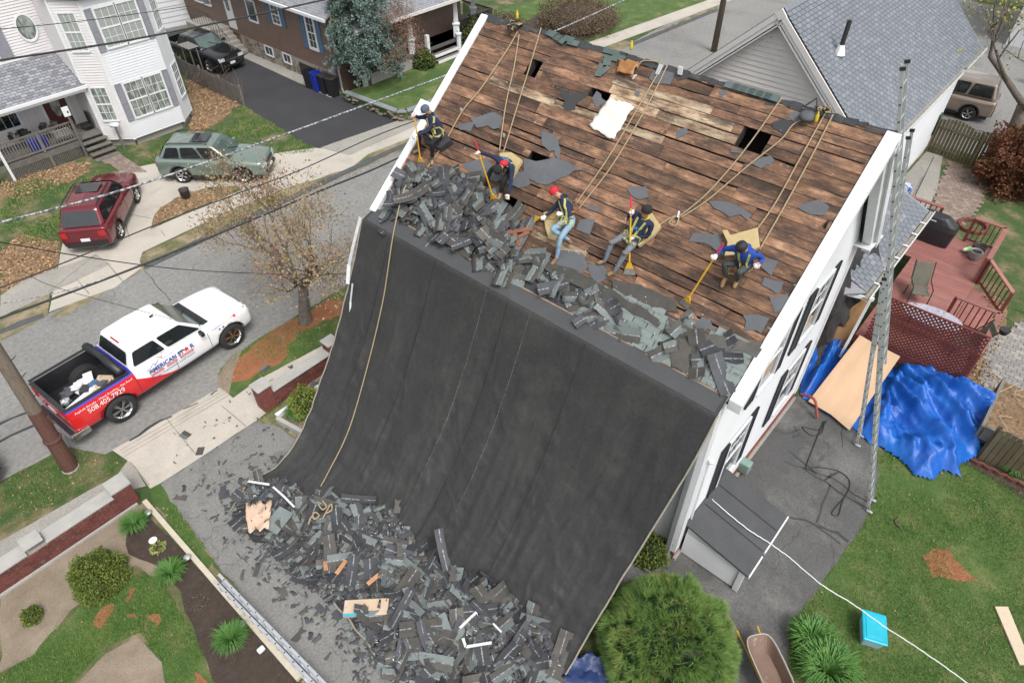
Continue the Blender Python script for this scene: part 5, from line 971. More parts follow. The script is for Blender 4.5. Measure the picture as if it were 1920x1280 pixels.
cyan = M2('cyan_print', (.03, .3, .55), (.012, .03, .08), 26, .8, sharp=.03); redc = M2('red_cloth', (.5, .02, .03), (.42, .015, .025), 9, .8); greycap = M2('slate_cap', (.07, .085, .13), (.09, .105, .15), 9, .85); blackc = M2('black_knit', (.012, .012, .012), (.02, .02, .02), 30, .95); hairm = M2('black_hair', (.01, .009, .009), (.022, .02, .02), 30, .6, bmp=.6); yelc = M2('yellow_cloth', (.6, .45, .03), (.5, .38, .03), 9, .85)
def ex1(J, P, bvh, k): patch(P, bvh, J['hip'].lerp(J['neck'], .75)+k['lr']*.0, (NRM*.6-k['front']*.8).normalized(), k['lr'], k['sp'], .2, .16, cyan, 'back_print')
def hood(J, P, mat, k, r=.085):
    m = MB(); c = J['neck']-k['front']*.05+k['up']*.0; m.sphere(c, r, 10, 6, sc=(1.15, 1.0, .7)); P(m, 'hood', mat)
def ex2(J, P, bvh, k): ex1(J, P, bvh, k); hood(J, P, redc, k, .105); m = MB(); m.sphere(k['hc']+k['fd']*.075-k['up']*.045, .05, 8, 6, sc=(1, .6, 1)); P(m, 'face_mask', M2('patterned_mask', (.5, .5, .6), (.02, .03, .15), 40, .7, sharp=.03))
def ex3(J, P, bvh, k): ex1(J, P, bvh, k); hood(J, P, blackc, k, .09)
def ex4(J, P, bvh, k):
    hood(J, P, yelc, k, .1); patch(P, bvh, J['hip'].lerp(J['neck'], .55), k['front'], k['lr'], k['sp'], .1, .08, cyan, 'chest_print')
    for s in 'lr': m = MB(); m.sphere(J['kn'+s]+NRM*.03, .068, 8, 6, sc=(1, 1, .7)); P(m, 'knee_pad', M2('worn_knee_pad', (.18, .16, .13), (.1, .095, .085), 12, .9))
def ex5(J, P, bvh, k): hood(J, P, blue, k, .1)
person('w1', 'worker in a slate cap with white brim sitting at the left rake, black trousers', navy, blackp, shoe, ('cap', greycap, MT['white'], 1), extra=ex1)
person('w2', 'worker with a red hood and black beanie bent over a hole in the boards', navy, blackp, tanb, ('beanie', blackc), extra=ex2)
person('w3', 'worker in a red backwards cap and light blue jeans, one leg stretched', navy, jeans, brownb, ('cap', redc, redc, -1), extra=ex3)
person('w4', 'worker in black beanie, yellow hood and grey jeans holding a shovel upright', navy, greyj, tanb, ('beanie', blackc), extra=ex4)
person('w5', 'bareheaded worker in a royal blue hoodie sitting at the right of the crew', blue, darkg, tanb, ('hair', hairm), extra=ex5)
pj_ = {k: {a: Vector(b) for a, b in v.items()} for k, v in PEOPLE.items()}
def hv(k, s): return pj_[k]['ha'+s]
def through(a, b, px_top, px_blade, label, **kw): return shovel(px_top, px_blade, label, **kw)
def ext(a, b, t): return a+(b-a)*t
shovel(ext(hv('w1', 'r'), hv('w1', 'l'), 1.12), RF(*[(11.46, 1.4)][0][:2], .05), 'roofing shovel held upright at the left rake, its lower shaft rusty', grip=.1, dark=False)
shovel(RF(*[(10.41, 2.52)][0][:2], 1.1) if False else ext(RF(*[(8.99, 1.36)][0][:2], .04), hv('w2', 'l'), 1.22), RF(*[(8.99, 1.36)][0][:2], .04), 'yellow roofing shovel with a red grip held by the worker in the red hood')
shovel(ext(hv('w3', 'l'), hv('w3', 'r'), 1.9), RF(*[(7.96, 1.38)][0][:2], .05), 'yellow roofing shovel held low to the left by the worker in the red cap', grip=.02)
shovel(ext(RF(*[(5.27, 1.21)][0][:2], .03), hv('w4', 'l'), 1.25), RF(*[(5.27, 1.21)][0][:2], .03), 'yellow roofing shovel with a red grip held upright by the worker in the black beanie')
shovel(ext(RF(*[(3.97, 1.11)][0][:2], .03), hv('w5', 'l'), 1.22), RF(*[(3.97, 1.11)][0][:2], .03), 'yellow roofing shovel reaching down slope from the worker in the blue hoodie')
# foam seat pads
foam = M2('tan_foam', (.5, .39, .2), (.42, .33, .17), 8, .95, bmp=.4)
def pad(P, h, th, mat, label, name='foam_pad'):
    m = MB(); Q = [RF(p[0], p[1], h) for p in P]; m.poly(Q, th, nrm=NRM); o = m.build(name, mat, bevel=.01, fix=True); return tag(o, label, 'foam pad')
pad([(9.56, 2.45), (9.28, 2.57), (8.91, 2.51), (8.92, 2.03), (9.22, 2.14)], .13, .11, foam, 'tan foam wedge under the worker in the red hood')
pad([(7.72, 1.63), (7.48, 1.78), (7.17, 1.64), (7.1, 1.18), (7.28, 1.17), (7.49, 1.35)], .12, .1, foam, 'tan foam pad beneath the knees of the worker in the red cap')
pad([(5.53, 2.55), (5.17, 2.35), (5.21, 2.13), (5.37, 1.8), (5.44, 1.84), (5.43, 2.22)], .13, .11, foam, 'tan foam pad behind the worker in the black beanie')
pad([(4.03, 2.72), (3.95, 2.77), (3.84, 2.7), (3.47, 3.02), (3.25, 2.7), (3.4, 2.5), (3.74, 2.29), (3.82, 2.55)], .16, .12, foam, 'tan foam pad with a torn corner behind the worker in the blue hoodie')
pad([(11.81, 2.09), (11.37, 2.43), (10.96, 2.27), (11.13, 1.98), (11.62, 1.96)], .2, .16, M2('black_foam', (.03, .032, .036), (.05, .052, .056), 8, .9), 'black foam wedge under the worker at the left rake')
# gear on the ridge
g = empty('tool_bag', 'grey tool bag hanging on the ridge by the right anchor, yellow bottle beside it', 'bag')
gy = Vector(RF(*[(3.73, 5.36)][0][:2], .08)); m = MB(); m.sphere((0, 0, 0), .2, 10, 6, sc=(1, .8, .45), jit=.06); o = m.build('bag_body', M2('grey_bag', (.07, .075, .085), (.1, .105, .115), 9, .8), g, smooth=True); o.location = gy
m = MB(); m.tube([gy+UPV*.1+V(0, -.1, .05), gy+UPV*.25+V(0, .0, .12), gy+UPV*.1+V(0, .15, .05)], .018, 6); m.build('strap', MT['black'], g)
def junk(P, label, cols, n, r, seed, name='rope_tangle', cat='rope tangle'):
    rr_ = random.Random(seed); root = empty(name, label, cat)
    for c in cols:
        m = MB()
        for _ in range(n): a = P+V(rr_.uniform(-r, r), rr_.uniform(-r, r), rr_.uniform(0, r*.6)); pts = [a+V(rr_.uniform(-.5, .5)*r, rr_.uniform(-.5, .5)*r, rr_.uniform(-.1, .2)*r) for _ in range(5)]; m.tube(pts, .014, 5)
        q = m.build('webbing', c, root, smooth=True); q['kind'] = 'stuff'
    return root
junk(Vector(RF(*[(3.53, 5.52)][0][:2], .1)), 'tan rope knot and black webbing tied over the right end of the ridge', [MT['rope'], MT['black']], 8, .12, 3)
junk(Vector(RF(*[(11.1, 5.38)][0][:2], .1)), 'black webbing and rope knotted over the far left end of the ridge', [MT['black'], MT['rope'], MT['felt_dark']], 10, .16, 4)
for P, lb in ((RF(*[(3.55, 5.3)][0][:2], .08), 'yellow and white spray bottle below the right ridge anchor'), (RF(*[(11.08, 5.6)][0][:2], .15), 'yellow tape measure on the far left ridge gear'), (V(12.95, 7.85, 9.45), 'yellow bottle standing behind the middle of the ridge')):
    m = MB(); m.lathe([(.03, 0), (.035, .02), (.035, .12), (.015, .16), (.012, .19)], n=8); o = m.build('bottle', yelc, smooth=True); o.location = P; tag(o, lb, 'bottle')
m = MB(); m.poly([RF(q[0], q[1], .06) for q in [(7.11, 5.56), (7, 5.55), (6.99, 5.32), (7.07, 5.31)]], .03, nrm=NRM); tag(m.build('anchor_plate', MT['alu_light'], bevel=.004), 'pale metal anchor plate fixed below the middle of the ridge', 'anchor')
m = MB(); m.box(RF(6.55, 5.5, .12), (.03, .1, .16)); tag(m.build('anchor_tag', MT['white']), 'small white tag standing on the middle of the ridge', 'tag')
crumple('plastic_bag', (V(8.0, 5.38, 0), V(7.55, 5.45, 0), V(7.5, 5.12, 0), V(7.95, 5.1, 0)), 8, 8, 0, .06, M2('brown_bag', (.34, .16, .05), (.26, .12, .04), 9, .5), 'crumpled brown bag lying near the middle of the ridge', 'bag', lambda p, k, e: RF(p.x+e*3, p.y+e*3, .04+k))
for (y, v), s, lb in (([(7.46, 5.19)][0][:2], .06, 'small pliers with white handles on the boards near the ridge'),):
    m = MB(); m.beam(RF(y, v, .04), RF(y+.1, v-.08, .04), .02, .02); m.beam(RF(y+.01, v, .04), RF(y+.04, v-.12, .04), .02, .02); tag(m.build('pliers', MT['scrap_white']), lb, 'pliers')

# ---------------- neighbouring houses ----------------
def frame(P0, P1):
    P0 = V(P0[0], P0[1], 0); P1 = V(P1[0], P1[1], 0); u = (P1-P0); L = u.length; u.normalize(); n = V(u.y, -u.x, 0)
    def f(a, d, z): return P0+u*a+n*d+V(0, 0, z)      # along, outward, up
    f.L = L; return f
def fbox(m, f, u0, u1, d0, d1, z0, z1, mi=0):
    vs = [f(u, d, z) for u in (u0, u1) for d in (d0, d1) for z in (z0, z1)]
    m.add(vs, [(0, 1, 3, 2), (4, 6, 7, 5), (0, 4, 5, 1), (2, 3, 7, 6), (0, 2, 6, 4), (1, 5, 7, 3)], mi)
def courses(parent, f, mat, z0, ztop, pitch, u0=0, u1=None, name='siding', top=None, proud=.032):
    """lapped siding on a wall; top(z) may narrow the courses under a gable"""
    m = MB(); u1 = f.L if u1 is None else u1; z = z0
    while z < ztop-.01:
        a, b = (u0, u1) if top is None else top(z+pitch)
        if b-a > .05: m.add([f(a, proud, z), f(b, proud, z), f(b, .001, z+pitch*1.0), f(a, .001, z+pitch*1.0), f(a, 0, z), f(b, 0, z)], [(0, 1, 2, 3), (4, 5, 1, 0)])
        z += pitch
    o = m.build(name, mat, parent); o['kind'] = 'stuff'; return o
def wwin(parent, f, u0, u1, z0, z1, cols=3, trim=.08, double=True, tmat=None, glass=None, fill=None, name='window', rows=2, single_sash=False):
    tm = tmat or MT['white']; m = MB()
    fbox(m, f, u0-trim, u0, 0, .07, z0-trim, z1+trim); fbox(m, f, u1, u1+trim, 0, .07, z0-trim, z1+trim); fbox(m, f, u0, u1, 0, .07, z1, z1+trim); fbox(m, f, u0, u1, 0, .09, z0-trim, z0)
    zm = (z0+z1)/2
    if not single_sash: fbox(m, f, u0, u1, 0, .062, zm-.03, zm+.03)
    w = m.build(name, tm, parent)
    for a, b in (((z0, zm-.03), (zm+.03, z1)) if not single_sash else ((z0, z1),)):
        g = MB(); g.add([f(u0, .04, a), f(u1, .04, a), f(u1, .04, b), f(u0, .04, b)], [(0, 1, 2, 3)]); g.build('glass_pane', glass or MT['glass'], w)
        if fill:
            c = MB(); fill(c, f, u0, u1, a, b)
            if c.f: c.build('curtain', MT['curtain'], w)
        if cols:
            mm = MB(); e = .009
            for i in range(1, cols): uu = lerp(u0, u1, i/cols); fbox(mm, f, uu-e, uu+e, .042, .054, a, b)
            for i in range(1, rows): zz = lerp(a, b, i/rows); fbox(mm, f, u0, u1, .0425, .0535, zz-e, zz+e)
            mm.build('muntin', tm, w)['kind'] = 'stuff'
    return w
def fshut(parent, f, u0, u1, z0, z1, mat):
    m = MB(); fbox(m, f, u0+.01, u1-.01, .005, .05, z0+.01, z1-.01); fbox(m, f, u0, u0+.04, .01, .075, z0, z1); fbox(m, f, u1-.04, u1, .01, .075, z0, z1); fbox(m, f, u0+.04, u1-.04, .01, .074, z0, z0+.05); fbox(m, f, u0+.04, u1-.04, .01, .074, z1-.05, z1); zc = (z0+z1)/2; fbox(m, f, u0+.04, u1-.04, .01, .074, zc-.03, zc+.03)
    n = 20
    for i in range(n): z = lerp(z0+.05, z1-.05, i/n); m.add([f(u0+.04, .066, z), f(u1-.04, .066, z), f(u1-.04, .051, z+.06), f(u0+.04, .051, z+.06)], [(0, 1, 2, 3)])
    return m.build('shutter', mat, parent)
def slab(m, f, pts, th=.0, mi=0): m.add([f(*p) for p in pts], [tuple(range(len(pts)))], mi)
# ---- white house with the two-storey bay, far left
A = empty('house', 'white vinyl sided house with two-storey bay and grey shutters at the top left', 'house')
BP_ = [(9.6, 33.5), (10.5, 32.6), (13.0, 32.6), (13.9, 33.5)]
def side_curt(c, f, u0, u1, a, b):          # tied-back curtains
    for s in (0, 1):
        uu = [lerp(u0, u1, s), lerp(u0, u1, .5 if s == 0 else .5)]; c.add([f(uu[0], .006, b), f(uu[1], .006, b), f(lerp(uu[0], uu[1], .25), .006, a), f(uu[0], .006, a)], [(0, 1, 2, 3)])
cglass = M2('clear_glass', (.1, .11, .11), (.14, .15, .15), 2, .08, spec=.6)
def curt_win(*a, **k): return wwin(*a, **k)
lw = M2('curtained_glass', (.3, .34, .3), (.12, .13, .125), 2.5, .12, spec=.6, stretch=(3, 3, 1), sharp=.08)
for i in range(3):
    f = frame(BP_[i], BP_[i+1]); m = MB(); slab(m, f, [(0, 0, .35), (f.L, 0, .35), (f.L, 0, 6.6), (0, 0, 6.6)]); m.build('wall', MT['siding_white'], A)
    courses(A, f, MT['siding_pink'] if i == 0 else MT['siding_white'], .36, 6.5, .115)
    m = MB(); fbox(m, f, -.03, .06, .0, .045, .33, 6.55); fbox(m, f, f.L-.06, f.L+.02, .0, .044, .33, 6.55); o = m.build('corner_board', MT['white'], A); o['kind'] = 'stuff'
    m = MB(); fbox(m, f, .1, f.L-.1, -.3, -.12, 0, .36); m.build('foundation', MT['concrete2'], A)
    if i == 1:
        for a, b in ((.42, 1.24), (1.34, 2.14)):
            wwin(A, f, a, b, 1.27, 2.8, 3, .07, glass=lw); wwin(A, f, a, b, 4.38, 5.92, 3, .07, glass=MT['blind'])
        for a, b in ((0.0, .31), (2.23, 2.52)): fshut(A, f, a+.02, b, 1.2, 2.88, MT['shutter_grey']); fshut(A, f, a+.02, b, 4.28, 5.98, MT['shutter_grey'])
    else:
        a, b = ((.26, .9), (.56, 1.16))[i == 2]; wwin(A, f, a, b, 1.32, 2.78, 3, .07, glass=lw); wwin(A, f, a, b, 4.4, 5.88, 3, .07, glass=MT['blind'])
# roof cap over the bay
m = MB(); c = [V(x, y, 6.5) for x, y in ((9.35, 33.6), (10.4, 32.3), (13.1, 32.3), (14.2, 33.6))]; m.add(c+[V(9.6, 36, 8.5), V(13.9, 36, 8.5)], [(0, 1, 4), (1, 2, 5, 4), (2, 3, 5)]); o = m.build('roof', MT['scrap_grey'], A); s_ = o.modifiers.new('t', 'SOLIDIFY'); s_.thickness = .12
# walls behind the bay and the porch
f = frame((9.6, 35.2), (9.6, 33.5)); m = MB(); slab(m, f, [(0, 0, .3), (f.L, 0, .3), (f.L, 0, 6.6), (0, 0, 6.6)]); m.build('wall', MT['siding_pink'], A); courses(A, f, MT['siding_pink'], .36, 6.5, .115)
f = frame((13.9, 33.5), (13.9, 44)); m = MB(); slab(m, f, [(0, 0, .0), (f.L, 0, 0), (f.L, 0, 7), (0, 0, 7)]); m.build('wall', MT['siding_white'], A)
f = frame((3, 35.2), (9.6, 35.2)); m = MB(); slab(m, f, [(0, 0, .3), (f.L, 0, .3), (f.L, 0, 7), (0, 0, 7)]); m.build('wall', MT['siding_pink'], A); courses(A, f, MT['siding_pink'], 3.9, 7, .115)
# oval window
oc = V(8.93, 35.18, 5.15)
m = MB(); vs = []; n = 28
for r_, d in ((1.0, .0), (1.0, .05), (.86, .05), (.84, .02)):
    for j in range(n): t = 2*math.pi*j/n; vs.append((oc.x+math.cos(t)*.4*r_, oc.y-d, oc.z+math.sin(t)*.58*r_))
m.add(vs, [(i*n+j, i*n+(j+1) % n, (i+1)*n+(j+1) % n, (i+1)*n+j) for i in range(3) for j in range(n)]); w = m.build('oval_window', MT['white'], A, smooth=False)
m = MB(); m.add([(oc.x+math.cos(2*math.pi*j/n)*.335, oc.y-.022, oc.z+math.sin(2*math.pi*j/n)*.49) for j in range(n)], [tuple(range(n))]); m.build('glass_pane', lw, w)
m = MB(); m.bb((8.0, 35.12, 4.2), (7.5, 35.16, 5.9)); m.build('shutter', MT['shutter_grey'], A)
# porch wall behind the railing: dark recess with window and door
f = frame((3, 35.2), (9.6, 35.2)); wwin(A, f, 3.1, 4.0, 1.5, 2.75, 3, .1, single_sash=True, glass=MT['glass_car']); wwin(A, f, 1.6, 2.4, 1.5, 2.75, 3, .1, glass=MT['glass_car'])
m = MB(); fbox(m, f, 5.15, 6.1, .0, .04, .8, 2.95); d = m.build('door', M2('maroon_door', (.1, .02, .02), (.08, .018, .018), 4, .5), A)
m = MB(); n = 20; m.add([f(5.62+math.cos(2*math.pi*j/n)*.2, .05, 1.95+math.sin(2*math.pi*j/n)*.62) for j in range(n)], [tuple(range(n))]); m.build('oval_glass', lw, d)
for a in (5.0, 6.12): m = MB(); fbox(m, f, a, a+.13, 0, .06, .8, 3.0); m.build('door_trim', MT['white'], A)
for a in (4.35, 4.75): m = MB(); fbox(m, f, a, a+.1, .0, .06, .85, 2.9); m.build('pilaster', MT['siding_pink'], A)
m = MB(); m.lathe([(.1, 0), (.16, .04), (.16, .1), (.1, .13)], n=14, axis='X'); o = m.build('door_wreath', M2('red_wreath', (.2, .02, .02), (.12, .03, .02), 20, .8), A); o.location = (9.5, 34.7, 2.35)
# porch roof
PE = [(3.0, 33.45, 2.98), (9.62, 33.45, 2.98)]
m = MB(); m.add([(2.5, 33.35, 2.95), (9.66, 33.35, 2.95), (9.6, 35.18, 4.0), (2.5, 35.18, 4.0)], [(0, 1, 2, 3)]); o = m.build('porch_roof', MT['felt'], A); s_ = o.modifiers.new('t', 'SOLIDIFY'); s_.thickness = .1; s_.offset = -1
def roof_tabs(parent, O, U, S, L, H, tw, th, mat, skipfn=None, maxobj=0, name='shingle', lift=.012):
    """tabs on a roof plane, rows gapped so the base draws overlap shadow lines: O corner at the eave, U along it, S up slope"""
    O, U, S = Vector(O), Vector(U).normalized(), Vector(S).normalized(); N = U.cross(S)
    if N.z < 0: N = -N
    m = MB(); k = 0; r = 0; v = 0; tab = None
    while v < H-.02:
        u = -(r % 2)*tw/2
        while u < L:
            a, b = max(u+.012, 0), min(u+tw-.012, L)
            if b-a > .03 and not (skipfn and skipfn(a, v)):
                dz = random.uniform(0, .004); h2 = min(th*.92, H-v)
                q = [O+U*a+S*(v-.0)+N*(lift+dz), O+U*b+S*(v)+N*(lift+dz), O+U*b+S*(v+h2)+N*.003, O+U*a+S*(v+h2)+N*.003, O+U*a+S*v, O+U*b+S*v]
                if k < maxobj:
                    mb = MB(); mb.add(q, [(0, 1, 2, 3), (4, 5, 1, 0)]); mb.build(name, random.choice(mat), parent)
                else: m.add(q, [(0, 1, 2, 3), (4, 5, 1, 0)], random.choice((0, 0, 1, 2)) if isinstance(mat, list) else 0)
                k += 1
            u += tw
        v += th; r += 1
    o = m.build('shingle_courses', mat, parent); o['kind'] = 'stuff'; return o
psh = [M2('porch_shingle_a', (.27, .275, .3), (.23, .235, .26), 6, .9, fine=.25), M2('porch_shingle_b', (.2, .205, .225), (.17, .175, .195), 6, .9, fine=.25), M2('porch_shingle_c', (.33, .335, .36), (.29, .295, .32), 6, .9, fine=.25)]
roof_tabs(A, (2.5, 33.35, 2.955), (1, 0, 0), (0, 1.83, 1.05), 7.14, 2.1, .26, .14, psh)
m = MB(); m.bb((2.4, 33.24, 2.84), (9.68, 33.34, 2.96)); m.build('gutter', MT['white'], A)
m = MB(); m.bb((2.5, 33.36, 2.7), (9.6, 33.5, 2.84)); m.build('porch_beam', MT['white'], A)
# porch deck, steps, rail, lattice
m = MB(); y = 33.5
while y < 35.15: m.bb((5.6, y, .7), (9.55, y+.13, .76)); y += .14
o = m.build('porch_floor', MT['wood_grey'], A); o['kind'] = 'stuff'
m = MB(); m.bb((2.5, 33.42, .5), (8.45, 33.5, .74)); m.build('porch_skirt', MT['wood_grey'], A)
for i in range(4): m = MB(); m.bb((8.5, 33.45-i*.27-.27, .56-i*.18), (9.6, 33.45-i*.27+.02, .6-i*.18)); m.bb((8.52, 33.45-i*.27-.03, .42-i*.18+(0 if i < 3 else .0)), (9.58, 33.45-i*.27, .56-i*.18)); m.build('step', MT['wood_grey'], A)
m = MB(); m.bb((8.44, 33.3, 0), (8.54, 33.42, 1.9)); m.build('rail_post', MT['wood_grey'], A)
for z in (.84, 1.6): m = MB(); m.bb((5.4, 33.42, z), (8.44, 33.5, z+.06)); m.build('hand_rail', MT['wood_grey'], A)
for i in range(26):
    x = 5.45+i*.115; m = MB(); m.bb((x, 33.43, .9), (x+.035, 33.48, 1.6)); m.build('baluster', MT['wood_grey'], A)
m = MB(); m.bb((6.95, 33.4, .76), (7.05, 33.5, 1.66)); m.build('rail_post', MT['wood_grey'], A)
def lattice(f, u0, u1, z0, z1, step, w, d=.0, th=.012):
    m = MB(); H = z1-z0; 
    for s in (1, -1):
        k = u0-H
        while k < u1+H:
            a0, a1 = (k, k+H) if s == 1 else (k+H, k); t0, t1 = 0, 1
            # clip to [u0,u1]
            def cl(t): return lerp(a0, a1, t)
            if s == 1: t0 = max(0, (u0-a0)/H); t1 = min(1, (u1-a0)/H)
            else: t0 = max(0, (a0-u1)/H); t1 = min(1, (a0-u0)/H)
            if t1-t0 > .02: m.beam(f(cl(t0), d+(.01 if s == 1 else .023), lerp(z0, z1, t0)), f(cl(t1), d+(.01 if s == 1 else .023), lerp(z0, z1, t1)), w, th, up=f(0, 1, 0)-f(0, 0, 0))
            k += step
    return m
o = lattice(frame((5.2, 33.46), (8.5, 33.46)), 0, 3.2, .03, .5, .11, .03).build('lattice', MT['wood_grey'], A); o['kind'] = 'stuff'
m = MB(); m.bb((7.05, 33.38, 0), (7.13, 33.46, .5)); m.build('lattice_post', MT['wood_grey'], A)
f = frame((5.1, 32.9), (5.1, 35)); m = MB(); m.bb((5.35, 33.36, 0), (5.45, 33.46, 2.7)); m.build('porch_column', MT['white'], A)
# clutter on the porch
o = MB(); o.box((7.0, 33.9, 1.02), (.75, .4, .42)); tag(o.build('storage_box', M2('royal_blue_plastic', (.02, .04, .4), (.02, .035, .32), 4, .4), bevel=.03), 'royal blue plastic box behind the porch railing', 'box')
o = MB(); o.box((8.0, 33.7, 1.2), (.7, .2, .3)); tag(o.build('planter', M2('grey_planter', (.4, .4, .38)), bevel=.02), 'pale grey planter hung on the porch railing', 'planter')
def heap_(P, r, name, cols, label, cat, seed):
    m = MB(); q = random.Random(seed)
    for i in range(14): m.box(P+V(q.uniform(-r, r), q.uniform(-r*.4, r*.4), q.uniform(0, r*.5)), (q.uniform(.1, .3), q.uniform(.05, .2), q.uniform(.04, .2)), rz=q.uniform(0, 3), mi=i % len(cols))
    o = m.build(name, cols); return tag(o, label, cat, kind='stuff')
heap_(V(6.6, 34.3, 1.3), .5, 'porch_clutter', [MT['black'], MT['wood_grey'], MT['iron']], 'dark clutter of chairs and bags behind the left porch railing', 'clutter', 5)
heap_(V(7.9, 34.4, 1.25), .45, 'porch_clutter', [MT['black'], MT['felt_dark'], MT['wood_grey']], 'dark covered furniture on the porch next to the door', 'clutter', 6)
ch_ = MB(); ch_.box((9.25, 34.2, 1.0), (.45, .45, .06)); ch_.box((9.45, 34.2, 1.3), (.05, .45, .5)); tag(ch_.build('chair', MT['iron']), 'dark chair in the porch corner against the pale side wall', 'chair')
# mail box and signs on posts
mb = empty('birdhouse', 'white birdhouse on a wooden post in front of the bay', 'birdhouse', loc=(9.95, 32.75, 0)); m = MB(); m.bb((-.04, -.04, 0), (.04, .04, 1.05)); m.build('post', MT['wood_grey'], mb); m = MB(); m.lathe([(.0, -.2), (.1, -.19), (.11, 0), (.1, .19), (0, .2)], n=10, axis='X', cap=False); o = m.build('box', MT['white'], mb, smooth=True); o.location = (0, 0, 1.18); o.rotation_euler = (0, 0, -.8)
mb = empty('notice_board', 'small white notice board on a post at the porch corner', 'sign', loc=(8.42, 33.2, 0)); m = MB(); m.bb((-.03, -.03, 0), (.03, .03, 2.15)); m.build('post', MT['wood_grey'], mb); m = MB(); m.bb((-.14, -.05, 2.0), (.14, -.032, 2.42)); m.build('board', MT['white'], mb)
m = MB(); m.bb((.02, -.055, 2.12), (.09, -.051, 2.22)); m.build('printed_mark', MT['rust'], mb)
# ---- garage wall between the two houses
G0 = empty('garage', 'plain white garage wall at the end of the fresh asphalt driveway', 'garage'); f = frame((15.5, 46.6), (22.3, 45.3)); m = MB(); slab(m, f, [(0, 0, .3), (7.2, 0, .3), (7.2, 0, 5), (0, 0, 5)]); m.build('wall', MT['siding_white'], G0); courses(G0, f, MT['siding_white'], .35, 4.8, .3); m = MB(); fbox(m, f, 0, 6.9, .0, .05, 0, .3); m.build('foundation', MT['concrete2'], G0)
# ---- brown house
B = empty('house', 'brown clapboard house with blue shutters and a fieldstone base', 'house')
f = frame((20.75, 48), (20.75, 30.2)); L = f.L
def U(y): return 48-y
m = MB(); slab(m, f, [(0, -.02, 0), (L, -.02, 0), (L, -.02, 3.9), (0, -.02, 3.9)]); m.build('wall', MT['siding_brown'], B); courses(B, f, MT['siding_brown'], .98, 3.85, .105, proud=.035)
f2 = frame((20.75, 30.2), (30, 30.2)); m = MB(); slab(m, f2, [(0, 0, 0), (f2.L, 0, 0), (f2.L, 0, 3.6), (0, 0, 3.6)]); m.build('wall', MT['siding_brown'], B); courses(B, f2, MT['siding_brown'], .98, 3.6, .105)
m = MB(); fbox(m, f, L-.08, L+.03, 0, .06, .9, 3.85); m.build('corner_board', MT['siding_brown'], B)
for k in range(190):                                                    # fieldstones of the base
    y = random.uniform(30.3, 39.2); z = random.uniform(.05, .88); s = random.uniform(.1, .19)
    if any(a-.1 < y < b+.1 and z > c-.1 for a, b, c in ((36.2, 37.1, .45), (34.5, 35.3, .45), (32.4, 33.7, .05))): continue
    m = MB(); m.sphere((0, 0, 0), s, 6, 4, sc=(.35, random.uniform(.8, 1.2), random.uniform(.6, .9)), jit=.15); o = m.build('stone', MT['stone'], B); o.location = (20.74, y, z)
m = MB(); m.bb((20.72, 30.2, 0), (20.75, 39.6, .95)); m.build('mortar_bed', MT['mortar'], B)
wwin(B, f, U(37.95), U(37.15), 2.15, 3.2, 0, .09, single_sash=True); wwin(B, f, U(35.45), U(34.8), 2.5, 3.4, 2, .07); wwin(B, f, U(32.3), U(31.72), 1.92, 3.45, 2, .13)
for a, b, c, d in ((35.95, 35.6, 2.42, 3.48), (34.65, 34.3, 2.42, 3.48), (32.85, 32.52, 1.78, 3.55), (31.5, 31.17, 1.78, 3.55)): fshut(B, f, U(a), U(b), c, d, MT['shutter_blue'])
wwin(B, f, U(44.0), U(42.2), 2.1, 3.3, 2, .1)
for a, b in ((37.05, 36.35), (35.25, 34.6)): wwin(B, f, U(a), U(b), .45, .88, 2, .07, rows=1, single_sash=True)
m = MB(); fbox(m, f, U(33.8), U(32.45), .0, .06, .08, .75); m.build('basement_grate', MT['iron'], B)
m = MB(); fbox(m, f, U(40.5), U(39.7), 0, .06, 1.2, 3.2); d = m.build('door', MT['white'], B); m = MB(); fbox(m, f, U(40.3), U(39.95), .061, .07, 2.2, 3.1); m.build('glass_pane', MT['glass'], d)
m = MB(); m.add([(20.35, 48, 3.85), (20.35, 30, 3.85), (25.5, 30, 7), (25.5, 48, 7)], [(0, 1, 2, 3)]); o = m.build('roof', psh[2], B); s_ = o.modifiers.new('t', 'SOLIDIFY'); s_.thickness = .08; s_.offset = -1
roof_tabs(B, (20.35, 30, 3.86), (0, 1, 0), (5.15, 0, 3.15), 8, 2.4, .3, .15, [psh[2], psh[0], psh[2]])
m = MB(); m.bb((20.2, 30, 3.7), (20.34, 48, 3.84)); m.build('gutter', MT['white'], B)
m = MB(); m.tube([(20.3, 30.25, 3.7), (20.62, 30.5, 3.5), (20.66, 30.5, 1.2)], .035, 6); m.build('conduit', MT['alu_light'], B); m = MB(); m.bb((20.5, 30.4, .75), (20.7, 30.62, 1.2)); m.build('electric_meter', MT['alu_light'], B, bevel=.02)
m = MB(); m.tube([(20.6, 30.02, 3.7), (20.62, 30.0, .3), (20.5, 29.7, .15), (20.9, 29.2, .12)], .05, 6); m.build('downspout', MT['cap'], B)
# side steps with iron rail
for i in range(6): m = MB(); m.bb((19.75, 39.15+i*.3, 0), (20.72, 39.45+i*.3, .2*(i+1))); m.build('step', MT['concrete2'], B)
m = MB(); m.bb((19.5, 41, 0), (20.72, 43.5, 1.2)); m.build('landing', MT['concrete2'], B)
rl = MB()
for i in range(14): y = 39.2+i*.3; z0 = min(1.2, .2*(i+1)); rl.tube([(19.75, y, z0), (19.75, y, z0+.85)], .012, 4)
rl.tube([(19.75, 39.2, 1.05), (19.75, 41, 2.05), (19.75, 43.4, 2.05)], .02, 5); o = rl.build('iron_rail', MT['iron'], B); o['kind'] = 'stuff'
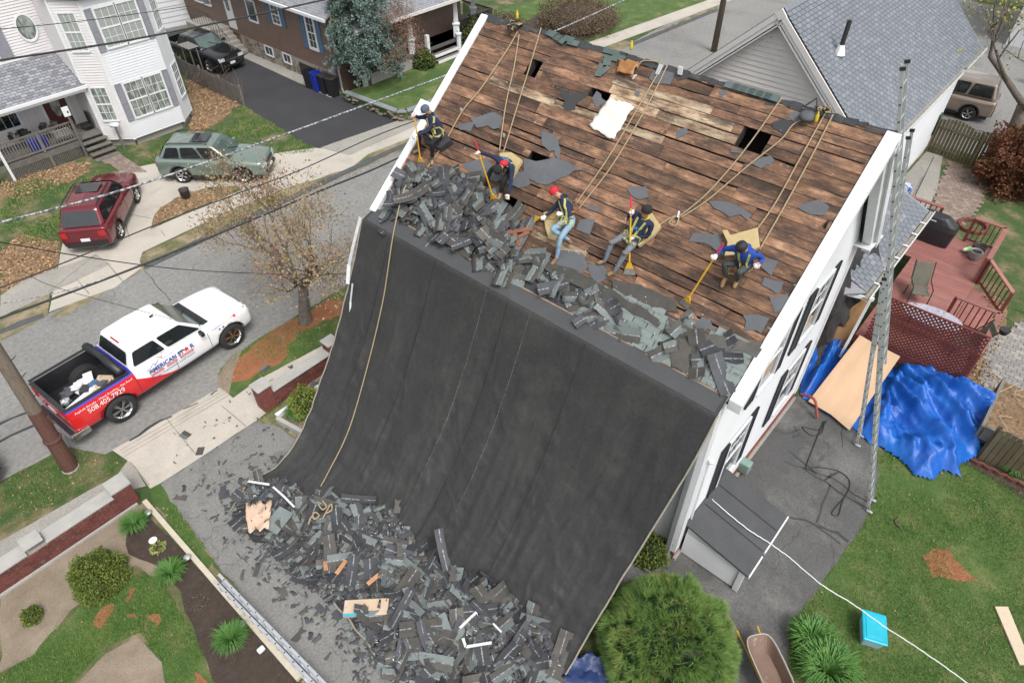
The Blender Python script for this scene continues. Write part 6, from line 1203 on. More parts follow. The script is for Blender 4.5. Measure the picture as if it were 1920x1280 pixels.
# front porch of the brown house
m = MB(); m.bb((21.2, 28.9, 1.0), (31.6, 30.2, 1.16)); m.bb((26.3, 29.0, 1.0), (31.6, 31.8, 1.16)); m.build('porch_floor', M2('porch_floor_grey', (.1, .095, .1), (.08, .076, .08), 4, .8), B)
m = MB(); m.add([(20.9, 28.55, 3.42), (31.4, 28.55, 3.42), (31.4, 31.2, 4.4), (23.0, 31.2, 4.4)], [(0, 1, 2, 3)]); o = m.build('porch_roof', psh[2], B); s_ = o.modifiers.new('t', 'SOLIDIFY'); s_.thickness = .1; s_.offset = -1
roof_tabs(B, (21.4, 28.55, 3.43), (1, 0, 0), (0, 2.65, .98), 9.8, 2.6, .3, .15, [psh[2], psh[0], psh[2]])
m = MB(); m.bb((20.9, 28.42, 3.28), (31.4, 28.54, 3.42)); m.build('gutter', MT['siding_beige'], B)
m = MB(); m.bb((21.3, 28.95, .0), (25.9, 29.05, 1.0)); m.build('porch_skirt', MT['cap'], B)
for x in (25.0, 28.5, 31.2):
    m = MB(); m.lathe([(.24, 1.0), (.24, 1.85), (.3, 1.87), (.3, 1.93), (.19, 1.98), (.13, 3.3)], n=4); o = m.build('column', MT['siding_white'] if x != 31.2 else MT['siding_white'], B); o.location = (x, 29.1 if x < 31 else 30.3, 0)
m = MB(); m.bb((31.0, 30.1, 0), (31.5, 30.6, 1.5)); m.build('column_base', MT['iron'], B)
for i in range(4): m = MB(); m.bb((26.2, 28.9-i*.28-.28, .74-i*.25), (28.1, 28.9-i*.28, .8-i*.25)); m.build('step', M2('step_tread', (.2, .17, .165), (.16, .14, .135), 4, .8), B); m = MB(); m.bb((26.2, 28.9-i*.28-.02, .55-i*.25+(.0)), (28.1, 28.9-i*.28+.01, .74-i*.25)); m.bb((26.2, 28.9-i*.28-.30, .66-i*.25), (28.1, 28.9-i*.28-.27, .81-i*.25)); m.build('stair_riser', MT['white'], B)
m = MB(); m.lathe([(.14, 0), (.14, 1.05), (.19, 1.07), (.19, 1.14), (.05, 1.17), (.08, 1.3), (0, 1.4)], n=8); o = m.build('newel_post', MT['white'], B); o.location = (28.3, 28.75, .35)
m = MB(); m.bb((25.7, 28.6, 1), (25.9, 28.8, 2.0)); m.build('newel_post', MT['white'], B)
for i in range(34): x = 28.6+(i*.085); m = MB(); m.bb((x, 28.98, 1.2), (x+.025, 29.02, 2.0)); m.build('baluster', MT['iron'], B)
for i in range(24): y = 29.1+i*.1; m = MB(); m.bb((31.45, y, 1.2), (31.49, y+.03, 2.0)); m.build('baluster', MT['iron'], B)
m = MB(); m.bb((28.5, 28.96, 2.0), (31.5, 29.04, 2.07)); m.build('hand_rail', MT['iron'], B); m = MB(); m.bb((31.43, 29.05, 2.0), (31.51, 31.6, 2.07)); m.build('hand_rail', MT['iron'], B)
# ---- grey roofed house behind the main ridge
N = empty('house', 'beige sided house with a large blue-grey shingle roof behind the ridge', 'house')
XG, YR, ZR, YE, ZE = 22.05, 8.14, 8.2, 4.08, 4.5
m = MB(); m.add([(XG+.3, 12, 0), (XG+.3, 4.4, 0), (XG+.3, 4.4, 4.6), (XG+.3, YR, ZR-.15), (XG+.3, 12, 4.6), (34.5, 12, 0), (34.5, 4.4, 0), (34.5, 4.4, 4.6), (34.5, YR, ZR-.15), (34.5, 12, 4.6)], [(0, 1, 2, 3, 4), (9, 8, 7, 6, 5), (1, 6, 7, 2), (0, 4, 9, 5)]); m.build('wall', MT['siding_beige'], N)
f = frame((XG+.3, 12), (XG+.3, 4.4))
courses(N, f, MT['siding_beige'], 0.3, 8.0, .165, top=lambda z: (0.05, 7.55) if z < 4.5 else ((12-YR)-(12-YR)*(1-(z-4.5)/3.6), (12-YR)+(YR-4.4)*(1-(z-4.5)/3.6)))
f = frame((XG+.3, 4.4), (34.5, 4.4)); courses(N, f, MT['siding_white'], .3, 4.5, .115)
dn = V(0, YE-YR, ZE-ZR); SL = dn.length; S_ = -dn.normalized()
m = MB(); m.add([(XG, YE, ZE), (35, YE, ZE), (35, YR, ZR), (XG, YR, ZR), (35, 12.2, ZE), (XG, 12.2, ZE)], [(0, 1, 2, 3), (3, 2, 4, 5)]); o = m.build('roof', MT['felt_dark'], N); s_ = o.modifiers.new('t', 'SOLIDIFY'); s_.thickness = .1; s_.offset = -1  # dark base shows between tab rows, painting the shadow under each course
nsh = M2('blue_grey_shingle', (.2, .218, .245), (.172, .19, .215), 5, .9, fine=.22, rand=.05)
nsh3 = [nsh, M2('blue_grey_shingle_b', (.18, .198, .224), (.158, .174, .2), 5, .9, fine=.22), M2('blue_grey_shingle_c', (.222, .24, .268), (.192, .21, .238), 5, .9, fine=.22)]
roof_tabs(N, (XG, YE, ZE), (1, 0, 0), S_, 13, SL, .31, .152, nsh3, lift=.026, maxobj=300)
# the 300 tabs that show largest, each a part (set just proud of the joined ones)
tb = MB(); tb.add([(0, 0, .034), (.3, 0, .034), (.3, .15, .017), (0, .15, .017), (0, 0, .005), (.3, 0, .005)], [(0, 1, 2, 3), (4, 5, 1, 0), (0, 3, 4), (1, 5, 2)]); tbme = tb.mesh('shingle', nsh)
NM = Matrix((V(1, 0, 0), S_, V(1, 0, 0).cross(S_))).transposed().to_4x4(); k = 0
for r in range(10, 34):
    for i in range(0, 12):
        break
        q = Vector((XG, YE, ZE))+V(1, 0, 0)*(i*.31+.006+(0 if r % 2 == 0 else .155))+S_*(r*.152); o = D.objects.new('shingle', tbme); link(o, N); T = NM.copy(); T.translation = q; o.matrix_world = T; k += 1
m = MB(); x = XG
while x < 35: m.add([(x, YR-.14, ZR-.08), (x+.26, YR-.14, ZR-.08), (x+.26, YR, ZR+.04), (x, YR, ZR+.04), (x+.26, YR+.14, ZR-.08), (x, YR+.14, ZR-.08)], [(0, 1, 2, 3), (3, 2, 4, 5)]); x += .27
m.build('ridge_cap', nsh, N)['kind'] = 'stuff'
for y1, z1 in ((YE-.05, ZE-.05), (12.25, ZE-.05)):
    a = V(XG-.06, YR, ZR); b = V(XG-.06, y1, z1); dd = (b-a).normalized(); nn = V(0, dd.z, -dd.y); nn = -nn if nn.z > 0 else nn
    m = MB(); m.beam(a+nn*.1+V(-.01, 0, 0), b+nn*.1+V(-.01, 0, 0), .06, .16, up=nn); m.build('rake_board', MT['siding_beige'], N); m = MB(); m.beam(a+nn*.24+V(.04, 0, 0), b+nn*.24+V(.04, 0, 0), .05, .12, up=nn); m.build('rake_board', MT['white'], N)
    m = MB(); m.beam(a+nn*.36+V(.14, 0, 0), b+nn*.36+V(.14, 0, 0), .3, .04, up=nn); m.build('soffit', MT['siding_beige'], N)
m = MB(); m.box((XG-.07, YR, ZR-.17), (.075, .26, .26), mat=Matrix.Rotation(R_(45), 3, 'X')); m.build('peak_block', MT['siding_beige'], N)
gm = M2('dirty_gutter', (.3, .29, .24), (.2, .19, .15), 5, .9)
for a, b in ((XG+.2, 31.7), (32.3, 35.2)):
    m = MB(); m.bb((a, YE-.15, ZE-.11), (b, YE-.13, ZE+.0)); m.bb((a, YE-.15, ZE-.12), (b, YE, ZE-.1)); g_ = m.build('gutter', MT['white'], N); m = MB(); m.bb((a, YE-.13, ZE-.1), (b, YE-.01, ZE-.03)); m.build('gutter_bed', gm, g_)
pv = MB(); pv.tube([(0, 0, -.1), (0, 0, .95)], .075, 10); v_ = pv.build('vent_pipe', MT['iron'], N, smooth=False); v_.location = (23.6, 7.3, 6.76) if False else (23.65, 6.55, 6.85); m = MB(); m.lathe([(.2, -.1), (.12, .12), (.08, .2)], n=8); q = m.build('flashing', MT['white'], v_); q = None
# tin valley scraps and a lower eave return
m = MB(); m.bb((XG+.02, 10.7, 5.0), (XG+.22, 11.9, 5.15)); m.build('eave_return', MT['white'], N)
# ---- small rear wing with shingled lean-to beside the deck
W_ = empty('rear_wing', 'low lean-to with grey shingles and white gutter between the house and the deck', 'lean-to')
m = MB(); m.bb((15.5, 2.9, 0), (23.6, 7, 2.3)); m.build('wall', MT['siding_white'], W_)
m = MB(); m.add([(18.0, 2.15, 2.62), (23.8, 2.15, 2.62), (23.8, 5.2, 3.9), (16.2, 5.2, 3.9), (16.2, 3.3, 3.0)], [(0, 1, 2, 3, 4)]); o = m.build('roof', psh[0], W_); s_ = o.modifiers.new('t', 'SOLIDIFY'); s_.thickness = .08; s_.offset = -1
roof_tabs(W_, (18.0, 2.16, 2.63), (1, 0, 0), (0, 3.05, 1.28), 5.7, 2.6, .3, .15, [nsh, psh[0], nsh])
m = MB(); m.bb((17.8, 1.98, 2.5), (23.9, 2.0, 2.62)); m.bb((17.8, 1.98, 2.49), (23.9, 2.14, 2.51)); g_ = m.build('gutter', MT['white'], W_); m = MB(); m.bb((17.8, 2.0, 2.51), (23.9, 2.13, 2.57)); m.build('gutter_bed', gm, g_)
for i in range(6): m = MB(); m.bb((18.6+i*.85, 1.98, 2.6), (18.66+i*.85, 2.2, 2.63)); m.build('gutter_strap', MT['white'], g_)
m = MB(); m.beam((17.6, 3.0, 2.5), (18.0, 1.9, 2.5), .06, .1); m.build('gutter_end', MT['white'], W_); m = MB(); m.beam((17.75, 2.05, .3), (18.3, 2.0, 2.45), .07, .06); m.build('downspout', MT['white'], W_)
cl = M2('black_cloth', (.02, .018, .018), (.035, .03, .03), 3, .8)
crumple('awning_cloth', (V(15.52, 2.7, 5.3), V(21.2, 3.6, 3.75), V(19.6, 2.3, 2.75), V(15.9, 2.35, .8)), 24, 12, 0, .12, cl, 'black cloth draped from the rear house corner over the lean-to roof', 'cloth', lambda p, k, e: p+V(e*6, e*6, k-.3*math.sin(math.pi*min(1, max(0, (p.x-15.5)/5.5)))), ed=.04, sc=1.3)
# one more pale house far behind the bare tree
Q = empty('house', 'pale house block far behind the bare tree at the top right corner', 'house'); m = MB(); m.bb((52, -6, 0), (60, 5, 5)); m.build('wall', MT['siding_white'], Q); m = MB(); m.add([(51.5, -6.5, 5), (51.5, 5.5, 5), (56, 5.5, 8), (56, -6.5, 8), (60.5, 5.5, 5), (60.5, -6.5, 5)], [(0, 3, 2, 1), (3, 5, 4, 2)]); m.build('roof', psh[0], Q)
for i in range(4): wwin(Q, frame((52, 5), (52, -6)), .8+i*2.7, 1.9+i*2.7, 1.2, 2.8, 2, .1)
m = MB(); m.bb((46, -3, 0), (46.3, 2.5, 1.3)); tag(m.build('garden_wall', M2('blue_grey_wall', (.2, .24, .27), (.17, .2, .23), 2, .9)), 'low blue-grey wall behind the bare tree', 'wall')
# ---------------- brick walls ----------------
def brick_wall(name, x0, x1, y0, y1, h, capw, label, piers, steps=()):
    W = empty(name, label, 'wall')
    m = MB(); m.bb((x0+.01, y0+.01, 0), (x1-.01, y1-.01, h-.01)); m.build('mortar_core', MT['mortar'], W)
    bl, bh = .2, .066; n = 0; st = MB(); nobj = 0
    def brick(c, s):
        nonlocal nobj
        if nobj < 300:
            me = BR.get(s)
            if not me: q = MB(); q.box((0, 0, 0), s); me = BR[s] = q.mesh('brick', MT['brick_r'])
            o = D.objects.new('brick', me); link(o, W); o.location = c; nobj += 1
        else: st.box(c, s)
    rows = int(h/(bh+.01))
    for r in range(rows-1, -1, -1):
        z = (r+.5)*(bh+.01)
        x = x0-(r % 2)*bl/2
        while x < x1:
            a, b = max(x+.005, x0), min(x+bl-.005, x1)
            if b-a > .03:
                brick(((a+b)/2, y0, z), (round(b-a, 2), .03, bh))
            x += bl+.008
    y = y0
    while y < y1-.05:
        for r in range(rows-1, -1, -1):
            for xe in (x0, x1): st.box((xe, y+.05+(r % 2)*.04, (r+.5)*(bh+.01)), (.03, .09, bh))
        y += .105
    # top course of headers showing beside the coping
    if capw < (y1-y0)-.1:
        x = x0
        while x < x1:
            for q in range(int((y1-capw-y0)/.105)): brick((x+.1, y0+.055+q*.105, h-.005), (.19, .095, .03))
            x += .2
    if st.f: st.build('brick_fill', MT['brick_r'], W)['kind'] = 'stuff'
    for (a, b, z, yy0, yy1) in steps: c = MB(); c.bb((a, yy0, z-.05), (b, yy1, z)); c.build('coping', MT['cap'], W, bevel=.012)
    for (cx, cy, s, hh) in piers:
        nn = int(hh/(bh+.01)); p_ = MB(); p_.bb((cx-s/2+.01, cy-s/2+.01, 0), (cx+s/2-.01, cy+s/2-.01, hh)); p_.build('pier_core', MT['mortar'], W); q = MB()
        for r in range(nn):
            z = (r+.5)*(bh+.01)
            for sx in (-1, 1):
                for t in (-.25, .25): q.box((cx+sx*s/2, cy+t*s, z), (.03, s/2-.012, bh)); q.box((cx+t*s, cy+sx*s/2, z), (s/2-.012, .03, bh))
        q.build('pier_brick', MT['brick_r'], W)['kind'] = 'stuff'; c = MB(); c.bb((cx-s/2-.04, cy-s/2-.04, hh), (cx+s/2+.04, cy+s/2+.04, hh+.06)); c.build('pier_cap', MT['cap'], W, bevel=.012)
    return W
BR = {}
MT['brick_r'] = M2('brick_face', (.19, .055, .042), (.125, .04, .034), 7, .85, fine=.3, rand=.25, c3=(.26, .17, .15), c3scale=2.5, c3amt=(.6, .72))
brick_wall('brick_wall', -6, .98, 13.66, 14.0, .58, .4, 'long brick garden wall with pale concrete coping left of the driveway', [(.86, 13.86, .42, .74)], [(-.98, .62, .64, 13.62, 14.04), (-1.4, -.98, .8, 13.62, 14.04), (-6, -1.4, .64, 13.62, 14.04)])
brick_wall('brick_wall', 4.95, 7.9, 13.78, 14.05, .55, .4, 'short brick wall with concrete coping right of the driveway beside the tarp', [(5.1, 13.95, .38, .85), (7.55, 13.95, .36, .85)], [(5.32, 7.35, .62, 13.72, 14.1)])
m = MB(); m.bb((-6, 13.56, -.01), (.98, 13.62, .06)); tag(m.build('edging_strip', MT['cap']), 'thin concrete strip at the garden foot of the left brick wall', 'edging')
m = MB(); m.bb((5.0, 13.28, 0), (6.6, 13.4, .16)); tag(m.build('edging_board', MT['white']), 'white painted timber below the right brick wall', 'edging'); m = MB(); m.beam((4.95, 13.2, .1), (5.15, 12.0, .1), .12, .2); tag(m.build('edging_board', MT['cap']), 'pale timber edging between the planting bed and the tarp', 'edging')
m = MB(); m.bb((1.07, 6.9, 0), (1.19, 13.5, .1)); tag(m.build('edging_board', M2('cream_edging', (.52, .47, .37), (.44, .39, .3), 3, .7)), 'long cream timber edging the mulch bed next to the driveway', 'edging')
# fieldstone retaining wall with bluestone cap in front of the brown house
Wt = empty('retaining_wall', 'low fieldstone retaining wall with a bluestone cap at the fresh driveway', 'wall')
RW = [(20.15, 29.2), (20.35, 25.3), (20.7, 24.95), (25, 24.75), (34, 24.7)]
m = MB(); m.poly([V(x, y, .44) for x, y in RW]+[V(34, 29, .44), V(21, 29.2, .44)], .4, fix=0) if False else m.poly([V(x, y, .42) for x, y in RW][::1]+[V(34, 28.8, .42), V(21, 29.2, .42)], .42); o = m.build('raised_lawn', MT['lawn_green'], Wt, fix=True)
for a, b in zip(RW, RW[1:]):
    a, b = V(a[0], a[1], 0), V(b[0], b[1], 0); dd = (b-a).normalized(); L = (b-a).length; s = 0; nn = V(dd.y, -dd.x, 0)
    while s < L-.05:
        e = min(L, s+random.uniform(.5, .9)); m = MB(); m.beam(a+dd*(s+.006)+V(0, 0, .48)-nn*.05, a+dd*(e-.006)+V(0, 0, .48)-nn*.05, .34, .06); m.build('cap_stone', MT['bluestone'], Wt); s = e
    if a.x < 24:
        for k in range(int(L*9)):
            t = random.uniform(.1, L-.1); m = MB(); m.sphere((0, 0, 0), random.uniform(.07, .13), 6, 4, sc=(1.3, 1.3, .6), jit=.12); o = m.build('stone', MT['stone'], Wt); o.location = a+dd*t+nn*.03+V(0, 0, random.uniform(.04, .4))

# ---------------- vehicles (x forward, y left) ----------------
def apply_mods(o):
    me = evalmesh(o); old = o.data; o.modifiers.clear(); o.data = me; return o
def car(label, cat, loc, heading, L, W, H, wb, paint, belt, hood, tail, cab, kind='suv', rw=.35, group=None, name='parked_car', clear=.22, trim=None, roofm=None, spokes=5, glass=None, axo=0):
    """cab = (x windshield base, x roof front, x roof rear, x rear glass base); all measured from the middle of the car"""
    root = empty(name, label, cat, group); hw = W/2; xf, xr = L/2, -L/2; axf, axr = wb/2+axo, -wb/2+axo
    off = (L-wb)/2-.88 if kind != 'pickup' else 0
    def sec(x, w, zb, zs, zc): return [(x, 0, zb), (x, w*.8, zb), (x, w*.97, zb+.1), (x, w, lerp(zb, zs, .5)), (x, w*.985, zs-.1), (x, w*.9, zs), (x, w*.55, lerp(zs, zc, .75)), (x, 0, zc)]
    cwb, crf, crr, crb = cab; S = []
    nb_ = kind == 'pickup'; S.append(sec(xf, hw*(.86 if nb_ else .74), clear+.1, hood-.2, hood-.17)); S.append(sec(xf-.04, hw*(.93 if nb_ else .84), clear+.04, hood-.1, hood-.06)); S.append(sec(xf-.16, hw*.96, clear, hood-.05, hood-.0)); S.append(sec(xf-.6, hw, clear, hood-.01, hood+.05))
    S.append(sec(lerp(xf, cwb, .65), hw, clear, lerp(hood, belt, .5), hood+.06)); S.append(sec(cwb+.05, hw, clear, belt-.01, belt+.03)); S.append(sec(0, hw, clear, belt, belt)); S.append(sec(crb+.3 if kind == 'pickup' else crb+.5, hw, clear, tail, tail))
    S.append(sec(xr+.35, hw*.985, clear+.02, tail, tail)); S.append(sec(xr+.06, hw*.96, clear+.04, tail, tail)); S.append(sec(xr, hw*.93, clear+.1, tail-.03, tail-.03))
    vs = []; n = 8
    for s in S: vs += s+[(x, -y, z) for x, y, z in s[-2:0:-1]]
    k = 14; fs = [(i*k+j, i*k+(j+1) % k, (i+1)*k+(j+1) % k, (i+1)*k+j) for i in range(len(S)-1) for j in range(k)]+[tuple(range(k))[::-1], tuple((len(S)-1)*k+j for j in range(k))]
    m = MB(); m.add(vs, fs); b = m.build('body', paint, root, smooth=True, fix=True); sb = b.modifiers.new('s', 'SUBSURF'); sb.levels = 2; sb.render_levels = 2; apply_mods(b)
    cut = []
    for ax in (axf, axr):
        c = MB(); c.lathe([(rw+.07, -hw-.3), (rw+.07, hw+.3)], n=24, axis='Y'); co = c.build('cut', paint, fix=True); co.location = (ax, 0, rw+.02); cut.append(co)
    if kind == 'pickup': c = MB(); c.bb((xr+.1, -hw+.13, .72), (crb-.05, hw-.13, 2.5)); cut.append(c.build('cut', paint))
    bpy.context.view_layer.update()
    for co in cut: bo = b.modifiers.new('b', 'BOOLEAN'); bo.object = co; bo.operation = 'DIFFERENCE'; bo.solver = 'EXACT'
    apply_mods(b); b.name = 'body'
    for co in cut: D.objects.remove(co)
    b.data.calc_loop_triangles(); bvh = BVHTree.FromPolygons([v.co for v in b.data.vertices], [t.vertices[:] for t in b.data.loop_triangles])
    def ysurf(x, z, s):
        h = bvh.ray_cast(V(x, s*3, z), V(0, -s, 0))[0]; return h.y if h else s*hw
    # underbody and inner wells
    m = MB(); m.bb((xr+.2, -hw*.75, clear-.03), (xf-.2, hw*.75, clear+.35)); m.build('underbody', MT['black'], root)
    # cabin
    wt, wbm = hw*.72, hw*.9; zr = H
    P = {}
    for s in (1, -1): P[s] = [V(cwb, s*wbm*.96, belt-.03), V(crf, s*wt, zr-.05), V(crr, s*wt, zr-.04), V(crb, s*wbm*.96, belt-.03 if kind != 'pickup' else tail-.1)]
    mid = (crf+crr)/2; m = MB(); a, b2 = P[1], P[-1]
    rp_ = [V(crf, 0, zr-.05), V(mid, 0, zr+.02), V(crr, 0, zr-.04)]; ml, mr = V(mid, wt*1.02, zr-.02), V(mid, -wt*1.02, zr-.02)
    m.v = [tuple(p) for p in a+b2+rp_+[ml, mr]]
    m.f = [(0, 3, 2, 11, 1), (4, 5, 12, 6, 7), (0, 1, 8, 5, 4), (3, 7, 6, 10, 2), (1, 11, 9, 8), (11, 2, 10, 9), (8, 9, 12, 5), (9, 10, 6, 12), (0, 4, 7, 3)]; m.m = [0]*9
    cb = m.build('cabin', paint, root, fix=True, smooth=False); bv = cb.modifiers.new('b', 'BEVEL'); bv.width = .09 if kind == 'pickup' else .15; bv.segments = 5; bv.limit_method = 'ANGLE'; bv.angle_limit = R_(25)
    gl = glass or MT['glass_car']
    def bil(q, u, v): return q[0].lerp(q[3], u).lerp(q[1].lerp(q[2], u), v)
    def pane(q, uv, nm, mat=gl, off=.02):
        nrm = (q[3]-q[0]).cross(q[1]-q[0]).normalized(); c = sum((bil(q, u, v) for u, v in uv), V(0, 0, 0))/len(uv)
        if nrm.dot(c-V(0, 0, .9)) < 0: nrm = -nrm
        # a rounded outline
        pts = [bil(q, u, v) for u, v in uv]; out = []; k2 = len(pts)
        for i in range(k2):
            p, pa, pb = pts[i], pts[i-1], pts[(i+1) % k2]; r = .06; d1 = (pa-p); d2 = (pb-p); l = min(r, d1.length*.4, d2.length*.4); a_, b_ = p+d1.normalized()*l, p+d2.normalized()*l
            out += [a_, (a_+b_)/2*.45+p*.55, b_]
        m = MB(); m.add([p+nrm*off for p in out], [tuple(range(len(out)))]); return m.build(nm, mat, root)
    for s in (1, -1):
        q = P[s]; nwin = {'suv': [(.05, .34), (.37, .66), (.69, .93)], 'pickup': [(.05, .5), (.54, .95)], 'van': [(.05, .3), (.33, .62), (.65, .95)]}[kind]
        m = MB(); 
        for a_, b_ in nwin: pane(q, [(a_+(.0 if a_ > .1 else .0), .16), (a_+.02 if a_ > .1 else a_+.005, .86), (b_, .86), (b_+.0, .16)], 'side_window')
    WS = [P[1][0], P[1][1], P[-1][1], P[-1][0]]; pane(WS, [(.06, .06), (.05, .93), (.95, .93), (.94, .06)], 'windscreen', MT['glass_wind'])
    RW_ = [P[1][3], P[1][2], P[-1][2], P[-1][3]]; pane(RW_, [(.08, .25 if kind == 'pickup' else .12), (.07, .86), (.93, .86), (.92, .25 if kind == 'pickup' else .12)], 'rear_window')
    if roofm: m = MB(); m.box((crf-(crf-crr)*.3, 0, zr+.022), ((crf-crr)*.36, wt*1.25, .012)); m.build('sunroof', gl, root, bevel=.02)
    if kind in ('suv', 'van') and roofm is not None:
        for s in (1, -1): m = MB(); m.tube([V(crf-.15, s*wt*.93, zr-.02), V(crf-.3, s*wt*.95, zr+.04), V(crr+.25, s*wt*.95, zr+.04), V(crr+.1, s*wt*.93, zr-.02)], .022, 6); m.build('roof_rail', MT['black'], root)
    # wheels
    for ax in (axf, axr):
        for s in (1, -1):
            w = D.objects.new('wheel', None); link(w, root); w.location = (ax, s*(hw-.13), rw); w.empty_display_size = .1; w.rotation_euler = (0, random.uniform(0, 1), 0 if s < 0 else math.pi)
            t = MB(); t.lathe([(rw*.66, -.1), (rw*.94, -.11), (rw, -.07), (rw, .07), (rw*.94, .11), (rw*.66, .1)], n=28, axis='Y', cap=False); t.build('tyre', MT['rubber'], w, smooth=True)
            r = MB(); r.lathe([(rw*.68, -.1), (rw*.68, -.085), (rw*.6, -.08), (rw*.58, -.02), (rw*.58, .09)], n=28, axis='Y', cap=False); r.build('rim', MT['chrome'], w, smooth=True)
            d = MB(); d.lathe([(.01, -.03), (rw*.6, -.03)], n=20, axis='Y', cap=False); d.build('brake_disc', MT['black'], w)
            sp = MB()
            for j in range(spokes):
                t0 = 2*math.pi*j/spokes
                for dt in (-.11, .11): a_ = t0+dt; sp.beam((math.cos(t0)*.03, -.075, math.sin(t0)*.03), (math.cos(a_)*rw*.64, -.08, math.sin(a_)*rw*.64), .035, .025, up=(0, 1, 0))
            sp.lathe([(.01, -.09), (.05, -.085), (.055, -.06)], n=10, axis='Y', cap=False); sp.build('spokes', MT['chrome'], w)
    # lamps, grille, plates, bumper, mirrors, handles, seams
    tb_ = trim or MT['black']
    def front_panel(x, y0, y1, z0, z1, mat, nm, th=.03, dirx=1):
        m = MB(); ny_ = 5; vs = []
        for i in range(ny_+1):
            for j in (0, 1):
                y, z = lerp(y0, y1, i/ny_), lerp(z0, z1, j); h = bvh.ray_cast(V(dirx*5, y, z), V(-dirx, 0, 0))[0]; xx = h.x if h else x; vs.append((xx+dirx*th*.5, y, z))
        m.add(vs, [(2*i, 2*i+2, 2*i+3, 2*i+1) for i in range(ny_)]); o = m.build(nm, mat, root); sd_ = o.modifiers.new('t', 'SOLIDIFY'); sd_.thickness = th; sd_.offset = 0; return o
    lampm = LAMP; redm = RLAMP
    for s in (1, -1):
        front_panel(xf, s*hw*.5, s*hw*.86, hood-.3, hood-.14, lampm, 'headlight'); front_panel(xr, s*hw*.6, s*hw*.86, tail-.34, tail-.12 if kind != 'pickup' else tail-.15, redm, 'tail_light', dirx=-1)
    front_panel(xf, -hw*.45, hw*.45, hood-.4, hood-.16, MT['black'], 'grille'); front_panel(xf, -hw*.45, hw*.45, hood-.3, hood-.27, MT['chrome'], 'grille_bar', .05)
    if not trim: front_panel(xr, -hw*.8, hw*.8, clear+.14, clear+.34, tb_, 'bumper', .05, -1)
    front_panel(xf, -hw*.66, hw*.66, clear+.14, clear+.26, tb_, 'bumper', .05)
    front_panel(xr, -.16, .16, tail-.52, tail-.4, MT['white'], 'number_plate', .02, -1); front_panel(xf, -.16, .16, clear+.24, clear+.36, MT['white'], 'number_plate', .05)
    for s in (1, -1):
        m = MB(); m.box((cwb-.35, s*(hw+.08), belt+.06), (.12, .2, .15)); m.build('mirror', paint if kind != 'pickup' else MT['black'], root, bevel=.03)
        m = MB(); N_ = 60; X = [xr+.15+(L-.3)*i/N_ for i in range(N_+1)]
        m2 = MB(); vs = []
        for x in X:
            if min(abs(x-axf), abs(x-axr)) < rw+.1: 
                if len(vs) >= 4: m2.add(vs, [(2*i, 2*i+2, 2*i+3, 2*i+1) for i in range(len(vs)//2-1)])
                vs = []; continue
            y = ysurf(x, clear+.12, s); vs += [(x, y+s*.012, clear+.0), (x, ysurf(x, clear+.16, s)+s*.01, clear+.15)]
        if len(vs) >= 4: m2.add(vs, [(2*i, 2*i+2, 2*i+3, 2*i+1) for i in range(len(vs)//2-1)])
        if not trim: q = m2.build('sill_trim', MT['black'], root); q['kind'] = 'stuff'
        for xs in ({'suv': (cwb-.12, -.02, crb+.95), 'van': (cwb-.1, -.1), 'pickup': (cwb-.15, lerp(cwb, crb, .52), crb+.02)}[kind]):
            vs = []
            for z in np.linspace(clear+.1, belt-.06, 8): y = ysurf(xs, z, s)+s*.004; vs += [(xs-.008, y, z), (xs+.008, y, z)]
            m = MB(); m.add(vs, [(2*i, 2*i+1, 2*i+3, 2*i+2) for i in range(7)]); m.build('door_seam', MT['black'], root)
        for xs in (.0+lerp(cwb, crb, .42), lerp(cwb, crb, .8) if kind != 'van' else None):
            if xs is not None: m = MB(); y = ysurf(xs, belt-.15, s); m.box((xs, y+s*.02, belt-.15), (.2, .03, .035)); m.build('door_handle', paint if not trim else MT['chrome'], root, bevel=.008)
        for ax in (axf, axr):                                    # dark arch lips
            m = MB(); A_ = [math.pi*i/14 for i in range(15)]; vs = []
            for t in A_:
                for r in (rw+.075, rw+.125): x, z = ax+math.cos(t)*r, rw+.02+math.sin(t)*r; vs.append((x, ysurf(ax+math.cos(t)*(rw+.13), rw+.02+math.sin(t)*(rw+.13), s)+s*.012, z))
            m.add(vs, [(2*i, 2*i+1, 2*i+3, 2*i+2) for i in range(14)])
            if not trim: m.build('arch_trim', MT['black'], root)
    for s in (-.3, .25): m = MB(); m.beam(V(cwb+.02, s*hw*1.6, belt+.03), V(cwb-.25, s*hw*1.6-.45, belt+.22), .02, .02); m.build('wiper', MT['black'], root)
    root.location = loc; root.rotation_euler = (0, 0, heading)
    return root, ysurf, bvh
LAMP = M2('headlamp', (.6, .62, .62), (.35, .37, .38), 12, .1, spec=.8, space='object'); RLAMP = M2('rear_lamp', (.42, .01, .015), (.3, .01, .012), 12, .15, spec=.7)
def paintm(n, c, c2): return M2(n, c, c2, 1.5, .22, metal=.35, coat=.8, space='object')
def wheelpos(front, rear, hw, right=True):
    f, r = V(front[0], front[1], 0), V(rear[0], rear[1], 0); d = (f-r).normalized(); left = V(-d.y, d.x, 0); c = (f+r)/2+left*(hw-.05)*(1 if right else -1); return (c.x, c.y, .02), math.atan2(d.y, d.x)
loc, hd = wheelpos((11.87, 25.69, 0), (10.16, 27.67, 0), .9)
car('pale green SUV parked on the concrete drive in front of the white house', 'suv', loc, hd, 4.6, 1.8, 1.68, 2.67, paintm('green_paint', (.18, .235, .205), (.185, .24, .21)), 1.06, .98, 1.1, (.92, .22, -1.75, -2.18), rw=.345, roofm=True)
loc, hd = wheelpos((8.12, 27.68, 0), (6.44, 25.62, 0), .9)
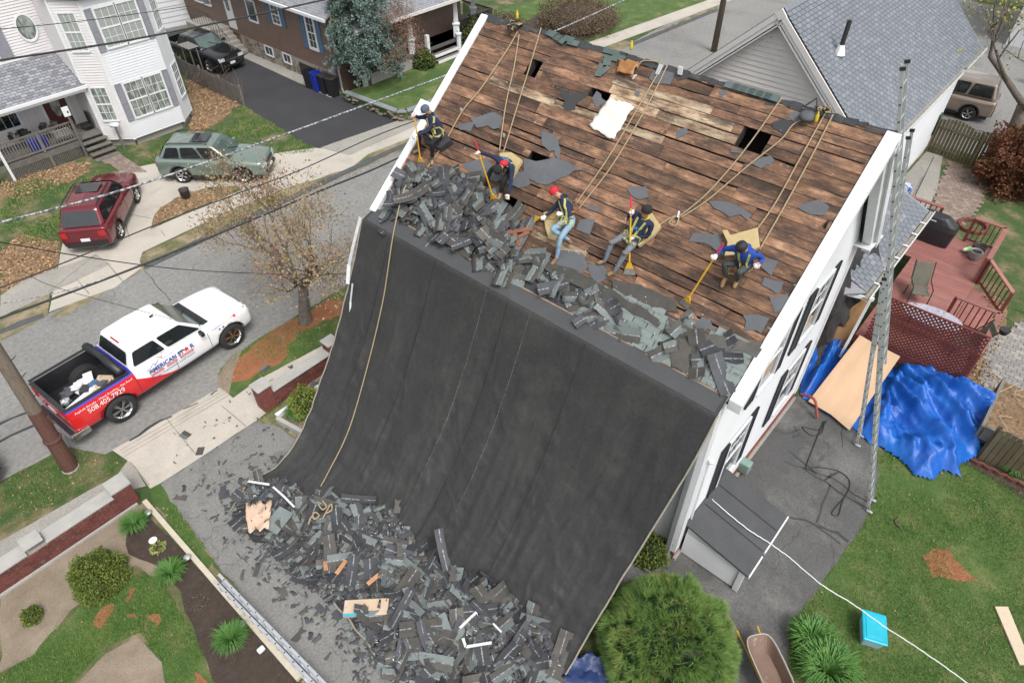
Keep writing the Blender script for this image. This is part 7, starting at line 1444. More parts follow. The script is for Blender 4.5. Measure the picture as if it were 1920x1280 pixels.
car('dark red SUV parked on the concrete drive seen from behind', 'suv', loc, hd, 4.62, 1.8, 1.7, 2.67, paintm('red_paint', (.15, .013, .022), (.155, .014, .023)), 1.06, .98, 1.1, (.92, .22, -1.75, -2.18), rw=.345, roofm=True)
car('black compact pickup facing down the fresh asphalt driveway', 'pickup truck', (18.25, 39.6, .02), R_(-83), 4.95, 1.9, 1.66, 3.0, paintm('black_paint', (.012, .013, .015), (.018, .019, .022)), 1.1, 1.0, 1.12, (1.05, .35, -.85, -1.25), kind='pickup', rw=.37)
car('tan minivan parked on the cross street behind the bare tree', 'minivan', (39.65, 5.4, .02), R_(96), 4.8, 1.95, 1.9, 2.82, paintm('tan_paint', (.27, .215, .175), (.31, .25, .205)), 1.12, 1.02, 1.1, (1.35, .7, -2.1, -2.3), kind='van', rw=.35)
car('black car only its nose showing at the left picture edge', 'car', (-3.15, 17.6, .02), 0, 4.5, 1.8, 1.45, 2.65, paintm('black_paint_b', (.012, .013, .015), (.018, .019, .022)), .95, .88, .98, (.85, .1, -1.3, -1.9), rw=.34)
# ---- the roofing company pickup with its livery
def livery():
    m, n, b = new_mat('livery_paint'); b.inputs['Roughness'].default_value = .25; b.inputs['Coat Weight'].default_value = .6
    sx = n.nodes.new('ShaderNodeSeparateXYZ'); n.links.new(n.nodes.new('ShaderNodeTexCoord').outputs['Object'], sx.inputs[0])
    x, z = sx.outputs[0], sx.outputs[2]
    t = mathn(n, 'MULTIPLY', mathn(n, 'ADD', x, -.95), .5); t = mathn(n, 'MULTIPLY', t, t)            # curve sweeping down to the front door sill
    bound = mathn(n, 'ADD', mathn(n, 'MULTIPLY', t, .72), .43); low = mathn(n, 'LESS_THAN', z, bound); rear = mathn(n, 'LESS_THAN', x, .95); curve = mathn(n, 'MULTIPLY', low, rear)
    bed = mathn(n, 'LESS_THAN', x, -.98); red = mathn(n, 'MAXIMUM', curve, bed)
    bluem = mathn(n, 'MULTIPLY', mathn(n, 'GREATER_THAN', z, 1.29), mathn(n, 'LESS_THAN', x, -.98))
    c = mixc(n, red, (.8, .81, .82), (.62, .012, .018)); c = mixc(n, bluem, c, (.035, .035, .38)); n.links.new(c, b.inputs['Base Color']); return m
loc, hd = wheelpos((5.76, 16.85, 0), (1.92, 16.5, 0), 1.02)
tr, ysf, bv_ = car('white and red roofing company pickup parked at the near kerb, bed full of scrap', 'pickup truck', loc, hd, 5.85, 2.04, 1.9, 3.75, livery(), 1.24, 1.2, 1.4, (1.5, .75, -.75, -1.02), kind='pickup', axo=.2, rw=.435, name='pickup_truck', clear=.38, trim=MT['chrome'], spokes=6)
hw = 1.02; xr = -2.925
m = MB(); m.bb((xr+.12, -hw+.14, .73), (-1.1, hw-.14, .76)); m.bb((xr+.12, -hw+.135, .76), (-1.1, -hw+.15, 1.38)); m.bb((xr+.12, hw-.15, .76), (-1.1, hw-.135, 1.38)); m.bb((-1.12, -hw+.14, .76), (-1.1, hw-.14, 1.38)); m.bb((xr+.1, -hw+.14, .76), (xr+.13, hw-.14, 1.36))
o = m.build('bed_liner', MT['black'], tr); o['kind'] = 'stuff'
for s in (1, -1): m = MB(); m.bb((xr+.05, s*hw*.87, 1.4), (-1.05, s*hw*.965, 1.43)); m.build('bed_rail_cap', MT['black'], tr, bevel=.01); m = MB(); m.lathe([(.45, -.14), (.45, .14)], n=20, axis='Y'); o = m.build('inner_wheel_arch', MT['rubber'], tr); o.location = (-1.67, s*(hw-.28), .62)
m = MB(); m.bb((xr+.0, -hw*.85, 1.38), (xr+.12, hw*.85, 1.42)); m.build('tailgate_cap', MT['iron'], tr, bevel=.01)
m = MB(); m.bb((xr-.16, -hw*.93, .5), (xr+.05, hw*.93, .56)); m.bb((xr-.18, -hw*.95, .4), (xr-.15, hw*.95, .58)); m.bb((xr-.1, -hw*.97, .4), (xr+.35, -hw*.93, .6)); m.build('rear_bumper', MT['chrome'], tr, bevel=.02)
m = MB(); m.bb((xr-.13, -hw*.85, .562), (xr+.0, hw*.85, .57)); m.build('bumper_step', MT['black'], tr)
m = MB(); m.tube([(-1.22, -hw+.12, 1.5), (-1.2, 0, 1.54), (-1.22, hw-.12, 1.5)], .12, 8); m.build('rolled_bed_cover', MT['black'], tr, smooth=True)
m = MB(); m.bb((1.44, -.75, 1.27), (1.62, .75, 1.3)); m.build('cowl', MT['black'], tr, bevel=.02)
m = MB(); m.box((-.72, 0, 1.85), (.04, .4, .05)); m.build('third_brake_light', RLAMP, tr); m = MB(); m.box((.45, .0, 1.93), (.12, .05, .05)); m.build('antenna_fin', MT['black'], tr, bevel=.015)
rm = random.Random(9)
trash = [((-2.3, -.25, .84), (1.0, .3, .08), .15, MT['white'], 'long white box lying along the right side of the truck bed', 'box'), ((-1.55, -.1, .9), (.5, .4, .04), .7, bm_, 'flattened brown cardboard in the front of the truck bed', 'cardboard'), ((-1.95, -.45, .86), (.32, .28, .22), .4, bm_, 'open brown carton in the middle of the truck bed', 'carton'), ((-1.75, .25, .95), (.25, .6, .03), -.4, MT['white'], 'white printed board leaning in the truck bed behind the cab', 'board'), ((-2.0, .05, .88), (.3, .25, .14), .9, MT['felt_dark'], 'dark bundle in the middle of the truck bed', 'bundle'), ((-1.4, -.4, .9), (.5, .06, .03), 1.1, bm_, 'thin wooden offcut in the front right of the truck bed', 'offcut')]
TM = Matrix.Translation(loc) @ Matrix.Rotation(hd, 4, 'Z')
for c, s, rz, mt_, lb, ct in trash: m = MB(); m.box((0, 0, 0), s); o = m.build({'box': 'box', 'cardboard': 'cardboard', 'carton': 'carton', 'board': 'board', 'bundle': 'bundle', 'offcut': 'offcut'}[ct], mt_, bevel=.01); o.matrix_world = TM @ Matrix.Translation(c) @ Euler((.12, -.08, rz)).to_matrix().to_4x4(); tag(o, lb, ct)
for c, r, mt_, lb in (((-2.35, .35, .88), .17, MT['scrap_dark2'], 'dark crumpled bag at the left side of the truck bed'), ((-2.05, .3, .92), .16, MT['white'], 'white crumpled bag next to the dark one in the truck bed'), ((-1.75, .02, .92), .13, M2('blue_bag', (.08, .16, .3), (.05, .1, .2), 5, .7), 'blue crumpled bag near the front of the truck bed'), ((-2.55, .1, .84), .13, MT['alu_light'], 'grey crumpled bag near the tailgate in the truck bed'), ((-1.9, .42, .86), .13, MT['white'], 'small white bag against the left wall of the truck bed')):
    m = MB(); m.sphere((0, 0, 0), r, 9, 7, sc=(1.2, 1, .7), jit=.28); o = m.build('crumpled_bag', mt_); o.matrix_world = TM @ Matrix.Translation(c); tag(o, lb, 'bag')
for k in range(9): m = MB(); s_ = (rm.uniform(.1, .4), rm.uniform(.08, .25), rm.uniform(.03, .12)); m.box((0, 0, 0), s_); o = m.build('scrap_piece', [bm_, MT['white'], MT['felt'], MT['alu_light'], MT['scrap_white']][k % 5]); o.matrix_world = TM @ Matrix.Translation((rm.uniform(-2.6, -1.3), rm.uniform(-.6, .6), rm.uniform(.82, .95))) @ Euler((rm.gauss(0, .3), rm.gauss(0, .3), rm.uniform(0, 3))).to_matrix().to_4x4(); tag(o, 'small offcut among the scrap in the truck bed', 'scrap', 'offcuts in the truck bed')
# writing on the side, each line projected onto the body
def lettering(txt, x0, z0, size, mat, name, side=-1, slant=0, width=None, shear=0, bold=.0, off=.016, flat=None):
    cu = D.curves.new('txt', 'FONT'); cu.body = txt; cu.size = size; cu.offset = bold; cu.shear = shear; to = D.objects.new('txt', cu); link(to); me = evalmesh(to); D.objects.remove(to)
    xs = [v.co.x for v in me.vertices]; wd_ = max(xs)-min(xs); k = (width/wd_) if width else 1
    b = bmesh.new(); b.from_mesh(me); bmesh.ops.triangulate(b, faces=b.faces); b.to_mesh(me); b.free()
    for v in me.vertices:
        x = x0+(v.co.x-min(xs))*k; z = z0+v.co.y+slant*(v.co.x-min(xs))*k
        if flat is not None: v.co = flat(x, z)
        else:
            y = ysf(x, z, side); yb = (-hw*.9, belt_) if False else None
            v.co = (x, y+side*off, z)
    me.materials.clear(); me.materials.append(mat); o = D.objects.new(name, me); link(o, tr); return o
LB = M2('print_blue', (.02, .06, .3), (.02, .06, .3), 5, .4); LR = M2('print_red', (.6, .02, .03), (.6, .02, .03), 5, .4); LW = M2('print_white', (.8, .8, .8), (.8, .8, .8), 5, .4)
lettering('AMERICAN ST', -.62, .98, .2, LB, 'lettering', width=1.12, bold=.006); lettering('R', .73, .98, .2, LB, 'lettering', width=.12, bold=.006)
for a, b_, t in ((-.6, -.2, 'ROOFING'), (-.1, .24, 'SIDING'), (.34, .78, 'WINDOWS')):
    m = MB(); vs = []
    for i in range(7):
        x = lerp(a, b_, i/6)
        for z in (.86, .945): vs.append((x, ysf(x, z, -1)-.011, z))
    m.add(vs, [(2*i, 2*i+2, 2*i+3, 2*i+1) for i in range(6)]); m.build('lettering_band', LR, tr); lettering(t, a+.02, .875, .085, LW, 'lettering', width=b_-a-.04, off=.02)
lettering('americanstarroof.com', -.6, .76, .11, LB, 'lettering', width=1.38)
lettering('508.405.7929', -2.42, .98, .22, LW, 'lettering', width=1.05); lettering('Asphalt Shingle - Metal Roofing - Flat Roof', -2.72, 1.17, .09, LW, 'lettering', width=1.65)
def strip2(pts, w, mat, name):
    m = MB()
    for a, b_ in zip(pts, pts[1:]):
        a, b_ = V(a[0], ysf(a[0], a[1], -1)-.009, a[1]), V(b_[0], ysf(b_[0], b_[1], -1)-.009, b_[1]); m.beam(a, b_, .004, w, up=(b_-a).cross(V(0, 1, 0)))
    return m.build(name, mat, tr)
strip2([(-.66, 1.13), (-.5, 1.16), (-.42, 1.235), (-.34, 1.17)], .012, LB, 'logo_line'); strip2([(-.4, 1.15), (-.22, 1.31), (-.05, 1.2), (.2, 1.19), (.48, 1.22)], .014, LB, 'logo_line'); strip2([(-.24, 1.28), (-.1, 1.24), (.02, 1.27)], .05, LR, 'logo_roof')
def star(cx, cz, r, name='logo_star'):
    pts = []
    for i in range(10): t = math.pi/2+math.pi*i/5; q = r if i % 2 == 0 else r*.42; pts.append((cx+math.cos(t)*q, cz+math.sin(t)*q))
    m = MB(); m.add([(x, ysf(x, z, -1)-.01, z) for x, z in pts]+[(cx, ysf(cx, cz, -1)-.01, cz)], [(i, (i+1) % 10, 10) for i in range(10)]); return m.build(name, LR, tr)
star(.6, 1.05, .1); star(2.35, 1.12, .08)
strip2([(1.5, 1.1), (2.3, 1.14)], .012, LB, 'logo_line'); strip2([(1.6, 1.075), (2.28, 1.11)], .008, LR, 'logo_line')
for x in (1.75, 1.88): m = MB(); y = ysf(x, 1.0, -1)-.008; m.add([(x-.04, y, 1.0), (x, y, .96), (x+.04, y, 1.0), (x, y, 1.04)], [(0, 1, 2, 3)]); m.build('badge', LB, tr)

# ---------------- poles and wires ----------------
pole = empty('utility_pole', 'leaning brown wooden utility pole standing on the near verge at the left', 'utility pole', loc=(0.34, 16.03, 0)); base = Vector(pole.location); tp = Vector((0.57, 16.94, 3.45)); d_ = (tp-base).normalized()
m = MB(); m.tube([V(0, 0, -.1), d_*1.2, d_*2.4, d_*9.5], [.19, .18, .165, .12], 14); m.build('pole', MT['wood_pole'], pole, smooth=True)
m = MB(); m.tube([V(0, 0, 0), d_*1.0, d_*1.9], [.2, .19, .18], 14); m.lathe([(.2, -.02), (.225, 0), (.225, .05), (.2, .07)], c=d_*1.0, n=14); m.box(d_*1.55+V(.1, -.05, 0), (.22, .12, .28)); m.build('pole_sleeve', MT['rust'], pole, smooth=False)
m = MB(); m.lathe([(.22, 0), (.21, .06)], n=14); m.build('pole_footing', MT['cap'], pole)
for k, q in enumerate((2.2, 2.8, 3.3)): m = MB(); m.tube([d_*q, d_*q+V(.3, .2, .0)], .012, 5); m.build('pole_step', MT['iron'], pole)
p2 = empty('utility_pole', 'brown utility pole rising behind the ridge next to the grey roofed house', 'utility pole', loc=(39.24, 18.01, 0)); m = MB(); m.tube([V(0, 0, 0), V(-.1, 0, 9.5)], [.19, .13], 12); m.build('pole', MT['wood_pole'], p2, smooth=True)
m = MB(); m.box((-.1, 0, 8.9), (.1, 2.2, .12)); m.build('cross_arm', MT['wood_pole'], p2)
def wire(pts, r, label, mat=MT['wire'], grp='overhead wires along the street'): return rope(pts, r, label, 'wire', mat, grp, 'overhead_wire', 5, 8)
wire([(2.81, 16, 9.9), (3.38, 16, 9.92), (5.81, 16, 9.67), (8.91, 16, 9.47), (11.49, 16, 9.35)], .022, 'thick black wire crossing the white bay house at the top left')
wire([(3.3, 16, 10.51), (3.9, 16, 10.39), (5.56, 16, 10.18), (7.94, 16, 9.96), (8.48, 16, 9.93)], .008, 'thin pale wire high across the white bay house')
wire([(1.38, 16, 7.06), (1.95, 16, 6.97), (4.58, 16, 6.63), (8, 16, 6.44), (12.02, 16, 6.29), (15.42, 16, 6.19), (20.71, 16, 6.15), (25.43, 16, 6.24), (27.39, 16, 6.35)], .026, 'silver twisted cable crossing the red and green SUVs', MT['wire_white'])
wire([(0.69, 16, 5.68), (1.29, 16, 5.61), (2.99, 16, 5.54), (4.94, 16, 5.49), (7.66, 16, 5.33), (9.14, 16, 5.24), (11.82, 16, 5.25), (13.84, 16, 5.15)], .016, 'black wire between the silver cable and the thick street cable')
wire([(0.55, 16, 5.4), (1.12, 16, 5.27), (2.22, 16, 4.92), (4.18, 16, 4.62), (7.39, 16, 4.44), (11.66, 16, 4.35)], .009, 'thin pale wire just above the thick street cable', MT['wire_white'])
wire([(0.36, 16, 5.02), (0.97, 16, 4.95), (3.79, 16, 4.67), (7.39, 16, 4.45), (9.58, 16, 4.35), (11.63, 16, 4.22), (13.72, 16, 4.19)], .028, 'thick black street cable running low above the far kerb')
wire([(1.45, 16, 6.8), (1.76, 16, 6.57), (3.2, 17.14, 4.89), (5.4, 17.78, 2.94), (7.4, 15.74, 2.61), (8.5, 13.35, 3.17)], .014, 'black drop wire swinging across to the left eave of the stripped house')
wire([(1.82, 16, 5.82), (2.19, 16, 5.12), (3.6, 15.94, 3.52), (5, 18.03, 1)], .007, 'thin black drop wire ending over the white truck cab')
wire([(25.43, 16, 6.29), (30, 16.5, 6.4), (39.1, 18, 7.2)], .02, 'black wire ending at the pole behind the ridge'); wire([(24, 20, 7.2), (39.1, 18, 8.8), (60, 17, 7.5)], .016, 'thin high wire through the arm of the far pole')
# white cord across the yard
rope([(9.9, 2.4, 1.22), (9.81, 2.18, 1.25), (9.78, 1.38, 1.1), (9.88, 0.86, 0.95), (9.87, 0.33, 0.9), (9.72, -0.46, 0.9), (9.73, -1.16, 0.9), (9.64, -1.84, 0.95), (9.61, -2.25, 1), (9.49, -3.15, 1.1), (9.39, -3.74, 1.1)], .013, 'white cord strung from the bulkhead across the back lawn', 'cord', MT['cord_white'], name='cord', wob=.006)
rope([(15.27, 1.36, 0.03), (14.78, 1.41, 0.03), (14.58, 1.79, 0.03), (14.45, 1.5, 0.03), (14.7, 1.3, 0.03), (15.15, 1.41, 0.05), (13.82, 1.23, 0.03), (13.26, 1.12, 0.03), (13.48, 0.94, 0.03), (13.74, 0.46, 0.03), (13.64, 0.11, 0.03), (13.19, -0, 0.03), (12.39, 0.07, 0.03), (12.41, -0.08, 0.03), (12.78, -0.02, 0.03), (13.08, -0, 0.03)], .012, 'black extension cord looping over the side driveway', 'cord', MT['wire'], name='extension_cord')
# ---------------- ladders ----------------
def ladder(base, top, width, label, grp=None, mat='alu', sec=None):
    L = empty('ladder', label, 'ladder', grp); b, t = Vector(base), Vector(top); d = (t-b); H = d.length; d.normalize(); wx = Vector(width); wd_ = wx.length; w = wx.normalized(); up = w.cross(d)
    segs = sec or [(0, 1, 0)]
    for a, c, o_ in segs:
        for s in (-.5, .5):
            m = MB(); p, q = b+d*H*a+wx*s+up*o_, b+d*H*c+wx*s+up*o_; m.beam(p, q, .026, .062, up=up); m.build('rail', MT[mat], L, bevel=.004)
            m = MB(); m.beam(q-d*.02, q+d*.04, .04, .095, up=up); m.build('end_cap', MT['black'], L)
        n = int(H*(c-a)/.3)
        for i in range(n): p = b+d*(H*a+.15+i*.3)+up*o_; m = MB(); m.tube([p-wx*.5, p+wx*.5], .017, 6); m.build('rung', MT[mat], L); 
        mm = MB()
        for i in range(n):
            for s in (-.5, .5): p = b+d*(H*a+.15+i*.3)+up*o_+wx*s; mm.beam(p+w*(.02 if s > 0 else -.02)-d*.012, p+w*(.02 if s > 0 else -.02)+d*.012, .006, .03, up=up)
        mm.build('rung_end', MT['black'], L)['kind'] = 'stuff'
    for s in (-.5, .5): m = MB(); m.box(b+wx*s+V(0, -.02, .02), (.06, .14, .04)); m.build('foot', MT['alu_light'], L)
    return L
ladder((13.2, -0.59, 0.04), (13.25, 2.6, 10.3), (.4, .05, 0), 'tall extension ladder nearest the lawn, reaching above the ridge line', 'ladders against the side wall', sec=[(0, .62, 0), (.4, 1, .06)])
ladder((15.11, 0.41, 0.04), (15.1, 2.37, 8.44), (.4, .05, 0), 'second extension ladder standing on the cracked side driveway', 'ladders against the side wall', sec=[(0, .6, 0), (.38, 1, .06)])
ladder((1.25, 9.95, .24), (1.42, 5.2, .24), (.02, 0, .34), 'aluminium extension ladder lying on its side along the cream timber edging', mat='alu_light', sec=[(0, 1, 0), (0, .97, -.14)])
# ---------------- deck ----------------
dk = empty('deck', 'red painted wooden deck with railings and lattice screen behind the house', 'deck'); Z = .84
x = 18.5
for i in range(52):
    x0 = 18.5+i*.145
    if x0 > 25.9: break
    m = MB(); m.bb((x0, -1.1 if x0 < 20.8 else -.1, Z-.03), (x0+.138, 2.0 if x0 < 23.6 else 3.2, Z)); m.build('deck_board', MT['deck'], dk)
for i in range(3): m = MB(); m.bb((20.9+.02, -.42-i*.3+.0, Z-.2-i*.2), (23.5, -.12-i*.3, Z-.16-i*.2)); m.build('stair_tread', MT['deck'], dk)
m = MB(); m.bb((18.4, -1.14, .5), (18.5, 2.0, Z)); m.build('rim_joist', MT['deck_dark'], dk); m = MB(); m.bb((18.5, -1.15, .5), (20.85, -1.08, Z)); m.build('rim_joist', MT['deck_dark'], dk)
f = frame((18.42, 1.75), (18.42, -1.06))
for z0, z1 in ((.86, 1.82), (1.9, 2.48)):
    o = lattice(f, 0, f.L, z0, z1, .13, .045, .0).build('lattice_panel', MT['lattice'], dk); o['kind'] = 'stuff'
    m = MB(); fbox(m, f, 0, f.L, -.01, .035, z1, z1+.05); fbox(m, f, 0, f.L, -.01, .035, z0-.04, z0); m.build('lattice_frame', MT['deck_dark'], dk)
o = lattice(frame((18.45, 1.9), (18.45, -1.0)), 0, 2.9, .02, .5, .2, .05).build('lattice_skirt', MT['wood_grey'], dk); o['kind'] = 'stuff'
def railing(pts, z, gap=.16, h=.95):
    for a, b in zip(pts, pts[1:]):
        a, b = V(*a), V(*b); dd = (b-a); L = dd.length; dd.normalize()
        m = MB(); m.beam(a+V(0, 0, h), b+V(0, 0, h), .16, .04); m.build('hand_rail', MT['deck'], dk); m = MB(); m.beam(a+V(0, 0, .1), b+V(0, 0, .1), .04, .08); m.build('bottom_rail', MT['deck_dark'], dk)
        for e in (a, b): m = MB(); m.box(e+V(0, 0, h/2-.02), (.1, .1, h+.0)); m.build('rail_post', MT['deck_dark'], dk)
        n = int(L/gap)
        for i in range(1, n): p = a+dd*L*i/n; m = MB(); m.beam(p+V(0, 0, .1), p+V(0, 0, h-.02), .035, .035, up=dd); m.build('baluster', MT['deck_dark'], dk)
railing([(20.85, .15, Z), (20.85, -1.05, Z), (18.6, -1.05, Z)], Z); railing([(26.0, .9, Z), (26.0, -.08, Z), (23.6, -.08, Z)], Z); railing([(23.6, -.15, Z), (23.3, -1.15, .2)], Z); railing([(26.0, 2.0, Z), (26.0, 3.1, Z)], Z)
# deck furniture
gr = empty('covered_grill', 'barbecue grill under a black fitted cover on the far end of the deck', 'grill', loc=(25.25, 2.0, Z), rz=R_(88))
m = MB(); pr = [(0, .78, .3), (.25, .8, .32), (.62, .84, .33), (.8, .78, .3), (.98, .5, .24), (1.05, .42, .16)]; vs = []
for z, a, b in pr:
    for j in range(16):
        t = 2*math.pi*(j+.5)/16; sx = math.copysign(abs(math.cos(t))**.45, math.cos(t)); sy = math.copysign(abs(math.sin(t))**.45, math.sin(t)); k = 1+.03*math.sin(j*2.3)*(1-z); vs.append((sx*a*k, sy*b*k, z))
m.add(vs, [(i*16+j, i*16+(j+1) % 16, (i+1)*16+(j+1) % 16, (i+1)*16+j) for i in range(5) for j in range(16)]+[tuple(range(80, 96))]); m.build('cover', M2('grill_cover', (.012, .013, .015), (.02, .021, .024), 5, .5, bmp=.3), gr, smooth=False, bevel=.02); m = MB(); m.box((.0, .3, .9), (.22, .01, .03), rz=0); m.build('printed_mark', MT['white'], gr)
def lounge(loc, rz, label, rec=.5):
    c = empty('patio_chair', label, 'chair', 'patio chairs on the deck', loc, rz); sm = M2('olive_sling', (.13, .125, .095), (.105, .1, .075), 5, .8)
    m = MB(); m.box((0, 0, .4), (.5, .52, .04)); m.build('seat', sm, c, bevel=.02)
    for i in range(4): m = MB(); a = i*.17; m.box((-.26-a*rec-.04, 0, .46+a+.05), (.04, .52, .2), mat=Matrix.Rotation(-.45, 3, 'Y')); m.build('back_cushion', sm, c, bevel=.015)
    for s in (-.29, .29): m = MB(); m.tube([(.25, s, 0), (.24, s, .38), (.2, s, .6), (-.3, s, .64), (-.62, s, 1.15)], .018, 6); m.tube([(-.3, s, 0), (-.24, s, .4)], .018, 6); m.build('arm_frame', MT['iron'], c)
lounge((21.3, 1.15, Z), R_(205), 'olive padded patio chair standing open on the deck near the lean-to roof'); lounge((19.6, -.55, Z), R_(115), 'olive patio chair pushed into the railed corner behind the lattice')
tb2 = empty('patio_table', 'oval marbled glass patio table half hidden by the lattice screen', 'table', loc=(19.75, .45, Z), rz=R_(95)); m = MB(); vs = [(math.cos(2*math.pi*i/28)*.85, math.sin(2*math.pi*i/28)*.5, .72) for i in range(28)]; m.poly(vs, .012); m.build('table_top', M2('marbled_glass', (.42, .4, .44), (.3, .29, .36), 3, .12, stretch=(1, 3, 1), c3=(.16, .13, .17), c3scale=5, c3amt=(.58, .62)), tb2)
for sx in (-.5, .5):
    for sy in (-.3, .3): m = MB(); m.tube([(sx, sy, 0), (sx, sy, .7)], .015, 5); m.build('leg', MT['iron'], tb2)
def pot(P, r, h, mat, label, name='flower_pot', cat='pot', soil=True):
    p = empty(name, label, cat, loc=P); m = MB(); m.lathe([(r*.6, 0), (r*.95, h*.4), (r, h*.9), (r*1.05, h), (r*.9, h), (r*.85, h*.85)], n=16); m.build('pot_body', mat, p, smooth=True)
    m = MB(); m.lathe([(.01, h*.86), (r*.88, h*.86)], n=16, cap=False); m.build('soil', MT['mulch'], p); return p
pot((25.0, .35, Z), .2, .34, M2('grey_pot', (.28, .28, .29), (.24, .24, .25), 4, .6), 'round grey pot by the deck railing'); pot((25.5, .35, Z), .22, .3, MT['iron'], 'black pot behind the grey one at the deck railing')
m = MB(); m.sphere((0, 0, 0), .17, 8, 6, sc=(.5, 1.5, .6), jit=.05); o = m.build('soil_bag', M2('green_white_bag', (.12, .42, .05), (.6, .62, .55), 5, .5, sharp=.05), smooth=True); o.location = (25.3, .62, Z+.12); o.rotation_euler = (0, 0, .9); tag(o, 'green and white bag of potting soil beside the grey pot', 'bag')
pb_ = empty('planter_box', 'long white trough planter with dry soil hooked below the deck lattice', 'planter', loc=(18.25, -.3, .42)); m = MB(); m.box((0, 0, 0), (.3, 1.0, .26)); m.build('trough', M2('chalky_planter', (.4, .4, .38), (.3, .3, .29), 5, .8), pb_, bevel=.03); m = MB(); m.box((0, 0, .135), (.24, .93, .01)); m.build('soil', MT['leaves'], pb_)
hp = empty('hanging_pot', 'small black flower pot hanging on an iron hook beside the deck', 'pot', loc=(20.28, -1.35, 1.55)); m = MB(); m.lathe([(.1, 0), (.15, .16), (.155, .17), (.13, .16)], n=14); m.build('pot_body', MT['iron'], hp); m = MB(); m.tube([(0, .13, .17), (0, 0, .5), (0, -.13, .17)], .005, 4); m.tube([(0, 0, .5), (0, .25, .52)], .01, 4); m.build('hook', MT['iron'], hp)
# ---------------- fences ----------------
def plank_fence(name, label, a, b, h, w, gap, mat, top=lambda t: 0, lean=0, cat='fence', rails=True, front=1):
    F = empty(name, label, cat); a, b = V(*a, 0), V(*b, 0); d = b-a; L = d.length; d.normalize(); n_ = V(d.y, -d.x, 0)*front; n = int(L/(w+gap))
    for i in range(n):
        p = a+d*((i+.5)*(w+gap)); hh = h+top((i+.5)/n)+random.uniform(-.02, .02); m = MB(); m.beam(p+V(0, 0, .03), p+V(0, 0, hh)+n_*lean, w, .02, up=n_); m.build('plank', mat, F)
    if rails:
        for z in (.3, h*.82): m = MB(); m.beam(a+V(0, 0, z)-n_*.04, b+V(0, 0, z)-n_*.04, .04, .08); m.build('fence_rail', mat, F)
    for k in range(int(L/2)+1): p = a+d*min(L, k*2.0)-n_*.09; m = MB(); m.beam(p, p+V(0, 0, h+.05), .1, .1, up=n_); m.build('fence_post', mat, F)
    return F
plank_fence('fence', 'scalloped wooden palisade fence with gate across the end of the paver path', (34.3, 4.35), (33.8, 1.0), 1.5, .11, .04, MT['wood_fence'], lambda t: .22*abs(math.sin(2*math.pi*t)), front=-1)
plank_fence('fence', 'tall olive-brown board fence running off the right edge beside the raised bed', (16.65, -2.25), (16.65, -6), 1.25, .13, .014, MT['wood_fence'], front=1)
plank_fence('picket_fence', 'weathered picket fence between the bay house and the fresh driveway', (16.25, 32.8), (16.35, 40.5), 1.0, .07, .05, MT['wood_grey'], front=-1)
rb_ = empty('raised_bed', 'raised garden bed with dry stalks and leaves against the board fence', 'garden bed'); m = MB(); m.bb((16.85, -2.0, .5), (16.97, -6, .95)); m.build('bed_side', MT['wood_grey'], rb_); m = MB(); m.bb((16.9, -1.98, .1), (19.3, -1.9, .9)); m.build('bed_side', MT['wood_grey'], rb_); m = MB(); m.bb((16.98, -6, .3), (19.3, -2.0, .75)); m.build('bed_soil', MT['leaves'], rb_)
ar = empty('arbour', 'small weathered wooden arbour over the picket fence', 'arbour'); ax, ay = 17.0, 38.6
for dx in (-.2, .2):
    for dy in (-.45, .45): m = MB(); m.beam((ax+dx, ay+dy, 0), (ax+dx, ay+dy, 1.5), .05, .05, up=(1, 0, 0)); m.build('arbour_post', MT['wood_grey'], ar)
for dy in np.linspace(-.5, .5, 6): m = MB(); m.beam((ax-.32, ay+dy, 1.52), (ax+.32, ay+dy, 1.52), .04, .04); m.build('arbour_slat', MT['cap'], ar)
# iron stair rail and blue crate by the far walk
m = MB()
for i in range(10): m.tube([(28.6+i*.33, 3.3+.12*i*.3, 0), (28.6+i*.33, 3.3+.12*i*.3, 1.0)], .014, 4)
m.tube([(28.6, 3.3, 1), (31.6, 3.62, 1)], .02, 4); m.tube([(28.6, 3.3, .15), (31.6, 3.62, .15)], .015, 4); o = m.build('iron_railing', MT['iron']); tag(o, 'black wrought iron railing beside the concrete walk near the covered grill', 'railing')
m = MB(); m.box((29.6, 3.9, .25), (.4, .5, .4), rz=.4); tag(m.build('detergent_crate', M2('blue_white_crate', (.03, .1, .45), (.6, .62, .65), 6, .5, sharp=.04), bevel=.03), 'blue and white crate standing on the concrete walk by the iron railing', 'crate')
m = MB(); m.lathe([(.28, 0), (.3, .9), (.33, .95), (.3, 1.0), (.1, 1.08)], n=12); o = m.build('compost_bin', M2('dark_green_bin', (.02, .06, .045), (.03, .075, .055), 4, .5), smooth=True); o.location = (34.0, 4.6, .9); tag(o, 'dark green barrel topped post at the corner of the palisade fence', 'barrel')
m = MB()
for i in range(14): t = 2*math.pi*i/14; m.box((28.75+.5*math.cos(t), .95+.5*math.sin(t), .08), (.12, .2, .14), rz=t)
tag(m.build('brick_ring', MT['brick']), 'ring of red bricks round a leafy bed beside the pavers', 'brick ring')['kind'] = 'stuff'
m = MB(); n = 16
for i in range(int(3.6/.14)): m.beam((16.42, -2.15-i*.14, .05), (16.42+(.035 if i % 2 else -.035), -2.15-(i+1)*.14, .05), .05, .14)
tag(m.build('scalloped_edging', MT['brick']), 'zigzag terracotta edging between the back lawn and the planting bed', 'edging')['kind'] = 'stuff'
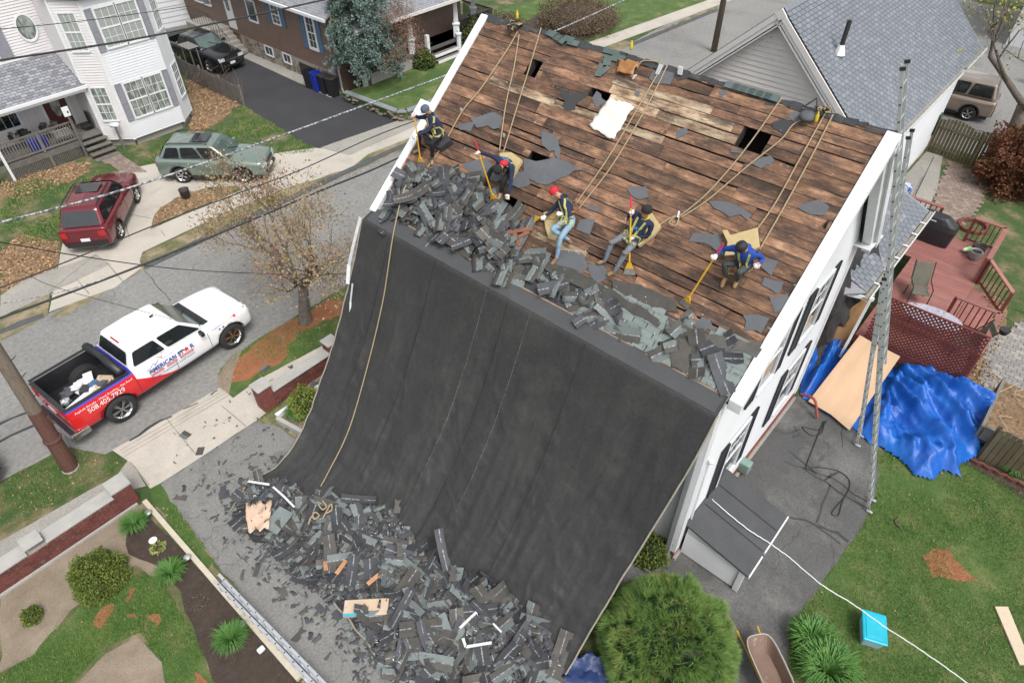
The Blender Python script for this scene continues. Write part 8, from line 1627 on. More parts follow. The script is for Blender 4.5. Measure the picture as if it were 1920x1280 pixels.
# ---------------- blue tarp, plywood, lumber, yard things ----------------
TB = [(17.5, 3.16, 0.1), (18.31, 2.98, 0.1), (18.62, 2.06, 0.1), (18.97, 1.1, 0.1), (18.97, 0.37, 0.1), (18.96, -0.56, 0.1), (18.77, -1.43, 0.1), (18.48, -2.25, 0.1), (17.49, -2.24, 0.1), (16.81, -2.29, 0.1), (15.99, -1.95, 0.1), (15.66, -2.11, 0.1), (15.56, -1.66, 0.1), (15.04, -1.58, 0.1), (14.87, -1.13, 0.1), (15.15, -0.7, 0.1), (15.26, -0.17, 0.1), (15.19, 0.19, 0.1), (15.45, 0.7, 0.1), (15.44, 1.31, 0.1), (15.63, 2.35, 0.1)]
bm = bmesh.new(); xs = [p[0] for p in TB]; ys = [p[1] for p in TB]; N_ = 110; ids = {}
for i in range(N_):
    for j in range(N_):
        x, y = lerp(min(xs), max(xs), i/(N_-1)), lerp(min(ys), max(ys), j/(N_-1))
        if inpoly(TB, x, y):
            d = distedge(TB, x, y); r = V(x, y, 0); u_, w_ = math.atan2(y-2.6, x-19.4)*4.2, math.hypot(x-19.4, y-2.6); fold = .42*(1-abs(mnoise.noise(V(u_*1.5, w_*.4, 2)))*2.2)**2+.14*(1-abs(mnoise.noise(V(u_*3.5, w_*1.1, 7)))*2)**2+.08*mnoise.noise(r*3.2)+.03*max(0, 1-abs(mnoise.noise(V(x*1.5+y, y*1.7-x*.6, 31)))*7)+.02*max(0, 1-abs(mnoise.noise(V(x*3-y, y*3, 41)))*7)+.012*mnoise.noise(r*9); hgt_ = (.5*math.exp(-((x-18.0)/1.0)**2-((y+1.2)/1.5)**2)+.06); fold *= (.12 if (15 < x < 19.5 and .5 < y < 2.25) else 1)
            ids[i, j] = bm.verts.new((x, y, .04+(fold+hgt_)*min(1, d/.35)))
for (i, j) in list(ids):
    k = [(i, j), (i+1, j), (i+1, j+1), (i, j+1)]
    if all(q in ids for q in k): bm.faces.new([ids[q] for q in k]).smooth = True
me = D.meshes.new('tarp'); bm.to_mesh(me); bm.free(); me.materials.append(M2('blue_tarp', (.01, .13, .5), (.008, .07, .34), 1.1, .42, bmp=.5, bscale=7, bdist=.04, spec=.45)); o = D.objects.new('tarp', me); link(o); tag(o, 'crumpled bright blue tarp spread between the deck and the back lawn', 'tarp')
ply = M2('plywood', (.62, .42, .27), (.55, .37, .23), 1.6, .75, stretch=(.5, 3, 1), c3=(.38, .22, .12), c3scale=7, c3amt=(.69, .73)); ply2 = M2('plywood_weathered', (.4, .23, .1), (.3, .165, .07), 1.6, .75, stretch=(3, 3, .5), c3=(.2, .09, .04), c3scale=3, c3amt=(.6, .7))
def sheetboard(P, th, mat, label, name='plywood_sheet', cat='plywood'): n = (Vector(P[1])-Vector(P[0])).cross(Vector(P[2])-Vector(P[1])).normalized(); n = -n if n.z < 0 else n; m = MB(); m.poly([Vector(p) for p in P], th, nrm=n); o = m.build(name, mat, fix=True); return tag(o, label, cat)
sheetboard([(15.5, 2.05, 0.15), (15.43, 1.32, 0.15), (18.16, 1.21, 0.95), (18.29, 1.86, 0.95)], .02, ply, 'left half of the pale plywood pair laid over the blue tarp behind the ladders')
sheetboard([(15.46, 1.37, 0.13), (15.23, 0.74, 0.13), (18.2, 0.62, 0.9), (18.27, 1.31, 0.9)], .02, ply, 'right half of the pale plywood pair laid over the blue tarp behind the ladders')
sheetboard([(18.37, 2.72, 0.1), (18.59, 2.01, 0.1), (19.06, 2.13, 1.9), (19.2, 2.8, 1.95)], .02, ply2, 'knotty orange-brown plywood sheet standing against the lean-to', )
sheetboard([(12.37, -3.66, 0.06), (12.56, -3.88, 0.06), (11.49, -4.57, 0.06), (11.32, -4.38, 0.06)], .05, M2('tan_plank', (.56, .46, .34), (.5, .41, .3), 2, .7), 'tan plank lying on the grass at the right edge', 'plank', 'plank')
bn = empty('storage_bin', 'clear plastic storage bin with a turquoise lid on the back lawn', 'storage bin', loc=(9.88, -1.74, 0), rz=R_(-68)); m = MB(); m.lathe([(.36, 0), (.43, .36)], n=4); m.v = [tuple(Matrix.Rotation(R_(45), 3, 'Z') @ Vector(v)) for v in m.v]; m.v = [(x*.72, y*1.05, z) for x, y, z in m.v]; m.build('bin_body', M2('cloudy_plastic', (.32, .5, .58), (.26, .42, .5), 3, .4), bn, bevel=.03); m = MB(); m.box((0, 0, .385), (.5, .7, .05)); l_ = m.build('lid', M2('turquoise_lid', (.005, .42, .56), (.005, .37, .5), 3, .35), bn, bevel=.03); m = MB(); m.box((0, 0, .415), (.36, .54, .012)); m.build('lid_panel', M2('turquoise_lid_b', (.005, .38, .52), (.03, .42, .54), 9, .4), l_, bevel=.01)
wb = empty('wheelbarrow', 'rusty brown wheelbarrow tray at the bottom edge beside the side driveway', 'wheelbarrow', loc=(7.54, -0.38, 0.35), rz=R_(-128)); m = MB(); vs = []
for z, a, b, c in ((.3, .62, .31, 0), (.3, .59, .285, 0), (0.02, .36, .2, .02)):
    for j in range(24): t = 2*math.pi*j/24; sx = math.copysign(abs(math.cos(t))**.5, math.cos(t)); sy = math.copysign(abs(math.sin(t))**.5, math.sin(t)); vs.append((sx*a+c, sy*b, z))
m.add(vs, [(i*24+j, i*24+(j+1) % 24, (i+1)*24+(j+1) % 24, (i+1)*24+j) for i in range(2) for j in range(24)]+[tuple(range(48, 72))]); m.build('tray', M2('rusty_tray', (.2, .13, .095), (.15, .1, .075), 3, .6, c3=(.33, .26, .21), c3scale=3, c3amt=(.6, .7)), wb)
m = MB(); m.tube([(math.copysign(abs(math.cos(2*math.pi*j/24))**.5, math.cos(2*math.pi*j/24))*.62, math.copysign(abs(math.sin(2*math.pi*j/24))**.5, math.sin(2*math.pi*j/24))*.31, .3) for j in range(25)], .014, 6); m.build('rim', MT['cap'], wb); m = MB()
for s in (-.24, .24): m.tube([(-.9, s, -.02), (.6, s*.5, -.16)], .02, 6)
m.build('handles', tools_m['yellow'], wb)
cr = M2('dark_blue_tarp', (.012, .03, .11), (.03, .05, .14), 3, .45, bmp=.4, bscale=10, bdist=.03); cg = M2('dark_green_tarp', (.012, .045, .035), (.02, .06, .045), 3, .5, bmp=.4, bscale=10, bdist=.03)
crumple('tarp', ((5.18, 2.88, 0.15), (6.01, 1.7, 0.25), (5.44, 0.82, 0.2), (4.15, 2.5, 0.1)), 30, 22, 0, .16, cr, 'dark blue tarp crumpled beneath the round pine shrub at the bottom edge', 'tarp', lambda p, k, e: p+V(e*4, e*4, k), sc=2.2)
crumple('tarp', ((6.18, 1.4, 0.15), (7.55, 0.58, 0.15), (6.45, -0.14, 0.1), (5.49, 0.96, 0.1)), 26, 20, 0, .16, cg, 'dark green tarp heaped at the lower right of the round pine shrub', 'tarp', lambda p, k, e: p+V(e*4, e*4, k), sc=2.2)
# bins by the brown house
def trash_bin(P, w, h, body, lid, label, open_=False):
    b = empty('trash_bin', label, 'trash bin', 'bins by the brown house', P, R_(random.uniform(-10, 10))); m = MB(); m.add([(-w*.4, -w*.4, 0), (w*.4, -w*.4, 0), (w*.4, w*.4, 0), (-w*.4, w*.4, 0), (-w*.5, -w*.5, h), (w*.5, -w*.5, h), (w*.5, w*.5, h), (-w*.5, w*.5, h), (-w*.44, -w*.44, h), (w*.44, -w*.44, h), (w*.44, w*.44, h), (-w*.44, w*.44, h), (-w*.36, -w*.36, .1), (w*.36, -w*.36, .1), (w*.36, w*.36, .1), (-w*.36, w*.36, .1)], [(3, 2, 1, 0), (0, 1, 5, 4), (1, 2, 6, 5), (2, 3, 7, 6), (3, 0, 4, 7), (4, 5, 9, 8), (5, 6, 10, 9), (6, 7, 11, 10), (7, 4, 8, 11), (8, 9, 13, 12), (9, 10, 14, 13), (10, 11, 15, 14), (11, 8, 12, 15), (12, 13, 14, 15)]); m.build('bin_body', body, b)
    if not open_: m = MB(); m.box((0, 0, h+.04), (w*1.1, w*1.1, .08)); m.build('lid', lid, b, bevel=.03)
    for s in (-.25, .25): m = MB(); m.lathe([(.08, -.02), (.08, .02)], n=10, axis='Y'); o = m.build('wheel', MT['rubber'], b); o.location = (w*.4, s*w, .08)
bl_ = M2('blue_bin_plastic', (.012, .03, .28), (.015, .035, .33), 4, .4)
trash_bin((20.05, 31.95, .03), .55, .95, MT['black'], MT['black'], 'open black trash bin, first in the row by the brown house', True); trash_bin((20.05, 31.35, .03), .56, .95, bl_, bl_, 'blue open bin between black ones by the brown house', True); trash_bin((20.1, 30.75, .03), .52, .9, MT['black'], MT['iron'], 'lidded black bin right of the blue one'); trash_bin((20.15, 30.15, .03), .52, .9, MT['black'], MT['iron'], 'last lidded black bin at the corner of the brown house')
o = pot((9.56, 26.47, .02), .2, .42, MT['iron'], 'dark pedestal urn on the leafy island between the drives', 'urn', 'urn')
for i, P in enumerate(((1.01, 13, 0.1), (1.02, 11.13, 0.1), (0.97, 8.75, 0.1))): s_ = empty('solar_light', ('round solar garden light at the far end of the cream edging', 'round solar garden light halfway along the cream edging', 'round solar garden light next to the ladder on the ground')[i], 'garden light', 'solar lights along the edging', P); m = MB(); m.lathe([(.02, -.1), (.02, .08)], n=6); m.build('stake', MT['black'], s_); m = MB(); m.lathe([(.0, .06), (.085, .07), (.09, .1), (.05, .125), (0, .13)], n=14, cap=False); m.build('lamp_head', MT['alu'], s_, smooth=True)
m = MB(); m.lathe([(0, 0), (.1, .005), (0, .012)], n=12, cap=False); o = m.build('plate', MT['white']); o.location = (0.72, 12.3, 0.03); tag(o, 'small white disc lying in the mulch bed', 'disc')
m = MB(); m.box((0, 0, .05), (.16, .12, .1)); o = m.build('white_pot', MT['white'], bevel=.03); o.location = (0.95, 8.01, 0.03); tag(o, 'tiny white pot at the edge of the mulch by the ladder', 'pot')
hy = M2('grey_stick', (.12, .075, .055), (.09, .06, .045), 6, .9)
rope([(13.31, -1.27, 0.03), (13.14, -1.22, 0.04), (13.05, -1.43, 0.03)], .025, 'forked brown stick lying on the back lawn', 'stick', hy, name='stick', sub=3)
gb = MB(); gb.box((0, 0, 0), (.25, .3, .35)); o = gb.build('wall_spout', M2('sage_box', (.2, .3, .26), (.17, .26, .22), 4, .6), bevel=.03); o.location = (12.0, 2.35, .35); tag(o, 'sage green box at the foot of the side wall', 'box')
rope([(15.4, 2.3, .35), (15.3, 1.9, .5), (15.1, 1.6, .1)], .04, 'red curved pipe at the rear corner of the side wall', 'pipe', MT['red_base'], name='pipe')

# ---------------- vegetation ----------------
def leaf_cloud(name, centres, size, mat, parent=None, k=1, flat=.0, seed=1, elong=1.0, updir=None):
    """many small leaf faces (quads) at the given centres"""
    R = np.random.RandomState(seed); C_ = np.repeat(np.asarray(centres), k, axis=0); n = len(C_); a = R.normal(size=(n, 3)); 
    if updir is not None: a = a*.5+np.asarray(updir)
    a /= np.linalg.norm(a, axis=1)[:, None]; b = R.normal(size=(n, 3)); b -= a*(a*b).sum(1)[:, None]; b /= np.linalg.norm(b, axis=1)[:, None]; s = size*R.uniform(.6, 1.3, n)[:, None]
    a = a*s*elong; b = b*s*.5; v = np.stack([C_, C_+a*.5+b, C_+a, C_+a*.5-b], 1).reshape(-1, 3); f = np.arange(n*4).reshape(-1, 4); me = fastmesh(name, v, f, mat, 4); o = D.objects.new(name, me); link(o, parent); return o
def grow(root, P, d, L, r, depth, rnd, out, tips, spread=.55, shrink=.74, up=.12, nb=(2, 3)):
    n = 4; pts = [P]; rs = [r]; q = P.copy(); dd = d.copy()
    for i in range(n): dd = (dd+V(rnd.uniform(-.14, .14), rnd.uniform(-.14, .14), rnd.uniform(-.05, .12)+up*.2)).normalized(); q = q+dd*L/n; pts.append(q.copy()); rs.append(lerp(r, r*.62, (i+1)/n))
    out.append((pts, rs, depth))
    if depth == 0: tips.append((q, dd)); return
    for k in range(rnd.choice(nb)):
        a = dd.orthogonal().normalized(); a = Matrix.Rotation(rnd.uniform(0, 6.28), 3, dd) @ a; nd = (dd+a*rnd.uniform(spread*.6, spread*1.4)+V(0, 0, up)).normalized()
        i = rnd.choice((2, 3, 4, 4)); grow(root, pts[i].copy(), nd, L*shrink*rnd.uniform(.8, 1.15), rs[i]*.66, depth-1, rnd, out, tips, spread, shrink, up, nb)
def tree(label, loc, h, r, depth, seed, leafmat=None, lsize=.05, nleaf=8, bark='bark', twig='twig', spread=.55, lean=(0, 0), name='tree', shrink=.74, nb=(2, 3), trunk=.3, jit=.22, up=.12, cat='tree'):
    rnd = random.Random(seed); T = empty(name, label, cat, loc=loc); out = []; tips = []
    base = V(0, 0, -.05); d = V(lean[0], lean[1], 1).normalized(); th = h*trunk
    m = MB(); m.tube([base, base+d*.12, base+d*th*.5, base+d*th], [r*1.5, r*1.15, r*.95, r*.85], 12); m.build('trunk', MT[bark], T, smooth=True)
    for k in range(rnd.choice((4, 5))): a = rnd.uniform(0, 6.28); nd = (d+V(math.cos(a), math.sin(a), 0)*spread*1.3).normalized(); grow(T, base+d*th*rnd.uniform(.85, 1), nd, h*.27, r*.46, depth, rnd, out, tips, spread, shrink, up, nb)
    m = MB(); mt = MB()
    for pts, rs, dp in out: (m if dp > 1 else mt).tube(pts, [max(q, .004) for q in rs], 6 if dp > 1 else 3, cap=False)
    q = m.build('limbs', MT[bark], T, smooth=True); q['kind'] = 'stuff'; q = mt.build('twigs', MT[twig], T); q['kind'] = 'stuff'
    if leafmat:
        C_ = []
        for p, dd in tips:
            for _ in range(nleaf): C_.append(p-dd*rnd.uniform(0, .5)+V(rnd.gauss(0, jit), rnd.gauss(0, jit), rnd.gauss(0, jit)))
        C_ = [tuple(c) for c in C_]; o = leaf_cloud('crown', C_, lsize, leafmat, T, seed=seed); o['kind'] = 'stuff'
    return T
bud = M2('budding_leaves', (.3, .21, .11), (.25, .21, .09), 1.2, .8, c3=(.28, .15, .12), c3scale=1.5, c3amt=(.5, .6)); yl = M2('yellow_buds', (.34, .32, .06), (.25, .25, .06), 2, .8)
tree('budding street tree with small orange-tan leaves on the near verge', (8.09, 16.21, 0), 5.5, .19, 5, 12, bud, .062, 14, spread=.52, trunk=.3, lean=(.09, -.12), nb=(2, 3), up=.05, jit=.22)
tree('bare grey tree with a few yellow buds at the top right edge', (37.2, 1.5, 0), 10.5, .36, 5, 5, yl, .1, 4, spread=.8, trunk=.2, lean=(-.08, .12), bark='bark', twig='bark', nb=(2, 3, 3))
tree('thin bare tree with yellow-green buds behind the grey roof', (42.5, 8.5, 0), 9.5, .16, 4, 8, yl, .12, 6, spread=.5, trunk=.25, twig='bark')
tree('dense brown leafless ornamental maple in front of the brown house', (23.61, 28.72, 0.4), 4.6, .13, 5, 4, M2('red_twigs', (.24, .14, .09), (.17, .1, .065), 3, .9), .06, 9, spread=.85, trunk=.22, nb=(3, 3), up=.0, shrink=.74)
# blue spruce: drooping needle fans
sp = empty('spruce_tree', 'blue-green spruce beside the brown house and its bins', 'tree', loc=(21.72, 29.06, 0.3)); m = MB(); m.tube([V(0, 0, -.2), V(0, 0, 7.4)], [.17, .04], 10); m.build('trunk', MT['bark'], sp, smooth=True)
R = random.Random(6); V_, F_ = [], []
needle = []; tw = MB()
for k in range(170):
    z = 1.3+6.2*(k/170)**1.0; a = R.uniform(0, 6.28); L = (2.05-.2*z)*R.uniform(.7, 1.1)+.35; d = V(math.cos(a), math.sin(a), 0); pts = [V(0, 0, z)+d*L*t+V(0, 0, .25*math.sin(t*2.4)-.55*t*t) for t in np.linspace(0, 1, 6)]; tw.tube(pts, [.03, .025, .02, .014, .01, .006], 4, cap=False)
    s = V(-d.y, d.x, 0)
    for i in range(34):
        t = R.uniform(.2, 1); p = V(0, 0, z)+d*L*t+V(0, 0, .25*math.sin(t*2.4)-.55*t*t); q = p+s*R.gauss(0, .26*(1.25-t))+V(0, 0, -abs(R.gauss(0, .1)))+d*R.uniform(-.05, .15)
        for _ in range(9): needle.append((tuple(q+V(R.gauss(0, .05), R.gauss(0, .05), R.gauss(0, .04)))))
tw.build('branches', MT['twig'], sp)['kind'] = 'stuff'; nm = M2('spruce_needles', (.14, .21, .185), (.075, .125, .105), 2.2, .8, c3=(.22, .29, .26), c3scale=4, c3amt=(.5, .65)); o = leaf_cloud('needles', needle, .075, nm, sp, seed=3, elong=1.3); o['kind'] = 'stuff'
# shrubs
def shrub(label, P, rx, rz, n, size, mats, seed=1, inner=.55, name='shrub', cat='shrub', core=(.02, .03, .012), elong=1.2, lump=.18):
    S = empty(name, label, cat, loc=P); R = np.random.RandomState(seed); d = R.normal(size=(n, 3)); d[:, 2] = np.abs(d[:, 2])*1.0-.15; d /= np.linalg.norm(d, axis=1)[:, None]; r = R.uniform(inner, 1, n)**.5
    l = np.array([1+lump*(mnoise.noise(V(*(q*2.6))+V(seed, 0, 0))*1.6+mnoise.noise(V(*(q*6))+V(0, seed, 0))*.7) for q in d]); C_ = d*(r*l)[:, None]*np.array([rx, rx, rz])+np.array([0, 0, rz*.18]); h = n//len(mats)
    for i, mt in enumerate(mats): o = leaf_cloud('foliage', C_[i*h:(i+1)*h], size, mt, S, seed=seed+i, elong=elong); o['kind'] = 'stuff'
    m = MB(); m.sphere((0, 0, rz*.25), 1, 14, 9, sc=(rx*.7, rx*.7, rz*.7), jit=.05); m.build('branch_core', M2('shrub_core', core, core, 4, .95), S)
    return S
ag = M2('arborvitae_green', (.15, .19, .025), (.09, .13, .02), 4, .8); ag2 = M2('arborvitae_dark', (.06, .09, .016), (.1, .13, .02), 4, .8)
shrub('round yellow-green arborvitae globe beside the mulch bed in the garden', (-0.56, 12.12, 0), .55, .85, 13000, .034, [ag, ag2, ag], 3, .6, elong=1.4)
shrub('small round green bush alone in the tan garden soil', (-1.98, 12.48, 0), .2, .32, 1800, .03, [ag, ag2], 5, .5)
shrub('yellow-green forsythia bush half hidden by the left edge of the tarp', (5.75, 12.85, .1), .45, .75, 3000, .05, [M2('forsythia', (.2, .22, .03), (.13, .17, .03), 4, .8), ag], 6, .3)
shrub('dark green bush by the front steps of the brown house', (25.4, 28.7, .4), .6, .85, 3500, .09, [M2('yew', (.05, .085, .02), (.09, .11, .03), 2, .85), ag2], 7, .3)
shrub('dark evergreen bush with pale flowers right of the front steps', (29.6, 28.7, .4), .85, 1.3, 4500, .09, [M2('yew_b', (.035, .06, .015), (.08, .085, .02), 2, .85), ag2], 8, .3)
rdm = M2('rust_foliage', (.16, .055, .022), (.1, .038, .018), 3, .85, c3=(.07, .07, .02), c3scale=2, c3amt=(.55, .7))
shrub('large rust-brown shrub at the right edge beside the palisade fence', (33.4, .4, 0), 1.7, 2.1, 22000, .09, [rdm, rdm], 9, .3, core=(.05, .02, .01), lump=.25)
shrub('big twiggy brown-green bush in the bark bed behind the left ridge end', (37.2, 26.8, 0), 2.6, 1.6, 14000, .07, [M2('twig_bush', (.13, .095, .05), (.08, .075, .03), 2, .9), MT['twig']], 10, .1, core=(.07, .05, .035))
shrub('second twiggy bush at the far left of the bark bed behind the ridge', (32.5, 28.8, 0), 1.6, 1.4, 6000, .07, [M2('twig_bush_b', (.13, .095, .05), (.08, .085, .03), 2, .9), MT['twig']], 12, .1, core=(.07, .05, .035))
shrub('green conifer boughs behind the dark porch railing', (29.6, 33, 0), 1.2, 2.6, 6000, .14, [M2('dark_conifer', (.03, .07, .02), (.05, .1, .03), 2, .85)], 13, .3)
shrub('small yellowish groundcover plant in the mulch bed', (0.69, 12.02, 0.02), .17, .08, 380, .04, [M2('variegated', (.35, .36, .12), (.16, .24, .05), 12, .8)], 14, .1, core=(.05, .03, .02)); shrub('wispy purple-green seedling clump in the mulch bed', (0.6, 10.03, 0.02), .2, .06, 200, .03, [M2('seedling', (.09, .1, .05), (.12, .08, .09), 12, .8)], 15, .05, core=(.05, .035, .028))
shrub('dark shrub behind the white corner board at the side of the stripped house', (8.35, 2.95, 0), .45, .6, 2500, .05, [ag, ag2], 16, .3)
# round pine: tufts of long needles
def tufts(name, centres, dirs, L, nn, w, mat, parent, seed=1, spread=.55):
    R = np.random.RandomState(seed); C_ = np.repeat(np.asarray(centres), nn, 0); Dn = np.repeat(np.asarray(dirs), nn, 0)+R.normal(size=(len(C_), 3))*spread; Dn /= np.linalg.norm(Dn, axis=1)[:, None]; s = np.cross(Dn, R.normal(size=Dn.shape)); s /= np.linalg.norm(s, axis=1)[:, None]; l = L*R.uniform(.6, 1.15, len(C_))[:, None]
    C0 = C_+Dn*0; tip = C0+Dn*l; tip[:, 2] -= (l[:, 0]**2)*.8; v = np.stack([C0-s*w/2, C0+s*w/2, tip], 1).reshape(-1, 3); me = fastmesh(name, v, np.arange(len(v)).reshape(-1, 3), mat, 3); o = D.objects.new(name, me); link(o, parent); o['kind'] = 'stuff'; return o
pn = empty('pine_shrub', 'large round bright green pine shrub at the bottom, right of the black tarp', 'shrub', loc=(6.55, 1.45, 0)); R = np.random.RandomState(4); n = 1500; d = R.normal(size=(n, 3)); d[:, 2] = np.abs(d[:, 2])-.12; d /= np.linalg.norm(d, axis=1)[:, None]
l = np.array([1+.16*mnoise.noise(V(*(q*3)))+.07*mnoise.noise(V(*(q*9))) for q in d]); Cp = d*l[:, None]*np.array([1.32, 1.32, 1.55])*.9+np.array([0, 0, .45]); pm1 = M2('pine_needles', (.13, .23, .05), (.18, .29, .07), 3, .7, c3=(.29, .31, .08), c3scale=2.2, c3amt=(.55, .68)); pm2 = M2('pine_needles_dark', (.045, .105, .03), (.07, .15, .035), 3, .8)
dd = d+np.array([0, 0, .35]); tufts('needles', Cp[:1000], dd[:1000], .27, 50, .015, pm1, pn, 1, .4); tufts('needles', Cp[1000:]*.95, dd[1000:], .25, 46, .015, pm2, pn, 2, .45); tufts('needles', Cp*.85, dd, .22, 16, .012, pm2, pn, 3, .7)
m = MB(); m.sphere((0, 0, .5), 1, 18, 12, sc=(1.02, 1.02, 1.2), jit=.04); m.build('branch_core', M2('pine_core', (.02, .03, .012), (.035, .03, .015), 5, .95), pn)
# tussocks of long leaves
def tussock(label, P, r, h, n, seed=1, mat='grass_fresh', w=.018):
    T = empty('leafy_clump', label, 'plant', 'green leafy clumps in the beds', P); R = random.Random(seed); m = MB()
    for i in range(n):
        a = R.uniform(0, 6.28); b = R.uniform(0, .35)*r; q = V(math.cos(a)*b, math.sin(a)*b, 0); a2 = a+R.gauss(0, .5); ou = V(math.cos(a2), math.sin(a2), 0); L = r*R.uniform(.5, 1.05); s = V(-ou.y, ou.x, 0)*w*R.uniform(.7, 1.3)/2; k = 4; hh = h*R.uniform(.6, 1.1); vs = []
        for j in range(k+1): t = j/k; c = q+ou*L*t+V(0, 0, hh*math.sin(t*2.2)*.95); e = s*(1-t)**.6+s*.05; vs += [c-e, c+e]
        m.add(vs, [(2*j, 2*j+1, 2*j+3, 2*j+2) for j in range(k)])
    m.build('blades', MT[mat], T)['kind'] = 'stuff'; return T
tussock('leafy green clump at the top end of the mulch bed below the brick wall', (0.65, 13, 0.02), .36, .3, 420, 1); tussock('leafy green clump halfway down the mulch bed beside the solar light', (0.59, 11.09, 0.02), .36, .32, 420, 2); tussock('leafy green clump low in the mulch bed next to the ladder', (0.66, 8.67, 0.02), .38, .34, 440, 3); tussock('bright green clump in the bed between the brick wall and the tarp', (5.47, 12.96, 0.02), .36, .34, 420, 4); tussock('green clump in the planting bed below the board fence', (16.78, -3.03, 0.02), .3, .25, 260, 5)
tussock('large clump of broad bright leaves at the bottom right, upper plant', (8.86, -0.84, 0.02), .5, .48, 520, 6, w=.035); tussock('large clump of broad bright leaves at the bottom right, lower plant', (8.45, -1.33, 0.02), .62, .5, 700, 7, w=.035)
# lawns: real blades over the green parts
def blades(name, polys, dens, h, w, mat, seed, label, mask=None):
    R = np.random.RandomState(seed); P = []
    for poly, k in polys:
        p = np.array([(q[0], q[1]) for q in poly]); lo, hi = p.min(0), p.max(0); n = int((hi-lo).prod()*dens*k); q = R.uniform(lo, hi, (n, 2)); ins = np.zeros(n, bool); j = len(p)-1
        for i in range(len(p)):
            c = ((p[i, 1] > q[:, 1]) != (p[j, 1] > q[:, 1])) & (q[:, 0] < (p[j, 0]-p[i, 0])*(q[:, 1]-p[i, 1])/(p[j, 1]-p[i, 1]+1e-9)+p[i, 0]); ins ^= c; j = i
        P.append(q[ins])
    P = np.concatenate(P); f = np.sin(P[:, 0]*1.7+np.sin(P[:, 1]*1.3)*2)+np.sin(P[:, 1]*2.1+np.sin(P[:, 0]*.9)*2)+R.normal(size=len(P))*.7; P = P[f > (-1.1 if mask is None else mask)]; n = len(P)
    a = R.uniform(0, 6.28, n); hh = h*R.uniform(.5, 1.2, n); s = np.stack([np.cos(a), np.sin(a), np.zeros(n)], 1)*w/2; c = np.stack([P[:, 0], P[:, 1], np.full(n, .01)], 1); t = c+np.stack([R.normal(size=n)*h*.5, R.normal(size=n)*h*.5, hh], 1)
    me = fastmesh(name, np.stack([c-s, c+s, t], 1).reshape(-1, 3), np.arange(n*3).reshape(-1, 3), mat, 3); o = D.objects.new(name, me); link(o); tag(o, label, 'grass', kind='stuff'); return o
VG = [(4.49, 15.48, 0), (4.87, 16.23, 0), (5.45, 16.57, 0), (6.9, 16.69, 0), (10.29, 16.65, 0), (9.51, 14.69, 0), (8.03, 14.79, 0), (5.43, 15.07, 0)]; VL = [(-1.09, 16.97, 0), (0.24, 16.91, 0), (0.62, 16.8, 0), (1.48, 15.15, 0), (1.19, 14.99, 0), (-1.67, 15.35, 0)]
blades('grass', [(LAWN_R, 1)], 1500, .06, .013, MT['grass_blade'], 1, 'short green lawn grass of the back yard'); blades('grass', [(LAWN_L, 1)], 2600, .07, .013, MT['grass_blade'], 2, 'green grass strips between the soil patches of the garden'); blades('grass', [(VL, 1), (VG, 1)], 1300, .07, .014, MT['grass_blade'], 3, 'grass tufts on the near verges by the pole and tree', .1)
blades('grass', [([(1.5, 13.73, 0), (1.65, 13.74, 0), (1.58, 12.78, 0), (1.5, 10.41, 0), (1.3, 8.77, 0), (1.2, 7.04, 0), (1.16, 7.26, 0), (1.11, 10.24, 0), (1.19, 12.07, 0)], 1), ([(4.53, 13.7, 0), (6.02, 13.72, 0), (6.64, 13.51, 0), (4.97, 12.02, 0), (4.82, 13.07, 0)], .6)], 1500, .08, .014, MT['grass_blade'], 4, 'weeds along the driveway edge', .4)
blades('grass', [([(13.06, 31.21, 0), (16.2, 32.69, 0), (16.1, 30.38, 0), (15.86, 27.37, 0), (15.77, 25.59, 0), (14.25, 26.78, 0), (13.51, 27.8, 0), (12.51, 29.34, 0)], 1), ([(9.58, 31.94, 0), (11.34, 32.09, 0), (11.51, 30.91, 0), (10.5, 30.49, 0), (9.73, 30.47, 0)], 1), ([(4.87, 33.7, 0), (6.99, 32.31, 0), (8.45, 31.36, 0), (8.69, 30.35, 0), (6.51, 30.12, 0), (4.75, 27.07, 0), (3.75, 27.42, 0), (3.66, 30.31, 0)], 1)], 420, .1, .03, MT['grass_blade'], 5, 'patchy grass of the front yards across the street', .0)
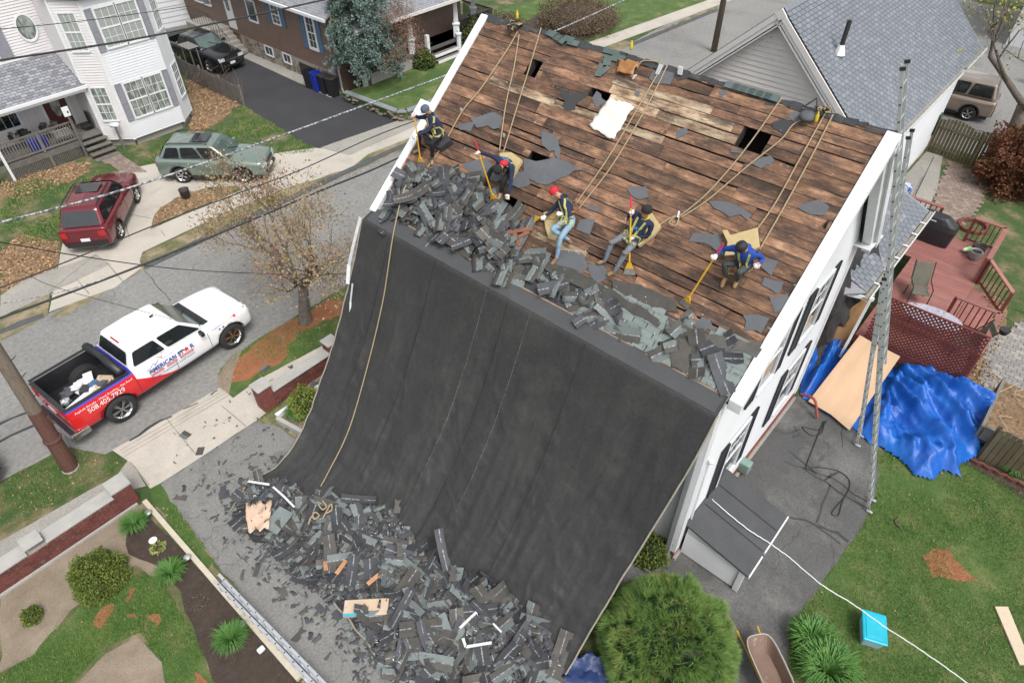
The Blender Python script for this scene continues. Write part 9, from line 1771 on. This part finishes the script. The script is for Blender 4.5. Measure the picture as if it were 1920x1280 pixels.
# scattered dry leaves
def leaf_scatter(name, polys, dens, label, seed, size=.05):
    R = np.random.RandomState(seed); C_ = []
    for poly in polys:
        p = [(q[0], q[1]) for q in poly]; xs = [q[0] for q in p]; ys = [q[1] for q in p]
        for _ in range(int((max(xs)-min(xs))*(max(ys)-min(ys))*dens)):
            x, y = R.uniform(min(xs), max(xs)), R.uniform(min(ys), max(ys))
            if inpoly(p, x, y): C_.append((x, y, .03+R.uniform(0, .02)))
    o = leaf_cloud(name, C_, size, MT['leaf_lit'], None, seed=seed, updir=None); tag(o, label, 'leaves', kind='stuff')
leaf_scatter('dry_leaves', [[(7.41, 25.35, 0), (7.88, 26.04, 0), (8.41, 26.53, 0), (9.22, 26.73, 0), (9.95, 26.82, 0), (10.6, 26.34, 0), (11.42, 25.52, 0), (10.16, 25.4, 0), (8.77, 25.49, 0)], [(16.38, 32.98, 0), (16.11, 38.14, 0), (14.17, 34.05, 0), (12.35, 31.43, 0), (10.5, 30.49, 0), (13.22, 27.36, 0), (13.82, 27.84, 0), (13.18, 30.47, 0), (13.21, 31.47, 0), (15.74, 32.71, 0)], [(2.96, 28.33, 0), (3.92, 28.86, 0), (4.75, 27.07, 0), (3.85, 25.51, 0), (1.97, 25.55, 0)], [(4.87, 33.7, 0), (6.22, 33.78, 0), (8.31, 32.64, 0), (7.61, 31.6, 0), (4.72, 31.54, 0)]], 120, 'brown dry leaves scattered over the beds across the street', 1, .09)
leaf_scatter('dry_leaves', [[(17, -1), (17.3, -2.2), (20.3, -2.0), (20.6, -1.0), (19, -.6)], [(20, -1.7), (24.5, -1.3), (24.5, -.2), (20, -.9)], [(17.2, -6), (19.3, -6), (19.3, -2), (17.2, -2)]], 170, 'tan dry leaves around the deck corner and the raised bed', 2, .08)
leaf_scatter('dry_leaves', [[(1.21, 13.32, 0), (1.51, 13.47, 0), (1.47, 12.08, 0), (1.36, 10.19, 0), (1.3, 8.77, 0), (1.27, 7.13, 0), (1.24, 6.36, 0), (1.13, 6.49, 0), (1.18, 8.18, 0), (1.21, 9.93, 0), (1.24, 10.92, 0)], VG, VL], 22, 'few tan leaves along the near driveway edge and verges', 3, .06)
leaf_scatter('dry_leaves', [LAWN_R, LAWN_L], 7, 'few pale leaf flecks on the lawns', 4, .04)
m = MB(); R = random.Random(3)
for i in range(40): a = V(R.uniform(17.1, 19), R.uniform(-6, -2.2), .78); m.tube([a, a+V(R.uniform(-.5, .5), R.uniform(-.5, .5), R.uniform(.05, .3)), a+V(R.uniform(-.8, .8), R.uniform(-.8, .8), .05)], .012, 4)
tag(m.build('dry_stalks', M2('dry_stalk', (.45, .36, .24), (.36, .28, .18), 5, .9)), 'tangle of dry pale stalks lying on the raised garden bed', 'stalks', kind='stuff')
m = MB()
for i in range(70): a = V(R.uniform(15.0, 17.5), R.uniform(33, 37.5), .02); m.tube([a, a+V(R.uniform(-.2, .2), R.uniform(-.2, .2), .5), a+V(R.uniform(-.6, .6), R.uniform(-.6, .6), R.uniform(.5, 1.1))], .01, 3)
tag(m.build('bare_brambles', MT['twig']), 'bare brambles along the picket fence', 'brambles', kind='stuff')
